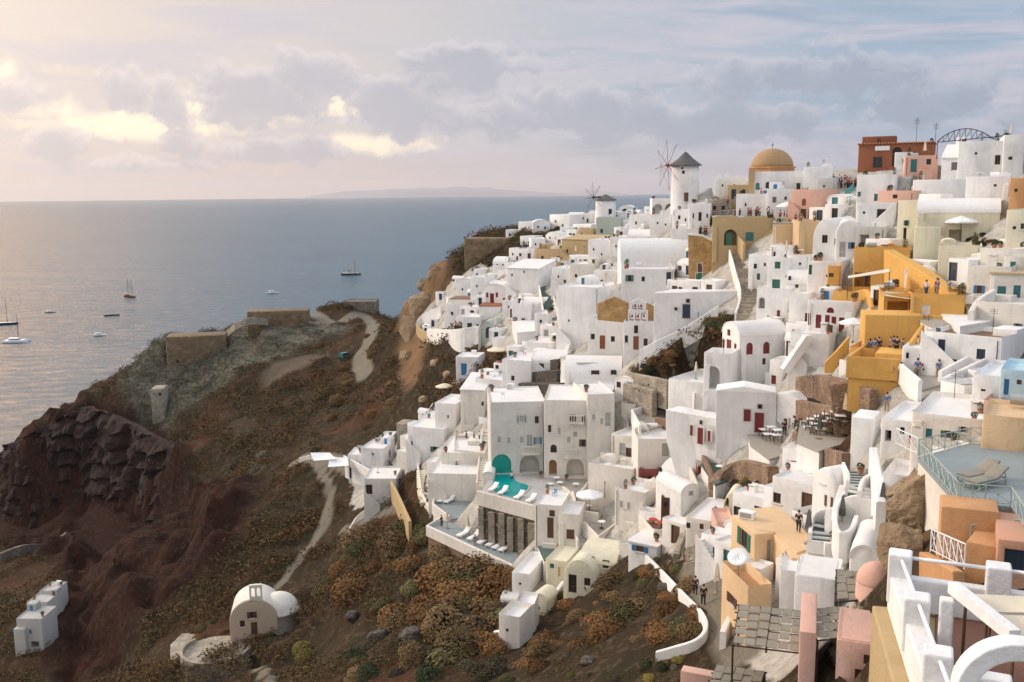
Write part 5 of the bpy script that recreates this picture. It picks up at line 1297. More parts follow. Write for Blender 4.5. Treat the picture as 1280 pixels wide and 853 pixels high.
def dome(P, r, mat, label, parent, n=28, h=.95, drum=None, drummat=None, ribs=0):
    bm = bmesh.new(); pr = [(r * math.cos(a), r * h * math.sin(a)) for a in [math.pi / 2 * k / 10 for k in range(11)]]; pr[-1] = (0, r * h)
    lathe(bm, [(r * .9, -.1)] + pr, n); bm.transform(Matrix.Translation(V3(P))); o = me_obj('dome', bm, mat, parent, True)
    if drum:
        bm = bmesh.new(); lathe(bm, [(0, -drum), (r * 1.05, -drum), (r * 1.05, -.25), (r * 1.12, -.2), (r * 1.12, .02), (r * .95, .06)], 8); bm.transform(Matrix.Translation(V3(P))); me_obj('drum', bm, drummat, parent)
    bm = bmesh.new(); tube(bm, (0, 0, r * h - .02), (0, 0, r * h + .9), .05, 5); tube(bm, (-.28, 0, r * h + .6), (.28, 0, r * h + .6), .05, 5); bm.transform(Matrix.Translation(V3(P))); me_obj('cross', bm, 'iron', o)
def localpt(key, px, py, dy=0):
    """point on the facade plane of a house, in its own coordinates"""
    hs = HS[key]; M = hs['M']; n = M.to_3x3() @ Vector((0, 1, 0)); o = V3(hs['P']) if False else M.translation
    d = V3(ray(px, py)); c = V3(CAM); t = (o + n * dy - c).dot(n) / d.dot(n)
    return M.inverted() @ (c + d * t)
def pergola(q, z, label, rows=5, cols=6, mat='slat', hgt=2.5, posts=True):
    P = [V3(PZ(x, y, z)) for x, y in q]; o = P[0].copy(); P = [p - o for p in P]
    t = thing('pergola', tuple(o), 0, label, 'pergola')
    def at(u, v): return P[0] * (1 - u) * (1 - v) + P[1] * u * (1 - v) + P[2] * u * v + P[3] * (1 - u) * v
    bm = bmesh.new(); Z = Vector((0, 0, 1))
    for j in range(rows):
        for i in range(cols):
            off = .25 / rows if i % 2 else 0
            u0, u1 = i / cols + .006, (i + 1) / cols - .006; v0, v1 = j / rows + .012 + off * .6, (j + 1) / rows - .03 + off * .6
            lift = .03 + .035 * ((i + j) % 2)
            vs = [bm.verts.new(at(u, v) + Z * (lift + dz)) for dz in (0, .03) for u, v in ((u0, v0), (u1, v0), (u1, v1), (u0, v1))]
            for f in ((3, 2, 1, 0), (4, 5, 6, 7), (0, 1, 5, 4), (1, 2, 6, 5), (2, 3, 7, 6), (3, 0, 4, 7)): bm.faces.new([vs[k] for k in f])
    me_obj('panels', bm, mat, t)
    bm = bmesh.new()
    for j in range(rows + 1): tube(bm, at(-.05, j / rows) - Z * .04, at(1.05, j / rows) - Z * .04, .045, 5)
    for i in (0, cols // 2, cols): tube(bm, at(i / cols, -.03) - Z * .13, at(i / cols, 1.03) - Z * .13, .06, 5)
    me_obj('beams', bm, 'dwood', t)
    if posts:
        for u, v in ((0, 0), (1, 0), (1, 1), (0, 1)):
            bm = bmesh.new(); tube(bm, at(u, v) - Z * .1, at(u, v) - Z * hgt, .06, 6); me_obj('post', bm, 'dwood', t)
    return t
def awning(q, label, mat='canvas', Y=None, z=None, sag=.25, poles=2.2):
    P = [V3(PY(x, y, yy)) if yy else V3(PZ(x, y, z)) for x, y, yy in [(p + (None,))[:3] for p in q]]; o = P[0].copy(); P = [p - o for p in P]
    t = thing('awning', tuple(o), 0, label, 'awning'); bm = bmesh.new(); n = 8; g = []
    for j in range(n + 1):
        v = j / n; row = []
        for i in range(n + 1):
            u = i / n; p = P[0] * (1 - u) * (1 - v) + P[1] * u * (1 - v) + P[2] * u * v + P[3] * (1 - u) * v
            row.append(bm.verts.new(p - Vector((0, 0, sag * 16 * u * (1 - u) * v * (1 - v)))))
        g.append(row)
    fs = [bm.faces.new((g[j][i], g[j][i + 1], g[j + 1][i + 1], g[j + 1][i])) for j in range(n) for i in range(n)]
    r = bmesh.ops.extrude_face_region(bm, geom=fs)
    for v in [e for e in r['geom'] if isinstance(e, bmesh.types.BMVert)]: v.co.z -= .03
    bmesh.ops.recalc_face_normals(bm, faces=bm.faces); me_obj('cloth', bm, mat, t)
    if poles:
        for p in P:
            bm = bmesh.new(); tube(bm, p + Vector((0, 0, .03)), p - Vector((0, 0, poles)), .04, 6); me_obj('pole', bm, 'wood', t)
def rock(P, s, seed, mat, label, name='rock', sub=4, amp=.35):
    bm = bmesh.new(); bmesh.ops.create_icosphere(bm, subdivisions=sub, radius=1); g = np.random.default_rng(seed)
    co = np.array([v.co for v in bm.verts]); nrm = g.normal(size=(34, 3)); nrm /= np.linalg.norm(nrm, axis=1)[:, None]; dk = g.uniform(.62, 1.0, 34)
    r = np.min(np.where(co @ nrm.T > .05, dk[None] / np.maximum(co @ nrm.T, .05), 9), axis=1); r = np.minimum(r, 1.25)
    n = r * (1 + amp * .55 * fbm(co[:, 0] * 1.6 + 7 + co[:, 2], co[:, 1] * 1.6 + co[:, 2] * .7 + 9, seed, 4)) + amp * .35 * fbm(co[:, 0] * 6 + 7 + co[:, 2] * 3, co[:, 1] * 6 + co[:, 2] * 9 + 19, seed + 5, 4)
    for v, k in zip(bm.verts, n): v.co = Vector((v.co.x * s[0], v.co.y * s[1], v.co.z * s[2])) * k
    o = me_obj(name, bm, mat); o.location = tuple(P); return tag(o, label, 'rock')

def exec_extra():
    random.seed(3)
    # ---------------- windmills, dome, bell towers
    windmill(856, 254, 192, 33, 209, 192, 1.2, (835, 207), 4.9, 8, 'big white windmill with a dark conical cap and bare red sail spars', (-.92, -.39, 0), 'gclay', 'redwood', [(-18, .78, .5, .6, 'kk'), (-24, .9, .4, .4, 'kk'), (-5, .05, .8, 1.7, 'b')])
    p = G(757, 277)
    windmill(757, 277, p[1], 25, 251, 244, 1.1, (742, 247), 4.0, 8, 'small white windmill with a low dark cap and broken sails by the sea', (-.75, -.66, 0), 'gclay', 'dwood', [(20, .3, .9, 1.7, 'kk')])
    hs = HS['dome']; M = hs['M']; c = M.inverted() @ V3(PY(965, 209, hs['P'][1] + 4.2))
    dome(c, 25.5 / F * (hs['P'][1] + 4), 'domec', '', hs['root'], 28, .88, 1.4, 'or')
    bm = bmesh.new(); box(bm, -.5, .5, -.25, 0, -2, hs['h'] + .4); pl = localpt('dome', 939, 240); bm.transform(Matrix.Translation((pl.x, -.02, 0))); me_obj('pilaster', bm, 'tan', hs['root'])
    hs = HS['church']; a = localpt('church', 785, 404); b = localpt('church', 810, 376)
    w = b.x - a.x; zt0 = hs['h'] - .1; hh = b.z - zt0
    bm = bmesh.new(); box(bm, a.x, b.x, .02, .5, zt0, zt0 + hh * .55); box(bm, a.x + w * .12, b.x - w * .12, .02, .5, zt0 + hh * .55, zt0 + hh * .9)
    prism_xz(bm, [(a.x + w * .1, zt0 + hh * .9), (b.x - w * .1, zt0 + hh * .9), ((a.x + b.x) / 2, zt0 + hh * 1.1)], .02, .5); bmesh.ops.recalc_face_normals(bm, faces=bm.faces)
    bg_ = me_obj('bell_tower', bm, 'w', hs['root']); cut = bmesh.new()
    for (fx, fz, fw, fh) in ((.2, .08, .2, .4), (.5, .08, .2, .4), (.8, .08, .2, .4), (.35, .6, .2, .26), (.65, .6, .2, .26)):
        tb = bmesh.new(); prism_xz(tb, [(x + a.x + w * fx, z + zt0 + hh * fz) for x, z in arch_prof(w * fw, hh * fh)], -.3, .9); bmesh.ops.recalc_face_normals(tb, faces=tb.faces); tm = bpy.data.meshes.new('tmp'); tb.to_mesh(tm); tb.free(); cut.from_mesh(tm); bpy.data.meshes.remove(tm)
        bb = bmesh.new(); lathe(bb, [(0, .42), (.08, .4), (.13, .2), (.2, 0), (0, .02)], 10, (a.x + w * fx, .26, zt0 + hh * (fz + fh * .35))); me_obj('bell', bb, 'redwood', bg_)
        fb = bmesh.new(); box(fb, a.x + w * (fx - fw / 2) + .01, a.x + w * (fx + fw / 2) - .01, -.03, .08, zt0 + hh * fz, zt0 + hh * fz + .12); box(fb, a.x + w * (fx - fw / 2) - .07, a.x + w * (fx - fw / 2) + .02, -.03, .06, zt0 + hh * fz + .1, zt0 + hh * (fz + fh * .8)); me_obj('trim', fb, 'redwood', bg_)
    BOOLS.append((bg_, cut))
    # stone gable behind the church
    for (q, lab) in (([(747, 392), (747, 380), (768, 371), (786, 379), (786, 396)], 'left tan stone gable wall on the roof of the white church'), ([(808, 396), (808, 379), (820, 384), (848, 391), (846, 399)], 'right tan stone gable wall on the roof of the white church')):
        Yg = hs['P'][1] + 3.5; pp = [V3(PY(x, y, Yg)) for x, y in q]; o0 = pp[0]; bm = bmesh.new(); prism_xz(bm, [((p_ - o0).x, (p_ - o0).z - (1.0 if i_ in (0, 4) else 0)) for i_, p_ in enumerate(pp)], 0, .5); bmesh.ops.recalc_face_normals(bm, faces=bm.faces)
        o = me_obj('stone_gable', bm, 'och'); o.location = o0; tag(o, lab, 'wall')
    # chapel on the slope: bell gable, apse, round terrace
    hs = HS['chapel']; a = localpt('chapel', 312, 748); b = localpt('chapel', 327, 731); w = b.x - a.x
    bm = bmesh.new(); box(bm, a.x, b.x, .0, .5, a.z - .6, b.z); bevel(bm, .1, 2); bg_ = me_obj('bell_gable', bm, 'c', hs['root']); cut = bmesh.new()
    for fx in (.28, .72):
        tb = bmesh.new(); prism_xz(tb, [(x + a.x + w * fx, z + a.z + .15) for x, z in arch_prof(w * .3, (b.z - a.z) * .7)], -.3, .9); bmesh.ops.recalc_face_normals(tb, faces=tb.faces); tm = bpy.data.meshes.new('tmp'); tb.to_mesh(tm); tb.free(); cut.from_mesh(tm); bpy.data.meshes.remove(tm)
    BOOLS.append((bg_, cut))
    bm = bmesh.new(); r = hs['w'] * .42; lathe(bm, [(r * 1.05, -6), (r * 1.05, hs['h'] * .45), (r * 1.1, hs['h'] * .46), (r, hs['h'] * .5)] + [(r * math.cos(t_), hs['h'] * .5 + r * .8 * math.sin(t_)) for t_ in [math.pi / 2 * k / 6 for k in range(1, 6)]] + [(0, hs['h'] * .5 + r * .8)], 24, (hs['w'] * .5, hs['d'] * .55, 0)); me_obj('apse', bm, 'c', hs['root'], True)
    q = [(228, 812), (236, 800), (262, 794), (290, 797), (309, 806), (311, 818), (290, 829), (258, 831), (236, 824)]
    FOOT.append(([PZ(x, y, HS['chapel']['P'][2]) for x, y in ((345, 760), (400, 760), (400, 800), (345, 800))], HS['chapel']['P'][2] - 1)); zr = HS['chapel']['P'][2] - .35; FOOT.append(([PZ(x, y, zr - 3) for x, y in ((222, 838), (318, 838), (330, 880), (215, 880))], zr - 3.6)); pc = PZ(270, 814, zr); t = thing('round_terrace', tuple(pc), 0, 'round pale stone terrace with a low wall in front of the lone chapel', 'terrace'); bm = bmesh.new(); lathe(bm, [(0, 0), (5.2, 0), (5.2, -5), (0, -5)], 40); me_obj('floor', bm, 'stg', t)
    bm = bmesh.new(); lathe(bm, [(5.15, -5), (5.25, .62), (4.85, .66), (4.8, -.2)], 36, a0=math.pi * .8, a1=math.pi * 2.08); me_obj('parapet', bm, 'stg', t); FOOT.append(([pc[:2] + 5 * np.array((math.cos(a_), math.sin(a_))) for a_ in np.linspace(0, 6.28, 17)[:-1]], zr - .5))
    terrace([(213, 806), (232, 790), (250, 796), (236, 812), (228, 826), (214, 822)], (230, 806), 'stg', 'lower curved stone terrace left of the round chapel terrace', parmat='stg', th=3, smooth=True)
    # ---------------- hotel pool
    zp = to3((648, 597))[2] + .15
    root, zp = terrace([(610, 600), (640, 588), (700, 588), (738, 596), (742, 612), (712, 628), (668, 641), (597, 622)], (648, 597), 'cem', 'grey paved pool terrace of the hotel with balustrade', par=[[6, 7]], parh=.95, parmat='c', wallmat='stl', th=6.5, raise_=.15)
    pw = [(619, 589), (632, 586), (641, 590), (643, 599), (650, 604), (661, 608), (655, 617), (646, 623), (630, 620), (616, 612)]
    t = thing('swimming_pool', tuple(PZ(638, 607, zp)), 0, 'turquoise swimming pool running into the arched cave of the hotel', 'pool'); c0 = V3(t.location)
    P = catmull([PZ(x, y, zp) for x, y in pw + pw[:1]], 5)[:-1]; lc = [(p[0] - c0.x, p[1] - c0.y) for p in P]
    bm = bmesh.new(); prism_xy(bm, lc, -.1, .03); me_obj('water', bm, 'pool', t)
    cc = np.mean(np.array(lc), 0); bm = bmesh.new(); A = []; Bv = []
    for x, y in lc:
        d = np.array([x, y]) - cc; d = d / np.hypot(*d) * .3
        A.append(bm.verts.new((x, y, .012))); Bv.append(bm.verts.new((x + d[0], y + d[1], .012)))
    n = len(lc)
    for k in range(n): bm.faces.new((A[k], A[(k + 1) % n], Bv[(k + 1) % n], Bv[k]))
    r_ = bmesh.ops.extrude_face_region(bm, geom=list(bm.faces))
    for v in [e for e in r_['geom'] if isinstance(e, bmesh.types.BMVert)]: v.co.z += .07
    bmesh.ops.recalc_face_normals(bm, faces=bm.faces); me_obj('coping', bm, 'cem', t)
    for i, x in enumerate((602, 615, 628, 638, 652, 665)):   # stone piers of the wall under the pool
        p = PZ(x, 622 + (x - 597) * 19 / 71, zp); bm = bmesh.new(); box(bm, -.38 - .05 * (i % 3), .34 + .06 * (i % 2), -.4, .1, -6.2, -1.2 - .25 * (i % 2)); bevel(bm, .06, 1); o = me_obj('pier', bm, 'stg'); o.location = tuple(p); o.rotation_euler[2] = -.28
        tag(o, 'stone pier in the row carrying the pool terrace', 'pier', 'stone piers under the pool terrace')
    for i, (x, y, s) in enumerate(((644, 590, 1), (681, 588, 1), (704, 590, 1))):
        p = PZ(x, y, zp); bm = bmesh.new(); box(bm, -.55, .55, -.5, .35, -.2, 4.6); bevel(bm, .05, 1); o = me_obj('stone_pillar', bm, 'std'); o.location = tuple(p); tag(o, 'dark stone pillar between the hotel arches, %s' % ['next to the pool', 'in the middle', 'beside the right cave arch'][i], 'pillar')
    for i, (key, x0, x1, y0, y1) in enumerate((('bal', 652, 674, 566, 556), ('bal', 706, 728, 570, 560), ('bal', 712, 730, 527, 518))):
        nm = 'grey white hotel block of three floors beside the turquoise pool' if i == 0 else 'cream hotel block with balconies and cave arches beside the pool'
        a = localpt(nm, x0, y0); b = localpt(nm, x1, y1); rt = HS[nm]['root']
        bm = bmesh.new(); box(bm, a.x, b.x, -1.0, .05, a.z - .15, a.z); bb = me_obj('balcony', bm, 'c', rt); bm = bmesh.new()
        for k in range(7): tube(bm, (a.x + (b.x - a.x) * k / 6, -.92, a.z), (a.x + (b.x - a.x) * k / 6, -.92, b.z - .05), .05, 6)
        box(bm, a.x - .05, b.x + .05, -1.0, -.84, b.z - .08, b.z + .05); me_obj('balustrade', bm, 'c', bb)
    for i, (x, y, yw, lab) in enumerate(((617, 615, -25, 'white sun lounger at the left end of the pool terrace'), (629, 619, -25, 'white sun lounger second from the left on the pool edge'), (649, 625, -30, 'white sun lounger right of the pool water'), (664, 629, -30, 'white sun lounger at the right corner of the pool balustrade'))):
        place('lounger', PZ(x, y - 2, zp + .01), yw, lab, 'sun loungers along the pool', 1.1)
    # lower deck with seven loungers
    root, zd = terrace([(534, 661), (552, 650), (682, 689), (641, 711)], (600, 680), 'deck', 'blue grey sun deck projecting over the brown retaining wall', par=[[1, 0, 3, 2]], parh=.5, parmat='c', wallmat='brn', th=5, part=.4)
    labs = ['leftmost white lounger on the blue grey deck', 'second white lounger on the blue grey deck, beside a person', 'third white lounger on the blue grey deck, beside a closed parasol', 'first of three close set white loungers', 'middle of three close set white loungers', 'last of the close set white loungers near the corner']
    for (x, y), lab in zip(((580, 670), (593, 674), (605, 679), (616, 682), (624, 685), (632, 688)), labs): place('lounger', PZ(x, y, zd + .01), -35, lab, 'sun loungers on the lower deck', 1.25)
    place('parasol_shut', PZ(585, 667, zd), 0, 'closed beige parasol between the left loungers of the lower deck'); place('parasol_shut', PZ(612, 671, zd), 0, 'closed beige parasol behind the middle loungers of the lower deck')
    place('man_blue', PZ(594, 684, zd), 20, 'person in blue standing among the loungers on the lower deck'); place('man_dark', PZ(552, 659, zd), 60, 'person in dark clothes at the left corner of the lower deck')
    place('parasol_shut', PZ(559, 661, zd), 0, 'closed beige parasol at the left corner of the lower deck')
    root, zu = terrace([(541, 634), (546, 614), (585, 616), (596, 642), (562, 650)], (565, 630), 'deck', 'grey terrace with two loungers left of the pool wall', par=[[1, 0, 4]], parh=.6, parmat='c', th=5)
    place('lounger', PZ(554, 627, zu + .01), -30, 'left one of the two white loungers on the grey terrace', 'two loungers on the grey terrace', 1.2); place('lounger', PZ(562, 628, zu + .01), -30, 'right one of the two white loungers on the grey terrace', 'two loungers on the grey terrace', 1.2)
    wallpath([(522, 578), (524, 600), (528, 622), (538, 640), (560, 650)], .9, 'c', 'curved cream wall round the yellow stair', t=.4)
    stairs([(527, 588), (528, 606), (533, 628)], 1.8, 'ly', 'pale yellow stair curving down to the two loungers', name='stairway')
    terrace([(568, 552), (605, 556), (607, 572), (568, 568)], (588, 564), 'pave', 'cafe terrace with a stone front left of the hotel stair', par=[[0, 3, 2]], parh=.8, parmat='c', wallmat='st', th=4.5, raise_=1.2)
    # ---------------- big deck with railings at the right
    zk = PY(1200, 590, 50)[2]
    root, _ = terrace([(1147, 572), (1212, 554), (1298, 557), (1298, 668), (1264, 634), (1197, 628)], (1200, 590, 50), 'deck', 'large grey deck with green railings at the right edge', parmat='c', wallmat='c', th=3.5)
    def rl(pts, lab, **k): railing([PZ(x, y, zk) for x, y in pts], lab, **k)
    rl([(1148, 570), (1212, 554), (1296, 557)], 'pale green crossed railing along the back of the grey deck', sp=1.3, h=.95); rl([(1149, 573), (1197, 627)], 'pale green crossed railing on the left side of the grey deck', sp=1.1, h=.95)
    rl([(1199, 628), (1263, 633), (1280, 660)], 'pale green crossed railing at the front of the grey deck', sp=1.3, h=.95)
    railing([PZ(1120, 556, zk - .1), PZ(1146, 569, zk - .1)], 'white crossed railing beside the teal door', mat='white', sp=1.2, h=1)
    place('lounger_green', PZ(1222, 600, zk + .01), -62, 'grey green lounger at the back of the grey deck', 'two grey green loungers on the deck', 1.25); place('lounger_green', PZ(1232, 608, zk + .01), -62, 'grey green lounger at the front of the grey deck', 'two grey green loungers on the deck', 1.25)
    p = PY(1163, 690, 43); q_ = PY(1205, 712, 38); railing([p, q_], 'white slanting stair railing in front of the orange house', mat='white', sp=1.0, h=1.1); p = PY(1212, 682, 43); railing([p, PY(1243, 676, 43), PY(1290, 676, 42)], 'pale green railing on top of the bright orange house', sp=1.2, h=1.0)
    slab([(1162, 690, 43.2), (1206, 714, 38.2), (1208, 770, 38.2), (1162, 760, 43.2)], .5, 'or', 'orange stair flank under the white slanting railing')
    # rock outcrop below the deck
    rock(PY(1141, 648, 52.5), (2.0, 2.0, 2.7), 31, 'rock', 'big rough brown rock outcrop under the corner of the grey deck', 'rock_outcrop', 6, .32)
    rock(PY(1128, 690, 48), (1.5, 1.5, 1.8), 37, 'rock', 'lower brown rock below the big outcrop beside the white vault', 'rock_outcrop', 5, .3)
    rock(PY(1152, 612, 54.5), (2.0, 1.4, 1.2), 39, 'rock', 'stony brown bank between the outcrop and the railing corner', 'rock_outcrop', 5, .3)
    for i, (x, y, sc_) in enumerate(((510, 384, 4.0), (528, 356, 3.6), (526, 384, 4.6), (514, 412, 3.6), (544, 346, 3.0), (508, 448, 2.6))):
        rock(G(x, y), (sc_, sc_ * .8, sc_ * 1.25), 50 + i, 'rock', 'craggy tan boulder face of the cliff below the far headland', 'cliff_rock', 5, .42)['group'] = 'tan crags of the headland cliff'
    for i, (x, y, sc_) in enumerate(((590, 505, 1.4), (560, 470, 1.6), (545, 455, 1.8), (570, 480, 1.2), (530, 500, 1.6), (470, 800, 1.6), (515, 800, 2.2), (440, 770, 1.2), (832, 735, .8), (735, 828, .8))):
        rock(G(x, y), (sc_, sc_ * .8, sc_ * .8), 120 + i, 'rock' if i < 5 else 'std', 'pale rough boulder lying among the scrub', 'boulder', 4, .35)['group'] = 'boulders among the scrub'
    # ---------------- roof terrace nearest the camera
    zt = 102.85
    A, B, C, D = [V3(PZ(x, y, zt)) for x, y in ((1126, 690), (1249, 706), (1147, 744), (1173, 812))]
    near = thing('roof_terrace', (A.x, A.y, zt), 0, 'white walled roof terrace with square posts nearest the camera', 'terrace')
    A0 = A.copy(); ex = (B - A).normalized(); ey = Vector((-ex.y, ex.x, 0)); yaw = math.atan2(ex.y, ex.x)
    dl = (D - A); L = dl.length; dn = dl.normalized(); 
    def nb(name, mat, c, sx, sy, z0, z1, yw=yaw, r=.05):
        bm = bmesh.new(); box(bm, -sx / 2, sx / 2, -sy / 2, sy / 2, z0, z1); bmesh.ops.recalc_face_normals(bm, faces=bm.faces); bevel(bm, r, 2); bm.transform(Matrix.Translation((c.x - A0.x, c.y - A0.y, 0)) @ Matrix.Rotation(yw, 4, 'Z')); return me_obj(name, bm, mat, near)
    for q in (A, B, C, D): nb('post', 'w', q, .56, .56, -1.3, 0)
    B2 = B + ex * 2.6; nb('post', 'w', B2, .56, .56, -1.3, 0)
    m = (A + B2) / 2; nb('parapet', 'w', m, (B2 - A).length, .3, -1.5, -.62)
    m = (A + D + dn * 4) / 2; yl = math.atan2(dn.y, dn.x); nb('parapet', 'w', m, L + 4.2, .5, -1.6, -.6, yl)
    nv = Vector((-dn.y, dn.x, 0)); nv = -nv if nv.x > 0 else nv
    nb('wall', 'tan', m - dn * .1 - nv * .35, L + 4.2, 1.9, -9, -1.58, yl)
    ctr = A + ex * 3.2 + dn * 3.0
    nb('floor', 'redfl', ctr + ex * .3, 6.2, 7.4, -1.62, -1.5, yaw)
    for k, (p, q) in enumerate(((A, B), (B, B2), (A, C), (C, D), (D, D + dn * 1.8))):
        bm = bmesh.new(); tube(bm, p - A0 + Vector((0, 0, -.13)), q - A0 + Vector((0, 0, -.13)), .047, 10); me_obj('rail', bm, 'white', near, True)
    pil = V3(PZ(1184, 748, zt + .15)); nb('pillar', 'w', pil, .3, .3, -1.5, .15)
    e1 = V3(PZ(1191, 738, zt + .2)); e2 = V3(PZ(1268, 800, zt + .2)); bm = bmesh.new(); L2 = (e2 - e1).length
    box(bm, -L2 / 2, L2 / 2, -.12, .12, .15, .4); bevel(bm, .03, 2); bm.transform(Matrix.Translation((e1 + e2) / 2 - A0 - Vector((0, 0, .2))) @ Matrix.Rotation(math.atan2((e2 - e1).y, (e2 - e1).x), 4, 'Z')); me_obj('beam', bm, 'w', near)
    ac = V3(PZ(1268, 868, zt)) - A0; pr = [(1.05 * math.cos(t_), 1.05 * math.sin(t_)) for t_ in [math.pi * k / 24 for k in range(25)]]; pi_ = [(.72 * math.cos(t_), .72 * math.sin(t_)) for t_ in [math.pi * k / 24 for k in range(25)]][::-1]
    bm = bmesh.new(); prism_xz(bm, pr + pi_, -.2, .25); bmesh.ops.recalc_face_normals(bm, faces=bm.faces); bevel(bm, .03, 2); bm.transform(Matrix.Translation(ac) @ Matrix.Rotation(yaw * .5, 4, 'Z')); me_obj('arch', bm, 'w', near)
    nb('parapet', 'w', D + ex * .75, 1.2, .4, -1.5, -.35)
    for q, lab in (([(1208, 742), (1290, 746), (1290, 766), (1234, 765)], 'upper stretched beige cloth over the near roof terrace'), ([(1238, 768), (1292, 770), (1292, 800), (1268, 796)], 'lower stretched beige cloth over the near roof terrace')):
        awning(q, lab, 'canvas', z=zt + .1, sag=.06, poles=1.6)
    FOOT.append(([A - ex * 1.5, B2, B2 + dn * 8, D + dn * 4 - ex * 1.5], 96))
    # ---------------- slatted awnings, pink dome etc at the bottom
    pergola([(924, 756), (1006, 764), (1000, 816), (916, 806)], PY(962, 786, 50)[2], 'slatted grey awning left of the pink wall house', 5, 6)
    pergola([(1007, 762), (1058, 758), (1078, 796), (1022, 800)], PY(1040, 780, 47)[2], 'slatted grey awning right of the pink wall house', 4, 4)
    pergola([(1046, 712), (1082, 716), (1106, 748), (1046, 752)], PY(1070, 730, 52)[2], 'slatted grey awning below the white vaulted store', 4, 4)
    pergola([(896, 832), (956, 840), (950, 862), (884, 860)], PY(920, 845, 50)[2], 'slatted grey awning at the bottom edge of the photo', 3, 5)
    t = thing('dome_roof', tuple(PY(1095, 728, 50)), 0, 'rose pink dome between the slatted awning and the near terrace wall', 'dome'); dome((0, 0, 0), 1.05, 'k', '', t, 24, 1.1)
    for ch in list(t.children_recursive):
        if ch.name.startswith('cross'): bpy.data.objects.remove(ch)
    bm = bmesh.new(); lathe(bm, [(1.05, -4), (1.05, .02), (.9, .02)], 24); me_obj('drum', bm, 'k', t, True)
    z1 = PY(1020, 716, 56)[2]; t = thing('plunge_pool', tuple(PZ(1029, 712, z1)), 0, 'small oval turquoise pool on the white block', 'pool')
    bm = bmesh.new(); lathe(bm, [(0, .04), (1, .04), (1, -.3), (0, -.3)], 20); 
    for v in bm.verts: v.co.y *= .55
    me_obj('water', bm, 'pool', t); bm = bmesh.new(); lathe(bm, [(1, -.4), (1.0, .12), (1.22, .12), (1.22, -.6)], 20)
    for v in bm.verts: v.co.y *= .62
    me_obj('rim', bm, 'w', t)
    # round white courtyard beside the green stair
    terrace([(1043, 664), (1050, 640), (1066, 627), (1084, 634), (1086, 652), (1070, 664), (1062, 682), (1048, 684)], (1062, 652), 'cem', 'round white walled courtyard beside the green stair', par=[[5, 6, 7, 8, 9, 10, 11, 12]], parh=1.1, smooth=True, th=4)
    terrace([(1012, 672), (1030, 680), (1062, 684), (1064, 694), (1030, 694), (1008, 688)], (1035, 688), 'cem', 'curved white landing at the bottom of the green stair', par=[[4, 3, 2]], parh=.9, smooth=True, th=4)
    exec_extra2()
def extras(hs, rt):
    """built-on masonry: outside stair, bench, roof room, buttress, all parts of their house"""
    w, d, h = hs['w'], hs['d'], hs['h']; wm = [c for c in rt.children if c.name.split('.')[0] == 'wall'][0].data.materials[0].name
    if wm not in MATS: wm = 'w'
    fronts = [c for c in rt.children if c.name.split('.')[0] in ('door', 'archway', 'doorway')]
    if w > 4.2 and h > 2.4 and random.random() < .4:
        bm = bmesh.new(); sd = random.choice((-1, 1)); n = 9; hh = min(h - .5, 2.6); L_ = min(w * .5, 2.8)
        for k in range(n): x0 = sd * (w / 2 - .1 - L_ * (k + 1) / n); x1 = sd * (w / 2 - .1 - L_ * k / n); box(bm, min(x0, x1) - .005, max(x0, x1) + .005, -.85, -.012, -2.5, hh * (n - k) / n)
        me_obj('outside_stair', bm, 'roofw', rt)
        bm = bmesh.new(); xa, xb = sd * (w / 2 - .1), sd * (w / 2 - .1 - L_)
        prism_xz(bm, [(xa, -2.4), (xb, -2.4), (xb, hh / n + .55), (xa, hh + .6)], -1.0, -.86); bmesh.ops.recalc_face_normals(bm, faces=bm.faces); bevel(bm, .04, 1); me_obj('stair_parapet', bm, wm, rt)
    elif w > 3 and random.random() < .5:
        bm = bmesh.new(); x = random.uniform(-.3, .3) * w; box(bm, x - .9, x + .9, -.55, -.012, -2.2, .45); bmesh.ops.recalc_face_normals(bm, faces=bm.faces); bevel(bm, .06, 2); me_obj('bench', bm, wm, rt)
    rf = [c for c in rt.children if c.name.startswith('roof')][0]; zs = [v.co.z for v in rf.data.vertices]
    if max(zs) - min(zs) < .2 and w > 3.6 and d > 3.6 and random.random() < .5 and 'person' not in rt['label']:
        z = max(zs); ww = w * random.uniform(.3, .5); dd = d * random.uniform(.3, .45); hh = random.uniform(.5, 1.6); sd = random.choice((-1, 1)); x = sd * (w / 2 - ww / 2 - .03); bm = bmesh.new()
        if random.random() < .45:
            pr = [(x - ww / 2, z - .2), (x + ww / 2, z - .2)] + [(x + ww / 2 * math.cos(t), z + hh * .5 + ww * .28 * math.sin(t)) for t in [math.pi * k / 12 for k in range(13)]]; prism_xz(bm, pr, d - dd - .02, d - .02)
        else: box(bm, x - ww / 2, x + ww / 2, d - dd - .02, d - .02, z - .2, z + hh)
        bmesh.ops.recalc_face_normals(bm, faces=bm.faces); bevel(bm, .09, 2); o = me_obj('roof_room', bm, wm, rt); shade(o)
        if hh > 1.1:
            b2 = bmesh.new(); box(b2, x - .3, x + .3, d - dd - .05, d - dd + .05, z + .02, z + hh * .75); me_obj('hatch_door', b2, random.choice(('b', 'tl', 'u', 'ge')), o)
    if h > 3 and random.random() < .3:
        bm = bmesh.new(); sd = random.choice((-1, 1)); prism_xz(bm, [(-.75, -2), (0.02, -2), (0.02, h * .7), (-.12, h * .7)], -.3, .3)
        for v in bm.verts: v.co = Vector((v.co.y + sd * (w / 2 - .45), v.co.x, v.co.z))
        bmesh.ops.recalc_face_normals(bm, faces=bm.faces); bevel(bm, .06, 2); me_obj('buttress', bm, wm, rt)
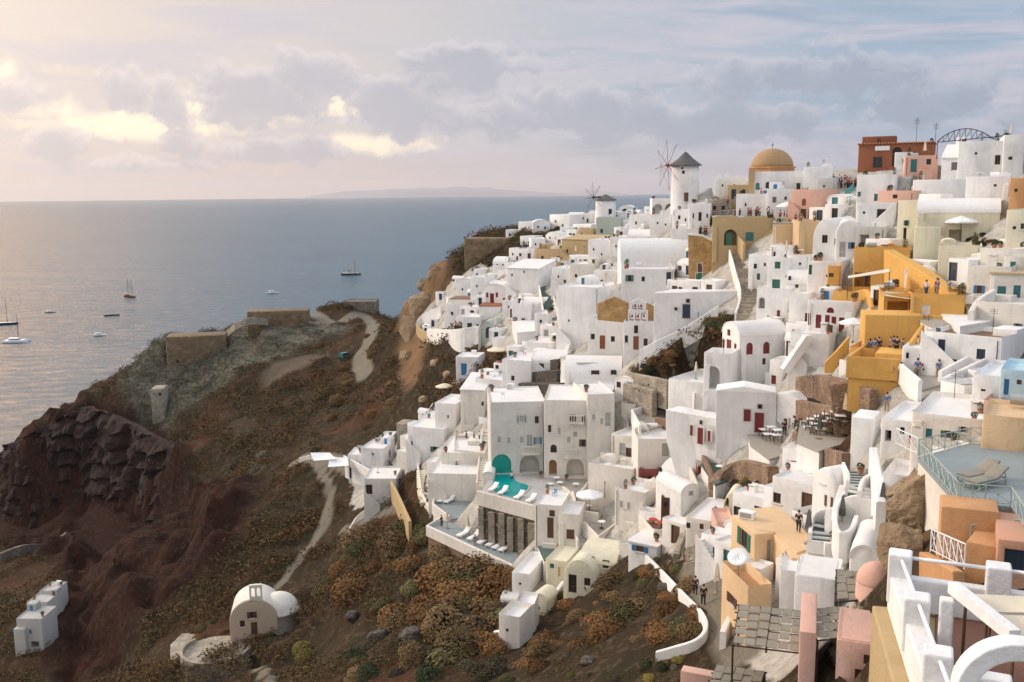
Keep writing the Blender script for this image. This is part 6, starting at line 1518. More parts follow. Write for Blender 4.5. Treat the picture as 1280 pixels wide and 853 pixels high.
def clutter():
    random.seed(99); pots = [0]
    for lab, hs in list(HS.items()):
        rt = hs['root']; wl = [c for c in rt.children if c.name.startswith('roof')]
        if rt.get('category') != 'house' or not wl or hs['P'][1] > 235: continue
        if 'hotel' not in rt['label'] and hs['P'][1] > 75 and 'pool' not in rt['label']: extras(hs, rt)
        ro = wl[0]; zs = [v.co.z for v in ro.data.vertices]; flat = max(zs) - min(zs) < .2
        if not flat or hs['w'] < 2.6 or hs['d'] < 2.4: continue
        z = max(zs); M = hs['M']
        def at(x, y): return M @ Vector((x, y, z + .005))
        short = ' '.join(rt['label'].split()[:6])
        if random.random() < .6 and pots[0] < 150:
            for k in range(random.choice((1, 1, 2, 3))):
                pots[0] += 1; place(random.choice(('pot', 'pot', 'pot_tall')), at(random.choice((-1, 1)) * (hs['w'] / 2 - .62), random.uniform(.6, hs['d'] - .6)), random.uniform(0, 360), 'terracotta pot with a green plant on a flat roof of the village', 'pot plants on the flat roofs', random.uniform(.75, 1.05) * min(1, hs['P'][1] / 110))
        q = random.random() if hs['P'][1] > 85 else 1
        if q < .22: place(random.choice(('chair_white', 'chair_blue', 'chair_red')), at(random.uniform(-.25, .25) * hs['w'], random.uniform(.8, hs['d'] - .8)), random.uniform(0, 360), 'chair left out on a flat roof of the village', 'chairs on the flat roofs', 1)
        elif q < .36: place('table_white', at(random.uniform(-.25, .25) * hs['w'], random.uniform(.9, hs['d'] - .9)), 0, 'white table standing on a flat roof of the village', 'tables on the flat roofs', 1)
        elif q < .50: place('parasol_shut', at(random.uniform(-.25, .25) * hs['w'], random.uniform(.9, hs['d'] - .9)), 0, 'closed parasol standing on a flat roof of the village', 'closed parasols on the flat roofs', .9)
        q = random.random()
        if q < .25:       # rusty or white water tank on a stand, a part of the roof's house
            bm = bmesh.new(); x, y = random.uniform(-.3, .3) * hs['w'], hs['d'] - .8; tube(bm, (x - .5, y, z + .55), (x + .5, y, z + .55), .34, 12); me_obj('water_tank', bm, random.choice(('ge', 'white', 'metal')), rt)
        elif q < .55:     # aerial
            bm = bmesh.new(); x, y = random.uniform(-.4, .4) * hs['w'], hs['d'] - .5; hh = random.uniform(1.4, 2.4); tube(bm, (x, y, z), (x, y, z + hh), .025, 5)
            for j in range(3): tube(bm, (x - .35, y, z + hh - .12 - .16 * j), (x + .35, y, z + hh - .12 - .16 * j), .015, 4)
            me_obj('aerial', bm, 'iron', rt)
        if random.random() < .5 and hs['h'] > 2:      # downpipe and cable on the front
            bm = bmesh.new(); x = random.choice((-1, 1)) * (hs['w'] / 2 - .3); tube(bm, (x, -.05, -.3), (x, -.05, hs['h'] - .35), .035, 5); me_obj('downpipe', bm, random.choice(('ge', 'white', 'iron')), rt)
def exec_extra2():
    # ---------------- stairs and paths
    stairs([(1071, 590), (1078, 608), (1072, 624), (1052, 640), (1034, 656), (1030, 680)], 1.7, 'gfloor', 'dark green stair with white edged steps curving between white walls', sides='w', nosing='white', rise=.24)
    stairs([(923, 318), (931, 345), (938, 372), (932, 398)], 2.4, 'stg', 'long grey public stair climbing beside the ochre ruin', sides='w')
    stairs([(612, 538), (609, 562), (605, 608)], 1.9, 'c', 'long straight light stair left of the hotel', sides='c', side_h=.5)
    stairs([(621, 478), (628, 490), (638, 504)], 1.6, 'stg', 'narrow stair along the blank white house')
    stairs([(706, 628), (720, 648), (732, 682)], 1.6, 'cem', 'grey stair descending between the cream houses', sides='c')
    stairs([(1202, 358), (1214, 372), (1224, 388)], 2.2, 'stg', 'grey stair right of the ochre yellow house')
    stairs([(849, 546), (868, 578), (884, 614)], 1.7, 'cem', 'grey stair beside the curved red brown wall', sides='c', side_h=.6)
    stairs([(681, 358), (685, 378), (689, 402)], 2.4, 'gfloor', 'long green stair in the far white quarter', sides='w')
    stairs([(1107, 600), (1095, 612), (1090, 628)], 1.5, 'w', 'white stair right of the green stair', sides='w')
    stairs([(546, 508), (536, 524), (530, 536)], 1.5, 'w', 'white stair with blue gates at the slope edge', sides='w')
    wp = wallpath
    for pts, h, m, lab, k in (
        ([(820, 536), (845, 546), (866, 566), (884, 596), (893, 622)], 1.6, 'brn', 'curved red brown stone wall running down beside the grey stair', {}),
        ([(1174, 482), (1200, 468), (1232, 452), (1264, 438)], 1.2, 'w', 'upper white wall of the long ramp', {}),
        ([(1178, 492), (1210, 476), (1240, 462), (1268, 448)], 1.2, 'w', 'lower white wall of the long ramp', {}),
        ([(1067, 520), (1078, 506), (1096, 488), (1124, 470)], 1.4, 'w', 'white curved wall above the stone dining walls', {'t': .6}),
        ([(998, 494), (1022, 492), (1045, 499), (1068, 507), (1092, 516)], 2.0, 'st', 'long brown stone retaining wall under the ochre house', {'t': .8}),
        ([(974, 506), (1000, 513), (1030, 521), (1052, 525)], 1.1, 'st', 'second brown stone wall above the dining terrace', {'t': .8}),
        ([(1006, 572), (1020, 578), (1036, 584), (1058, 592)], 1.6, 'st', 'brown stone wall below the dining terrace', {'t': .8}),
        ([(994, 556), (1010, 562), (1024, 566)], 1.3, 'st', 'short brown stone wall at the dining terrace edge', {'t': .6}),
        ([(892, 622), (902, 606), (928, 594), (966, 604)], 1.6, 'st', 'sloping red brown rubble wall below the long white house', {'t': 1.0}),
        ([(800, 446, 135), (822, 434, 133.5), (850, 421, 132), (878, 404, 130.5), (898, 391, 129.5)], 1.0, 'w', 'long white wall falling from the ochre ruin past the church', {'t': .5}),
        ([(784, 482), (806, 487), (836, 493)], 2.0, 'stg', 'stone terrace wall under the rusty shrubs', {'t': .8}),
        ([(782, 496), (800, 500), (818, 506)], 2.0, 'stg', 'lower stone terrace wall beside the hotel roof', {'t': .8}),
        ([(705, 500), (703, 470), (712, 436)], 1.4, 'w', 'white curved wall right of the black stepped garden', {'t': .6}),
        ([(654, 506), (690, 510)], 1.9, 'std', 'lowest black lava stone terrace wall', {'t': 2.6}), ([(656, 492), (702, 494)], 1.9, 'std', 'second black lava stone terrace wall', {'t': 2.6}),
        ([(662, 478), (704, 476)], 1.8, 'std', 'third black lava stone terrace wall', {'t': 2.6}), ([(680, 462), (705, 460)], 1.6, 'std', 'topmost black lava stone terrace wall', {'t': 2.6}),
        ([(490, 622), (500, 640), (513, 670)], 3.4, 'tan', 'tan triangular retaining wall standing in the brown scrub', {'t': .5}),
        ([(535, 428), (565, 430), (600, 428)], 3.6, 'w', 'white terrace wall along the walled garden at the cliff', {'t': .5}),
        ([(521, 412), (530, 402), (552, 394)], 2.5, 'w', 'white end wall of the walled garden at the cliff', {'t': .5}),
        ([(521, 414), (527, 424), (538, 428)], 2.5, 'tan', 'tan corner wall under the walled garden', {'t': .5}),
        ([(808, 702), (829, 724), (853, 750), (877, 777), (882, 797), (870, 813), (842, 822), (820, 828)], .8, 'w', 'long white wall along the path with two walking men', {'t': .32}),
        ([(926, 758), (918, 780), (908, 800), (903, 812)], 1.3, 'w', 'white wall on the right of the lower path', {'t': .45}),
        ([(862, 700), (890, 690), (915, 676)], 1.4, 'stg', 'thick rounded rubble wall below the rose pink house', {'t': 1.2}),
        ([(862, 660), (850, 685), (845, 702)], .8, 'stg', 'rubble edged wall of the cobbled lane', {'t': .6}),
        ([(620, 800), (640, 800), (664, 786)], 1.2, 'w', 'white wall base at the blank house among shrubs', {'t': .6}),
        ([(640, 752), (660, 764), (690, 752), (704, 736)], .9, 'w', 'curved white wall round the pebble courtyard', {'t': .5}),
        ([(1053, 628), (1046, 650), (1043, 672)], 1.3, 'w', 'outer white wall of the round courtyard', {'t': .5}),
        ([(1091, 590), (1094, 615), (1098, 640), (1100, 662)], 1.8, 'w', 'tall white wall between the green stair and the rock', {'t': .6}),
        ([(375, 578), (395, 574), (420, 576), (440, 582)], 1.0, 'c', 'pale wall along the path end', {'t': .4}),
        ([(436, 664), (446, 654), (456, 646)], 1.2, 'c', 'pale wall of the small lookout on the slope', {'t': .5}),
        ([(1128, 420), (1150, 402), (1180, 392), (1216, 384)], 1.2, 'w', 'white wall behind the two floor house', {}),
        ([(1040, 370), (1062, 378), (1084, 376), (1090, 398)], 1.2, 'o', 'ochre yellow parapet of the upper terrace', {}),
        ([(1030, 472), (1044, 458), (1060, 440)], 1.6, 'o', 'ochre yellow stair wall at the left of the dining house', {}),
        ([(1122, 470), (1138, 448), (1152, 428)], 1.6, 'o', 'ochre yellow stair wall at the right of the dining house', {}),
        ([(1206, 332), (1240, 326), (1282, 322)], 1.0, 'c', 'cream parapet above the beige houses', {}),
        ([(1212, 420), (1222, 404), (1240, 392)], 2.2, 'c', 'cream gable wall left of the long cream house', {'t': .5}),
        ([(896, 300), (918, 312), (930, 326)], 2.5, 'tan', 'tan side wall between the ruin and the stair', {}),
        ([(792, 278), (784, 288), (774, 298), (764, 308)], 1.4, 'w', 'white walls of the path winding to the windmills', {'t': .6}),
        ([(806, 280), (804, 288), (798, 296)], 1.4, 'w', 'right white wall of the path winding to the windmills', {'t': .6}),
        ([(0, 706), (30, 694), (62, 676), (84, 664)], 2.5, 'stl', 'old stone terrace wall across the dark red slope', {'t': 1}),
        ([(210, 416), (280, 409), (350, 404), (400, 402)], .7, 'stg', 'pale kerb wall along the promontory top', {'t': .6}),
        ):
        wp(pts, h, m, lab, **k)
    slab([(1036, 481, 84.5), (1096, 475, 83), (1100, 522, 82), (1046, 514, 83.5)], 1.2, 'st', 'brown stone wall at the foot of the ochre dining house', drop=2)
    H(623, 650, 768, 808, -24, 3.6, 'f', 'c', 'w 634 788 3 4 k', 'cream house with a deep parapet at the foot of the scrub bank', rnd=.45, par=.7, chim=0)
    H(648, 668, 754, 790, -10, 3.2, 'f', 'c', 'd 658 778 4 9 b', 'small cream house with a brown door stepping up from the scrub bank', rnd=.4, par=.5, chim=0)
    H(664, 684, 742, 772, -28, 2.6, 'v', 'ly', 'a 673 760 4 5 k', 'little pale yellow vault beside the pebble courtyard', rise=.8)
    H(626, 646, 744, 766, -20, 3, 'V', 'w', 'w 636 758 3 3 k', 'low white vault behind the deep parapet house', rise=.7)
    H(1092, 1126, 442, 480, -6, 3.5, 'n', 'o', 'w 1108 462 4 6 b', 'ochre yellow side house under the right of the dining terrace', base=2)
    # white round ended wall
    # white round ended wall
    H(1062, 1090, 522, 574, -10, 3, 'n', 'w', '', 'white slab wall with a rounded foot left of the narrow lane', name='boundary_wall', cat='wall', rnd=.5)
    # ---------------- floors
    for q, ref, m, lab, k in (
        ([(1000, 526), (1030, 518), (1064, 524), (1062, 552), (1024, 564), (996, 552)], (1024, 540), 'pave', 'paved dining terrace with rows of white tables', {}),
        ([(935, 542), (984, 548), (990, 566), (962, 574), (938, 556)], (964, 552), 'pave', 'paved yard with white tables below the red doors', {}),
        ([(1060, 458), (1092, 434), (1152, 436), (1124, 462)], (1105, 446), 'orfl', 'ochre yellow dining terrace full of people', {'parmat': 'o', 'par': [[1, 0, 3]], 'parh': .9}),
        ([(1024, 458), (1056, 452), (1060, 466), (1016, 470)], (1030, 462), 'cem', 'paved porch floor before the red arched door', {}),
        ([(866, 564), (898, 558), (906, 574), (872, 582)], (884, 570), 'pave', 'small dining platform with a red brown front', {'wallmat': 'redwood', 'th': 1.8}),
        ([(876, 580), (906, 572), (920, 596), (894, 606)], (898, 590), 'gfloor', 'green floored terrace below the long white house', {}),
        ([(716, 622), (742, 606), (766, 620), (748, 650), (722, 646)], (740, 632), 'pave', 'cream walled courtyard with a white parasol', {'par': [[0, 4, 3]], 'parmat': 'c', 'parh': .9}),
        ([(730, 660), (760, 644), (772, 660), (748, 678)], (750, 662), 'pave', 'paved terrace under the wooden doors', {'par': [[0, 3, 2]], 'parmat': 'c', 'parh': .8}),
        ([(704, 616), (720, 600), (738, 606), (722, 628)], (720, 614), 'cem', 'walled corner terrace right of the pool', {'par': [[0, 3, 2]], 'parmat': 'c', 'parh': .9}),
        ([(690, 600), (722, 592), (738, 600), (716, 618)], (712, 604), 'pave', 'paved corner before the cave arches', {}),
        ([(672, 682), (700, 680), (706, 690), (680, 700)], (690, 688), 'gfloor', 'green floored yard below the cream lower houses', {}),
        ([(800, 652), (826, 648), (846, 664), (818, 672)], (822, 660), 'redfl', 'small terrace with red tables', {'par': [[0, 3, 2]], 'parmat': 'c', 'parh': .7}),
        ([(796, 618), (826, 606), (836, 620), (806, 636)], (814, 620), 'redfl', 'brick floored terrace before the dark bay', {}),
        ([(660, 742), (690, 712), (706, 728), (696, 752), (664, 762)], (682, 740), 'stg', 'pebble paved courtyard of the yellow houses', {}),
        ([(1176, 392), (1230, 384), (1258, 398), (1200, 408)], (1216, 394), 'roofw', 'white terrace behind the two floor house', {}),
        ([(1126, 466), (1200, 452), (1216, 470), (1150, 488)], (1166, 470), 'pave', 'busy paved terrace before the two floor house', {'par': [[0, 3]], 'parh': .8}),
        ([(1150, 400), (1190, 386), (1206, 398), (1170, 410)], (1178, 398), 'pave', 'small roof terrace with laundry right of the ochre house', {}),
        ([(966, 268), (1000, 266), (1004, 279), (966, 279)], (985, 275), 'pave', 'crowded terrace before the pink house', {}),
        ([(890, 264), (966, 262), (966, 272), (890, 272)], (930, 270), 'pave', 'crowded lookout terrace over the tan arch building', {'parmat': 'tan'}),
        ([(720, 492), (770, 486), (776, 498), (736, 500)], (750, 492), 'cem', 'grey forecourt of the rounded cave house', {}),
        ([(640, 402), (690, 396), (692, 412), (646, 416)], (668, 406), 'roofw', 'white forecourt beside the green stair', {}),
        ([(430, 574), (456, 562), (490, 560), (498, 580), (470, 596)], (474, 576), 'gfloor', 'green cafe terrace of the path houses', {'par': [[0, 4]], 'parh': .8}),
        ([(700, 446), (740, 438), (820, 440), (800, 452), (722, 454)], (760, 446), 'cem', 'grey forecourt of the white church', {}),
        ([(835, 476), (868, 462), (894, 476), (868, 492)], (866, 480), 'roofw', 'white roof terrace with small pool before the tall arch', {}),
        ([(896, 524), (926, 522), (946, 545), (926, 545)], (918, 530), 'roofw', 'white terrace with a turquoise tub by the red window', {}),
        ([(790, 520), (830, 510), (836, 530), (800, 540)], (814, 524), 'pave', 'terrace with black chairs below the stone walls', {'par': [[1, 0, 3]], 'parh': .9}),
        ):
        terrace(q, ref, m, lab, **{**dict(th=4), **k})
    # pools in those terraces
    for (x, y, r, lab) in ((858, 476, 1.3, 'round turquoise plunge pool on the curved white house'), (916, 533, 1.2, 'small turquoise tub beside the red window'), (1102, 464, 1.0, 'small green tub beside the ochre stair wall')):
        p = to3((x, y)); t = thing('plunge_pool', (p[0], p[1], p[2] + .25), 0, lab, 'pool'); bm = bmesh.new(); lathe(bm, [(0, .2), (r, .2), (r, -.3), (0, -.3)], 18); me_obj('water', bm, 'pool', t); bm = bmesh.new(); lathe(bm, [(r, -.6), (r, .3), (r + .2, .3), (r + .2, -1.5)], 18); me_obj('rim', bm, 'w', t)
    # ---------------- loungers, tables, chairs, parasols
    k = 0
    for i, (x, y) in enumerate([(1006, 538), (1015, 535), (1024, 532), (1034, 529), (1044, 526), (1010, 545), (1020, 541), (1030, 538), (1040, 535), (1050, 531), (1026, 547)]):
        place('table_square', to3((x, y)), -12, 'square white topped table in the rows of the stone walled dining terrace', 'tables on the dining terrace', 1.1)
        for dx, yw in ((-.75, 90), (.75, -90)): 
            p = to3((x, y)); place('chair_dark', (p[0] + dx, p[1] - .1 * dx, p[2]), yw - 12, 'dark chair at a table of the stone walled dining terrace', 'dark chairs on the dining terrace')
    for (x, y) in [(955, 546), (964, 543), (972, 547), (960, 552), (970, 553)]: place('table_square', to3((x, y)), 10, 'square white topped table in the yard below the red doors', 'tables in the yard below the red doors', 1.1)
    for (x, y, kind, lab) in ((880, 568, 'table_white', 'white round table on the red brown fronted platform'), (900, 592, 'table_white', 'white round table on the green floored terrace'), (720, 612, 'table_white', 'white round table in the corner terrace right of the pool'), (736, 640, 'table_white', 'white round table under the white parasol'), (752, 660, 'table_white', 'white round table under the wooden doors'),
        (816, 658, 'table_red', 'left red table on the small red terrace'), (826, 662, 'table_red', 'right red table on the small red terrace'), (696, 604, 'table_white', 'white table before the right cave arch'), (688, 612, 'table_white', 'white table behind the right lounger of the pool'), (700, 610, 'table_white', 'white table at the pool terrace end'),
        (1140, 402, 'table_white', 'white table on the roof of the ochre box house'), (1090, 452, 'table_white', 'white table on the left of the ochre dining terrace'), (1112, 452, 'table_white', 'white table on the right of the ochre dining terrace')): place(kind, to3((x, y)), 15, lab, None, 1.1)
    for (x, y, kind, lab, s) in ((986, 280, 'parasol_white', 'white parasol in front of the pink house', 1.3), (1200, 304, 'parasol_white', 'wide white parasol on the terrace of the pale yellow house', 1.15), (737, 642, 'parasol_white', 'white parasol in the cream walled courtyard', 1.2), (556, 497, 'parasol_cream', 'cream thatched parasol near the blue door house', 1.1), (621, 452, 'parasol_cream', 'cream parasol among the garden shrubs', 1.1),
        (996, 642, 'parasol_shut_grey', 'closed grey parasol beside the bluish roof house', 1.0), (1052, 664, 'parasol_shut_grey', 'closed grey parasol in the round white courtyard', 1.0), (1102, 652, 'parasol_shut_grey', 'closed grey parasol at the wall under the rock', 1.0), (896, 742, 'parasol_shut', 'closed beige parasol by the lower peach annex', 1.0), (1024, 552, 'parasol_shut_grey', 'closed parasol standing between the dining tables', 1.0), (1056, 528, 'parasol_shut', 'closed beige parasol at the dining terrace wall', 1.0), (1066, 428, 'parasol_white', 'white parasol over the ochre terrace', 1.0), (905, 600, 'parasol_shut', 'closed beige parasol on the green floored terrace', 1.0)):
        place(kind, to3((x, y)), 12, lab, None, s)
    hs = HS['peach']; zr = hs['P'][2] + hs['h'] + .03
    terrace([(923, 637), (972, 633), (1025, 681), (996, 691), (969, 665), (945, 662)], (950, 655, ), 'p', 'flat peach roof terrace on which a person stands', parmat='p', th=5, absz=zr, name='roof_terrace')
    place('man_dark', PZ(998, 666, zr), 150, 'person in black standing on the flat roof of the peach house'); place('parasol_shut_grey', PZ(1010, 680, zr), 0, 'closed grey parasol at the edge of the peach roof')
    t = thing('vent_box', tuple(PZ(934, 648, zr)), R(-36), 'white air conditioner box on the corner of the peach roof', 'air conditioner'); bevobj('casing', 'white', t, [(-.6, .6, -.35, .35, 0, .6)], .04); bevobj('grille', 'ge', t, [(-.45, .45, -.37, -.34, .12, .5)], .01)
    hs = HS['annex']; za = hs['P'][2] + hs['h']; t = thing('satellite_dish', tuple(PZ(923, 716, za - .2)), R(-30), 'round white satellite dish on the lower peach annex', 'satellite dish'); bm = bmesh.new(); lathe(bm, [(0, 0), (.3, .04), (.6, .16), (.75, .27), (.75, .31), (.3, .08), (0, .04)], 20); bm.transform(Matrix.Translation((0, 0, 1.0)) @ Matrix.Rotation(R(35), 4, 'X')); me_obj('reflector', bm, 'white', t, True); bm = bmesh.new(); tube(bm, (0, 0, -.5), (0, 0, 1.0), .05); tube(bm, (0, 0, 1.0), (0, -.35, 1.5), .02); me_obj('mast', bm, 'metal', t)
    # ---------------- people
    place('man_dark', to3((869, 744)), 170, 'left one of two men in dark clothes walking on the path'); place('man_dark', to3((879, 757)), 185, 'right one of two men in dark clothes walking on the path', None, 1.05)
    kinds = ['man_dark', 'man_white', 'woman_red', 'man_blue']
    def crowd(pts, lab, group, n, jit, up=0):
        P = [to3(p) for p in pts]; Q = catmull(P, 8)
        for i in range(n):
            q = Q[int((i + .5) / n * (len(Q) - 1))] + np.array([random.uniform(-jit, jit), random.uniform(-jit, jit), up]); place(random.choice(kinds), q, random.uniform(90, 270), lab, group, random.uniform(.93, 1.06))
    crowd([(895, 277), (930, 275), (964, 274)], 'person in the crowd along the lookout over the tan arch building', 'people on the lookout over the tan arch building', 22, .9, .3)
    crowd([(968, 276), (985, 278), (1004, 280)], 'person standing among others before the pink house', 'people before the pink house', 9, .9)
    crowd([(1036, 232), (1056, 238), (1078, 236)], 'person in the colourful crowd below the brick red house', 'people below the brick red house', 26, 2.2, .2)
    crowd([(862, 294), (874, 294), (884, 296)], 'person in the little group under the tall white house', 'people under the tall white house', 7, .8)
    crowd([(760, 278), (775, 280)], 'person near the small windmill', 'people near the small windmill', 5, 1)
    crowd([(884, 262), (900, 262), (916, 260)], 'person behind the stone parapet by the big windmill', 'people by the big windmill', 8, .8, .5)
    crowd([(944, 250), (985, 252)], 'person beside the domed church', 'people beside the domed church', 10, 1, .3)
    crowd([(1075, 450), (1100, 446), (1136, 444)], 'person dining on the ochre terrace', 'people dining on the ochre terrace', 14, .8, .05)
    zo = str(HS['ochre yellow box house with a white shuttered window and tables on its roof']['P'][2] + HS['ochre yellow box house with a white shuttered window and tables on its roof']['h'] - .6)
    crowd([(1150, 371, zo), (1168, 372, zo), (1186, 370, zo)], 'person on the roof beside the ochre box house', 'people on the roof beside the ochre house', 4, .6)
    crowd([(572, 560), (600, 562)], 'person on the stone fronted cafe terrace', 'people on the stone fronted cafe terrace', 6, .5, 1.2)
    crowd([(585, 518), (600, 520)], 'person on the terrace above the long stair', 'people on the terrace above the long stair', 6, .7)
    crowd([(1112, 478), (1140, 476), (1170, 472)], 'person on the busy paved terrace', 'people on the busy paved terrace', 7, .7)
    crowd([(470, 568), (492, 572)], 'person on the green cafe terrace of the path houses', 'people on the green cafe terrace', 4, .6)
    for (x, y, k, lab) in ((980, 545, 'man_dark', 'person in dark clothes beside the dining terrace wall'), (1108, 516, 'man_blue', 'person in blue at the head of the narrow lane'), (1090, 512, 'man_dark', 'person in dark clothes in the narrow lane'), (1113, 553, 'man_dark', 'person leaning at the teal corner of the small cube'), (640, 604, 'man_white', 'person at the edge of the turquoise pool'), (350, 404, 'man_dark', 'person standing on the promontory kerb')): place(k, to3((x, y)), 160, lab)
    # ---------------- plants in pots
    for i, (x, y, k, lab) in enumerate(((1042, 678, 'pot', 'potted plant at the foot of the green stair'), (1066, 676, 'pot_tall', 'tall potted plant inside the round courtyard'), (1176, 318, 'pot_tall', 'tall potted plant left of the wide white parasol'), (1238, 276, 'pot_tall', 'dark potted climber at the corner of the yellow house'), (1140, 556, 'pot', 'potted plant beside the blue teal door'), (1164, 560, 'pot', 'potted plant under the teal window'), (1192, 556, 'pot', 'potted plant in front of the long low house'), (708, 600, 'pot', 'potted plant between the cave arches'), (676, 596, 'pot', 'potted plant beside the left cave arch'), (856, 700, 'pot_tall', 'tall pale potted plant on the cobbled lane'), (888, 700, 'pot', 'potted plant beside the cream domed house'), (1076, 592, 'pot', 'potted plant at the head of the green stair'))): place(k, to3((x, y)), i * 40, lab, None, .75)
    # ---------------- awnings, flag, masts
    awning([(1000, 518, 82), (1000, 518, 82), (1001, 519, 81), (1001, 519, 81)], 'x') if False else None
    awning([(1060, 345, 101), (1112, 336, 101), (1112, 340, 98.5), (1060, 348, 98.5)], 'faded tan awning over the ochre loggia', 'canvas', sag=.1)
    awning([(1092, 404, 92), (1150, 410, 92), (1136, 412, 89), (1090, 410, 89)], 'tan shade cloth over the ochre dining terrace', 'canvas', sag=.2)
    awning([(1106, 364, 97), (1142, 368, 97), (1138, 374, 94), (1106, 370, 94)], 'tan roller awning of the ochre porch bay', 'canvas', sag=.1)
    awning([(620, 516, 137), (640, 514, 137), (640, 520, 135), (620, 522, 135)], 'x') if False else None
    awning([(752, 588, 121), (778, 584, 121), (784, 598, 118.5), (756, 602, 118.5)], 'striped white shade over the cream vaulted house', 'white', sag=.1)
    awning([(684, 494, 143), (712, 490, 143), (708, 502, 140), (684, 505, 140)], 'old wooden shade roof over the hotel balcony', 'slat', sag=.1)
    awning([(388, 566, 196), (412, 566, 196), (420, 574, 193), (392, 576, 193)], 'pale shade sail at the end of the path', 'white', sag=.3)
    awning([(412, 572, 194), (434, 572, 194), (436, 582, 191), (410, 584, 191)], 'second pale shade sail beside the small white house', 'white', sag=.3)
    p = PY(832, 402, to3((832, 402))[1]); t = thing('flagpole', tuple(p), 0, 'white flagpole with a blue and white striped flag near the church', 'flag'); bm = bmesh.new(); tube(bm, (0, 0, 0), (0, 0, 5.2), .05); me_obj('pole', bm, 'white', t)
    for j in range(9):
        bm = bmesh.new(); 
        for i in range(8):
            x0, x1 = .05 + i * .22, .05 + (i + 1) * .22; f = lambda x: (.16 * math.sin(x * 4), -x * .45)
            vs = [bm.verts.new((x, f(x)[0], 5.0 - j * .12 + f(x)[1] + dz)) for x, dz in ((x0, 0), (x1, 0), (x1, -.12), (x0, -.12))]; bm.faces.new(vs)
        me_obj('flag_stripe', bm, 'blue' if j % 2 == 0 else 'white', t)
    for (x, y, h, lab) in ((1145, 180, 4.5, 'tall thin aerial mast on the brick red house'), (1169, 180, 3.6, 'shorter aerial mast at the right of the brick red house')):
        p = PY(x, y, HS['redhouse']['P'][1] + 2); t = thing('aerial', tuple(p), 0, lab, 'antenna'); bm = bmesh.new(); tube(bm, (0, 0, -1), (0, 0, h), .04); me_obj('mast', bm, 'iron', t); bm = bmesh.new()
        for k in range(4): tube(bm, (-.5, 0, h - .2 - .25 * k), (.5, 0, h - .2 - .25 * k), .025, 4)
        me_obj('elements', bm, 'iron', t)
    Yt = HS['big white block with a dark window on top of the ridge']['P'][1] + 2; t = thing('metal_truss', tuple(PY(1172, 178, Yt)), 0, 'arched dark metal pergola frame on the ridge skyline', 'pergola frame'); o0 = V3(t.location); bm = bmesh.new(); top = []; bot = []
    for k in range(13):
        u = k / 12; x = 1172 + 84 * u; top.append(V3(PY(x, 177 - 16 * math.sin(math.pi * min(1, u * 1.15)) ** .8 if u < .87 else 170, Yt)) - o0); bot.append(V3(PY(x, 178 - 8 * u, Yt)) - o0)
    for k in range(12): tube(bm, top[k], top[k + 1], .06, 5); tube(bm, bot[k], bot[k + 1], .06, 5); tube(bm, bot[k], top[k + 1], .035, 4); tube(bm, bot[k], top[k], .035, 4)
    me_obj('frame', bm, 'iron', t); bm = bmesh.new()
    for k in (0, 4, 8, 12): tube(bm, bot[k], bot[k] - Vector((0, 0, 2.2)), .06, 5)
    me_obj('posts', bm, 'iron', t)
    rh = HS['redhouse']; t = rh['root']; bm = bmesh.new()
    for k in range(26): bmesh.ops.create_icosphere(bm, subdivisions=1, radius=.22, matrix=Matrix.Translation((-rh['w'] / 2 + rh['w'] * k / 25, -.1, rh['h'] + .12)))
    me_obj('roof_edge', bm, 'terra', t)
    bm = bmesh.new()
    a = localpt('redhouse', 1094, 183); b = localpt('redhouse', 1112, 188); box(bm, a.x, b.x, -.12, -.02, b.z, a.z); me_obj('sign', bm, 'white', t)
    # teal stair and flowers under the brick red house
    railing([to3((1040, 256)), to3((1056, 248)), to3((1068, 238))], 'teal railing on the stair below the colourful crowd', mat='teal', sp=1.4, h=1.1, bars=3, cross=False); railing([to3((1044, 262)), to3((1072, 254))], 'teal fence above the white gate house', mat='teal', sp=1.4, h=1.2, bars=4, cross=False)
    railing([to3((848, 402)), to3((873, 400))], 'teal balcony railing beside the dark teal door', mat='teal', sp=1.2, h=1, bars=3, cross=False)
    railing([to3((486, 580)), to3((500, 600))], 'dark railing of the green cafe terrace', mat='iron', sp=1.5, cross=False, bars=3)
    # ---------------- boats and a van
    boat(163, 372, -35, 20, 'redwood', 'two masted wooden sailing ship with red brown hull', 'ship')
    boat(63, 391, 10, 10, 'teal', 'small boat with a pale turquoise canopy left of the sailing ship', 'motor')
    boat(140, 395, 15, 14, 'gn', 'long dark green open boat right below the sailing ship', 'open')
    boat(125, 420, 12, 11, 'white', 'small white motor boat below the dark green boat', 'motor')
    boat(21, 428, 12, 19, 'white', 'large white catamaran with a teal hull side at the left', 'cat')
    boat(8, 406, 15, 20, 'n', 'dark hulled sailing yacht at the left edge of the sea', 'sail')
    boat(439, 344, -5, 28, 'n', 'blue and white ferry near the right of the bay', 'ferry')
    boat(341, 367, 18, 14, 'white', 'white fishing boat in the middle of the bay', 'motor')
    boat(443, 356, 0, 6, 'white', 'tiny white dinghy just below the ferry', 'open')
    p = to3((431, 445)); t = thing('van', tuple(p), R(60), 'dark teal van parked on the dirt road', 'van')
    bm = bmesh.new(); prism_xz(bm, [(-2.2, .35), (2.2, .35), (2.25, 1.0), (1.7, 1.1), (1.2, 1.95), (-2.1, 2.0), (-2.2, 1.2)], -.9, .9); bmesh.ops.recalc_face_normals(bm, faces=bm.faces); bevel(bm, .1, 2); me_obj('body', bm, 'tl', t)
    bm = bmesh.new(); prism_xz(bm, [(-1.9, 1.2), (1.5, 1.2), (1.15, 1.8), (-1.85, 1.8)], -.915, .915); bmesh.ops.recalc_face_normals(bm, faces=bm.faces); me_obj('side_window', bm, 'glass', t)
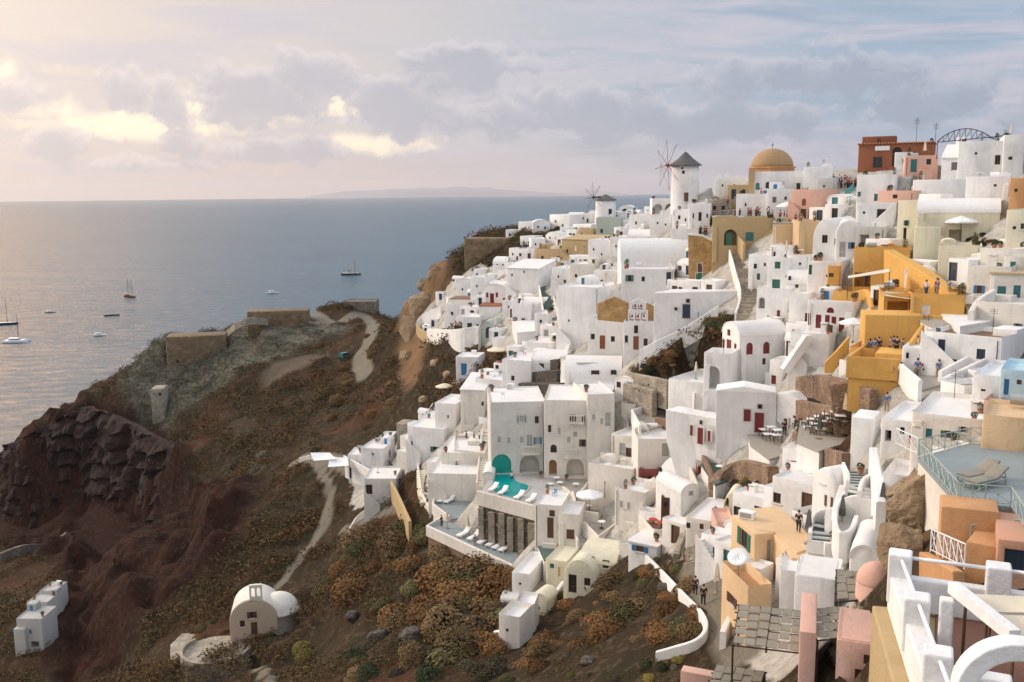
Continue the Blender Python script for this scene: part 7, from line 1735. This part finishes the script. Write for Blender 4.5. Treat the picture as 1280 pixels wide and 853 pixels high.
    for x in (-1.4, 1.4):
        for s in (-1, 1): bm = bmesh.new(); tube(bm, (x, s * .78, .36), (x, s * .95, .36), .36, 14); me_obj('wheel', bm, 'kk', t)
    exec_fill(); clutter(); exec_plants()
NOFILL = [[(650, 450), (708, 440), (708, 512), (650, 512)], [(785, 500), (790, 460), (880, 395), (925, 390), (920, 420), (850, 490)], [(960, 480), (1095, 470), (1095, 600), (990, 600), (940, 560)], [(1055, 500), (1110, 470), (1110, 600), (1055, 600)],
 [(1030, 580), (1180, 560), (1180, 720), (1030, 700)], [(880, 700), (930, 760), (960, 853), (840, 853), (840, 700)], [(840, 660), (870, 640), (900, 690), (850, 720)], [(590, 585), (745, 585), (745, 645), (640, 720), (530, 665)], [(1000, 690), (1280, 650), (1280, 853), (900, 853)],
 [(880, 255), (1010, 255), (1010, 290), (880, 290)], [(920, 310), (940, 310), (945, 405), (925, 405)], [(735, 325), (785, 325), (785, 358), (735, 358)], [(1060, 400), (1150, 400), (1150, 480), (1060, 480)], [(1165, 250), (1260, 285), (1260, 310), (1165, 310)], [(740, 740), (840, 690), (700, 740), (660, 800)]]
FP = []
def foot_hit(x, y, pad=0):
    for P, c, r in FP:
        if abs(x - c[0]) < r + pad and abs(y - c[1]) < r + pad:
            d = np.hypot(x - c[0], y - c[1]); s = d / (d + pad) if d > 0 else 1
            if inpoly(np.array([c[0] + (x - c[0]) * s]), np.array([c[1] + (y - c[1]) * s]), P)[0]: return True
    return False
def refresh_fp():
    FP.clear()
    for P, z in FOOT:
        P = np.array([p[:2] for p in P]); c = P.mean(0); FP.append((P, c, np.abs(P - c).max()))
def exec_fill():
    """the small houses and yards squeezed between the bigger ones"""
    refresh_fp(); random.seed(21)
    vm = lambda x, y: _hz(village, np.array([x]), np.array([y]))[0]
    names = [(k, v['P']) for k, v in HS.items()]
    cols = [(n, c) for n, c in ((v['root']['label'], v['P']) for v in HS.values())]
    cnt = 0; used = {}
    tries = 0
    NO = [[G(*q)[:2] for q in poly] for poly in NOFILL]
    while cnt < 275 and tries < 12000:
        tries += 1
        px = random.uniform(500, 1280); py = random.uniform(255, 790)
        p = G(px, py)
        if p[1] > 320 or p[1] < 55 or vm(p[0], p[1]) < .75: continue
        if any(inpoly(p[:1], p[1:2], q)[0] for q in NO): continue
        w = random.uniform(2.3, 4.8); d = random.uniform(2.0, 3.8)
        if tries > 5000: w *= .72; d *= .75
        # downhill direction
        e = 2.0; gxx = float(hz(p[0] + e, p[1]) - hz(p[0] - e, p[1])); gyy = float(hz(p[0], p[1] + e) - hz(p[0], p[1] - e))
        yaw = math.degrees(math.atan2(-gxx, gyy)) if abs(gxx) + abs(gyy) > .05 else 0
        yaw = max(-60, min(20, yaw)) * .6 + random.uniform(-10, 10); a = R(yaw); ux = np.array([math.cos(a), math.sin(a)]); uy = np.array([-ux[1], ux[0]])
        if any(foot_hit(*(p[:2] + ux * sx * w * .5 + uy * sy), .1) for sx in (-1, 0, 1) for sy in (0, d * .5, d)): continue
        yard = random.random() < .42
        h = random.uniform(.7, 1.2) if yard else random.uniform(2.1, 3.0)
        k = F / p[1]; cx, cy = proj(p); wp_ = w * k * .5 * math.cos(a)
        near = min(cols, key=lambda c: np.hypot(c[1][0] - p[0], c[1][1] - p[1]))
        side = 'left of' if near[1][0] > p[0] + 1 else ('right of' if near[1][0] < p[0] - 1 else 'by')
        lab0 = ' '.join(near[0].split()[:9]); 
        while lab0.split()[-1] in ('a', 'the', 'with', 'and', 'of', 'in', 'on', 'an', 'its', 'its', 'below', 'beside', 'two', 'by', 'small', 'open', 'dark', 'wide', 'pale', 'red', 'big', 'white', 'under', 'above', 'one', 'tall', 'at', 'to', 'above', 'blank', 'uphill', 'left', 'behind', 'before', 'that', 'flat', 'which', 'over'): lab0 = ' '.join(lab0.split()[:-1])
        mt = 'w' if px > 880 or py < 480 else ('c' if random.random() < .6 else 'w')
        cn = 'white' if mt == 'w' else 'cream'
        ops = ''
        if not yard:
            dc = random.choice('bknteb'); s = max(2.4, 1.0 * k); dh = 1.9 * k
            xo = random.uniform(-.28, .28) * w * k * math.cos(a); ops = 'd %f %f %f %f %s F;' % (cx + xo, cy - dh / 2, .85 * k, dh, dc)
            if w > 3.4: ops += 'w %f %f %f %f k F' % (cx - xo * 1.0 + (wp_ * .5 if xo < 0 else -wp_ * .5) * .6, cy - 1.5 * k, .6 * k, .8 * k)
        rf = 'f' if yard or random.random() < .7 else random.choice(['v', 'V'])
        kind = 'walled yard' if yard else {'f': 'flat roofed little house', 'v': 'vaulted little house', 'V': 'long vaulted hut'}[rf]
        lab = 'plain %s %s %s the %s' % (cn, kind, side, lab0); lab = ' '.join(lab.split()[:16])
        if used.get(lab): continue
        used[lab] = 1
        try:
            house(cx - wp_, cx + wp_, cy - h * k, cy, yaw, d, rf, mt, ops, lab, name='walled_yard' if yard else 'house', cat='yard' if yard else 'house', par=.55 if yard else .3, base=4, roofmat='pave' if yard and random.random() < .5 else None, rnd=.14, rise=.9)
        except Exception as ex: print('fill', ex); continue
        refresh_fp(); cnt += 1
    print('fillers', cnt, 'tries', tries)

SHRUBS = [  # region polygon, count, kinds, radius range, label
 ([(560, 700), (640, 725), (640, 810), (560, 830), (520, 770)], 40, ['brown0', 'rust0', 'brown1', 'olive0', 'dark0'], (2.2, 4.2), 'big brown rounded bush massed below the sun deck'),
 ([(440, 670), (540, 650), (560, 710), (520, 780), (430, 760), (400, 720)], 38, ['rust0', 'rust1', 'brown0', 'olive1', 'brown1'], (2.0, 4.2), 'rust brown bush on the slope left of the sun deck'),
 ([(480, 780), (560, 780), (620, 820), (640, 852), (420, 852), (420, 810)], 24, ['dark0', 'dark1', 'olive0', 'green0', 'brown0'], (1.2, 2.6), 'dark green brown bush in the shaded gully at the bottom'),
 ([(660, 790), (720, 720), (820, 700), (860, 740), (885, 790), (850, 815), (700, 820), (650, 850)], 46, ['rust0', 'rust1', 'brown0', 'brown1', 'olive0', 'rust1'], (1.0, 2.3), 'rusty brown bush on the bank above the lower path'),
 ([(780, 700), (840, 690), (850, 715), (800, 735)], 6, ['green0', 'olive0', 'olive1'], (.6, 1.1), 'green bush at the top of the rusty bank'),
 ([(750, 825), (860, 825), (840, 852), (700, 852)], 11, ['gold0', 'green0', 'dark0', 'grey0', 'gold1'], (.35, .8), 'low golden green shrub in the rock garden at the bottom edge'),
 ([(785, 482), (800, 458), (850, 430), (880, 402), (912, 392), (916, 410), (890, 450), (860, 480), (830, 490)], 34, ['rust0', 'rust1', 'green0', 'olive0', 'brown1', 'green1'], (.7, 1.5), 'red brown and green bush in the garden gap beside the church'),
 ([(895, 640), (930, 590), (975, 600), (975, 630), (930, 645)], 8, ['brown0', 'gold0', 'brown1'], (.6, 1.3), 'yellow brown bush on the rubble bank below the red doors'),
 ([(600, 420), (640, 440), (660, 455), (640, 500), (575, 500), (590, 440)], 13, ['brown0', 'grey0', 'dark0', 'olive1'], (.6, 1.5), 'greyish brown bush in the garden around the cream parasol'),
 ([(535, 435), (600, 430), (590, 470), (560, 500), (520, 520), (520, 470)], 9, ['brown1', 'grey0', 'olive1', 'grey1'], (.6, 1.5), 'dry grey brown bush on the terraces under the walled garden'),
 ([(440, 430), (500, 400), (520, 440), (500, 500), (460, 540), (400, 540), (420, 470)], 17, ['rust0', 'rust1', 'brown0', 'brown1'], (1.2, 2.8), 'rust coloured bush on the slope beside the dirt road'),
 ([(250, 520), (400, 520), (430, 570), (300, 600), (220, 570)], 11, ['dark0', 'dark1', 'olive0', 'grey1'], (1.2, 3.0), 'dark bush on the middle of the promontory slope'),
 ([(300, 310), (300, 310)], 0, ['grey0'], (1, 1), ''),
 ([(560, 320), (610, 300), (640, 300), (640, 330), (600, 345)], 6, ['olive0', 'brown1', 'dark1'], (1.2, 2.4), 'olive bush on top of the headland cliff'),
 ([(690, 285), (720, 280), (724, 298), (690, 300)], 5, ['olive0', 'dark0'], (1.2, 2.2), 'dark olive bush between the far white houses'),
 ([(232, 780), (290, 755), (288, 790), (250, 800)], 4, ['rust0', 'olive1', 'gold1'], (1.0, 1.9), 'orange green bush left of the lone chapel'),
 ([(355, 800), (400, 790), (400, 840), (360, 845)], 4, ['rust0', 'olive0', 'gold0'], (1.2, 2.2), 'big orange rimmed bush right below the lone chapel'),
 ([(740, 330), (780, 320), (780, 350), (745, 352)], 7, ['olive1', 'dark1', 'green1'], (.5, .9), 'dark vine bush on the terrace of pergolas above the barrel roofs'),
 ([(1176, 296), (1250, 292), (1250, 306), (1180, 308)], 11, ['dark0', 'brown0', 'dark1', 'rust1'], (.4, .9), 'dark plant on the terrace of the pale yellow house'),
 ([(1148, 320), (1168, 318), (1170, 332), (1150, 336)], 3, ['dark0', 'brown1'], (.6, 1.0), 'brown bush hanging below the pale yellow buttress'),
 ([(1238, 168), (1252, 166), (1252, 170), (1238, 172)], 2, ['green0', 'dark1'], (.7, 1.2), 'small tree like bush on the ridge skyline'),
 ([(1040, 238), (1078, 240), (1066, 256), (1044, 256)], 7, ['green0', 'olive0', 'gold1', 'grey1'], (.4, .8), 'flowering shrub under the colourful crowd'),
 ([(552, 392), (566, 388), (580, 420), (556, 424)], 4, ['green0', 'olive0', 'rust1'], (.8, 1.4), 'garden shrub inside the white walled garden'),
]
def exec_plants():
    refresh_fp(); random.seed(5)
    for poly, n, kinds, (r0, r1), lab in SHRUBS:
        if not n: continue
        xs = [p[0] for p in poly]; ys = [p[1] for p in poly]; c = 0; t = 0
        while c < int(n) and t < n * 60:
            t += 1; x = random.uniform(min(xs), max(xs)); y = random.uniform(min(ys), max(ys))
            if not inpoly(np.array([x]), np.array([y]), poly)[0]: continue
            p = G(x, y)
            if foot_hit(p[0], p[1], .5): continue
            z = float(_hz(ZT, p[0], p[1])); s = random.uniform(r0, r1) * (random.random() ** .3)
            o = place(random.choice(kinds), (p[0], p[1], z - .2 * s), random.uniform(0, 360), lab, 'bushes: ' + lab.split(' bush')[0] + lab[-18:], 1)
            o.scale = (s * random.uniform(.85, 1.25), s * random.uniform(.85, 1.25), s * random.uniform(.75, 1.05)); c += 1
    # dry scrub that nobody could count: one object of many tufts
    g = np.random.default_rng(77); N = 30000; V = []; Fc = []
    X = np.r_[g.uniform(-230, 40, N * 4), g.uniform(-70, 30, N)]; Y = np.r_[g.uniform(45, 400, N * 4), g.uniform(50, 190, N)]
    wv = _hz(wild, X, Y); z = _hz(ZT, X, Y); dn = _hz(nn2, X, Y) + _hz(nn1, X, Y) * .6
    bare = np.maximum(_hz(road, X, Y), np.maximum(_hz(dry, X, Y), _hz(orange, X, Y)))
    keep = (wv > .6) & (z > 1) & (bare < .35) & (dn + g.uniform(-.07, .07, len(X)) > np.where(Y < 190, -.03, .0)) & (_hz(ZT, X, Y) < 1e3) & (g.random(len(X)) < np.where(_hz(red, X, Y) > .4, .06, 1))
    q = np.stack([X, Y, z], 1)[keep]
    # keep those in the picture
    d = q - CAM; k = F / (d @ fwd); u = 640 + (d @ RT) * k; v = 426.5 - (d @ UP) * k
    q = q[(u > -60) & (u < 1340) & (v < 920) & (d @ fwd > 20)]
    blades = 30
    n = len(q); s = (g.uniform(.2, .75, n) + (g.random(n) > .9) * g.uniform(.4, 1.5, n)) * np.clip(q[:, 1] / 130, .45, 1.6)
    ctr = np.repeat(q, blades, 0); ss = np.repeat(s, blades)
    dr = g.normal(size=(n * blades, 3)); dr /= np.linalg.norm(dr, axis=1)[:, None]; dr[:, 2] = np.abs(dr[:, 2])
    c = ctr + dr * (ss * g.uniform(.5, 1, n * blades))[:, None] * np.array([1, 1, .75])
    nrm = dr + g.normal(size=dr.shape) * .6; nrm[:, 2] += .3
    a = np.cross(nrm, g.normal(size=nrm.shape)); a /= np.linalg.norm(a, axis=1)[:, None]; b = np.cross(nrm, a); b /= np.linalg.norm(b, axis=1)[:, None]
    sz = (ss * .125)[:, None]
    V = np.stack([c + a * sz, c + b * sz * .6, c - a * sz, c - b * sz * .6], 1).reshape(-1, 3)
    me = bpy.data.meshes.new('scrub'); nf = n * blades
    me.vertices.add(nf * 4); me.vertices.foreach_set('co', V.ravel()); me.loops.add(nf * 4); me.loops.foreach_set('vertex_index', np.arange(nf * 4)); me.polygons.add(nf)
    me.polygons.foreach_set('loop_start', np.arange(nf) * 4); me.polygons.foreach_set('loop_total', np.full(nf, 4)); me.update()
    m, nt, bs = newmat('scrubleaf'); p = wpos(nt)
    cc = mixc(nt, ramp(nt, noise(nt, p, .06, 4), (.42, .6)), (.085, .052, .023), (.105, .048, .018)); cc = mixc(nt, ramp(nt, noise(nt, p, .35, 3), (.45, .62)), cc, (.06, .052, .024)); cc = mixc(nt, ramp(nt, noise(nt, p, 1.4, 2), (.5, .7)), cc, (.18, .13, .068))
    at_ = nd(nt, 'ShaderNodeAttribute', attribute_name='greyness'); cc = mixc(nt, at_.outputs['Fac'], cc, mixc(nt, ramp(nt, noise(nt, p, .5, 3), (.4, .6)), (.075, .075, .052), (.15, .145, .11)))
    at_ = nd(nt, 'ShaderNodeAttribute', attribute_name='redness'); cc = mixc(nt, at_.outputs['Fac'], cc, (.05, .03, .02))
    lk(nt, cc, bs.inputs['Base Color']); bs.inputs['Roughness'].default_value = .9; bs.inputs['Specular IOR Level'].default_value = .1
    for nm, F_ in (('greyness', greyrock), ('redness', red)):
        at = me.attributes.new(nm, 'FLOAT', 'POINT'); at.data.foreach_set('value', np.repeat(_hz(F_, q[:, 0], q[:, 1]) * .85, blades * 4).astype(np.float32))
    me.materials.append(m); o = bpy.data.objects.new('scrub', me); COL.objects.link(o); o['kind'] = 'stuff'; o['label'] = 'dry brown scrub covering the slopes'
    print('scrub tufts', n)
exec_extra()
apply_bools()
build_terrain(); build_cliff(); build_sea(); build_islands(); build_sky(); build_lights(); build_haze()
for k, (o, used) in PROTO.items():
    if not used:
        for c in list(o.children_recursive) + [o]: bpy.data.objects.remove(c)
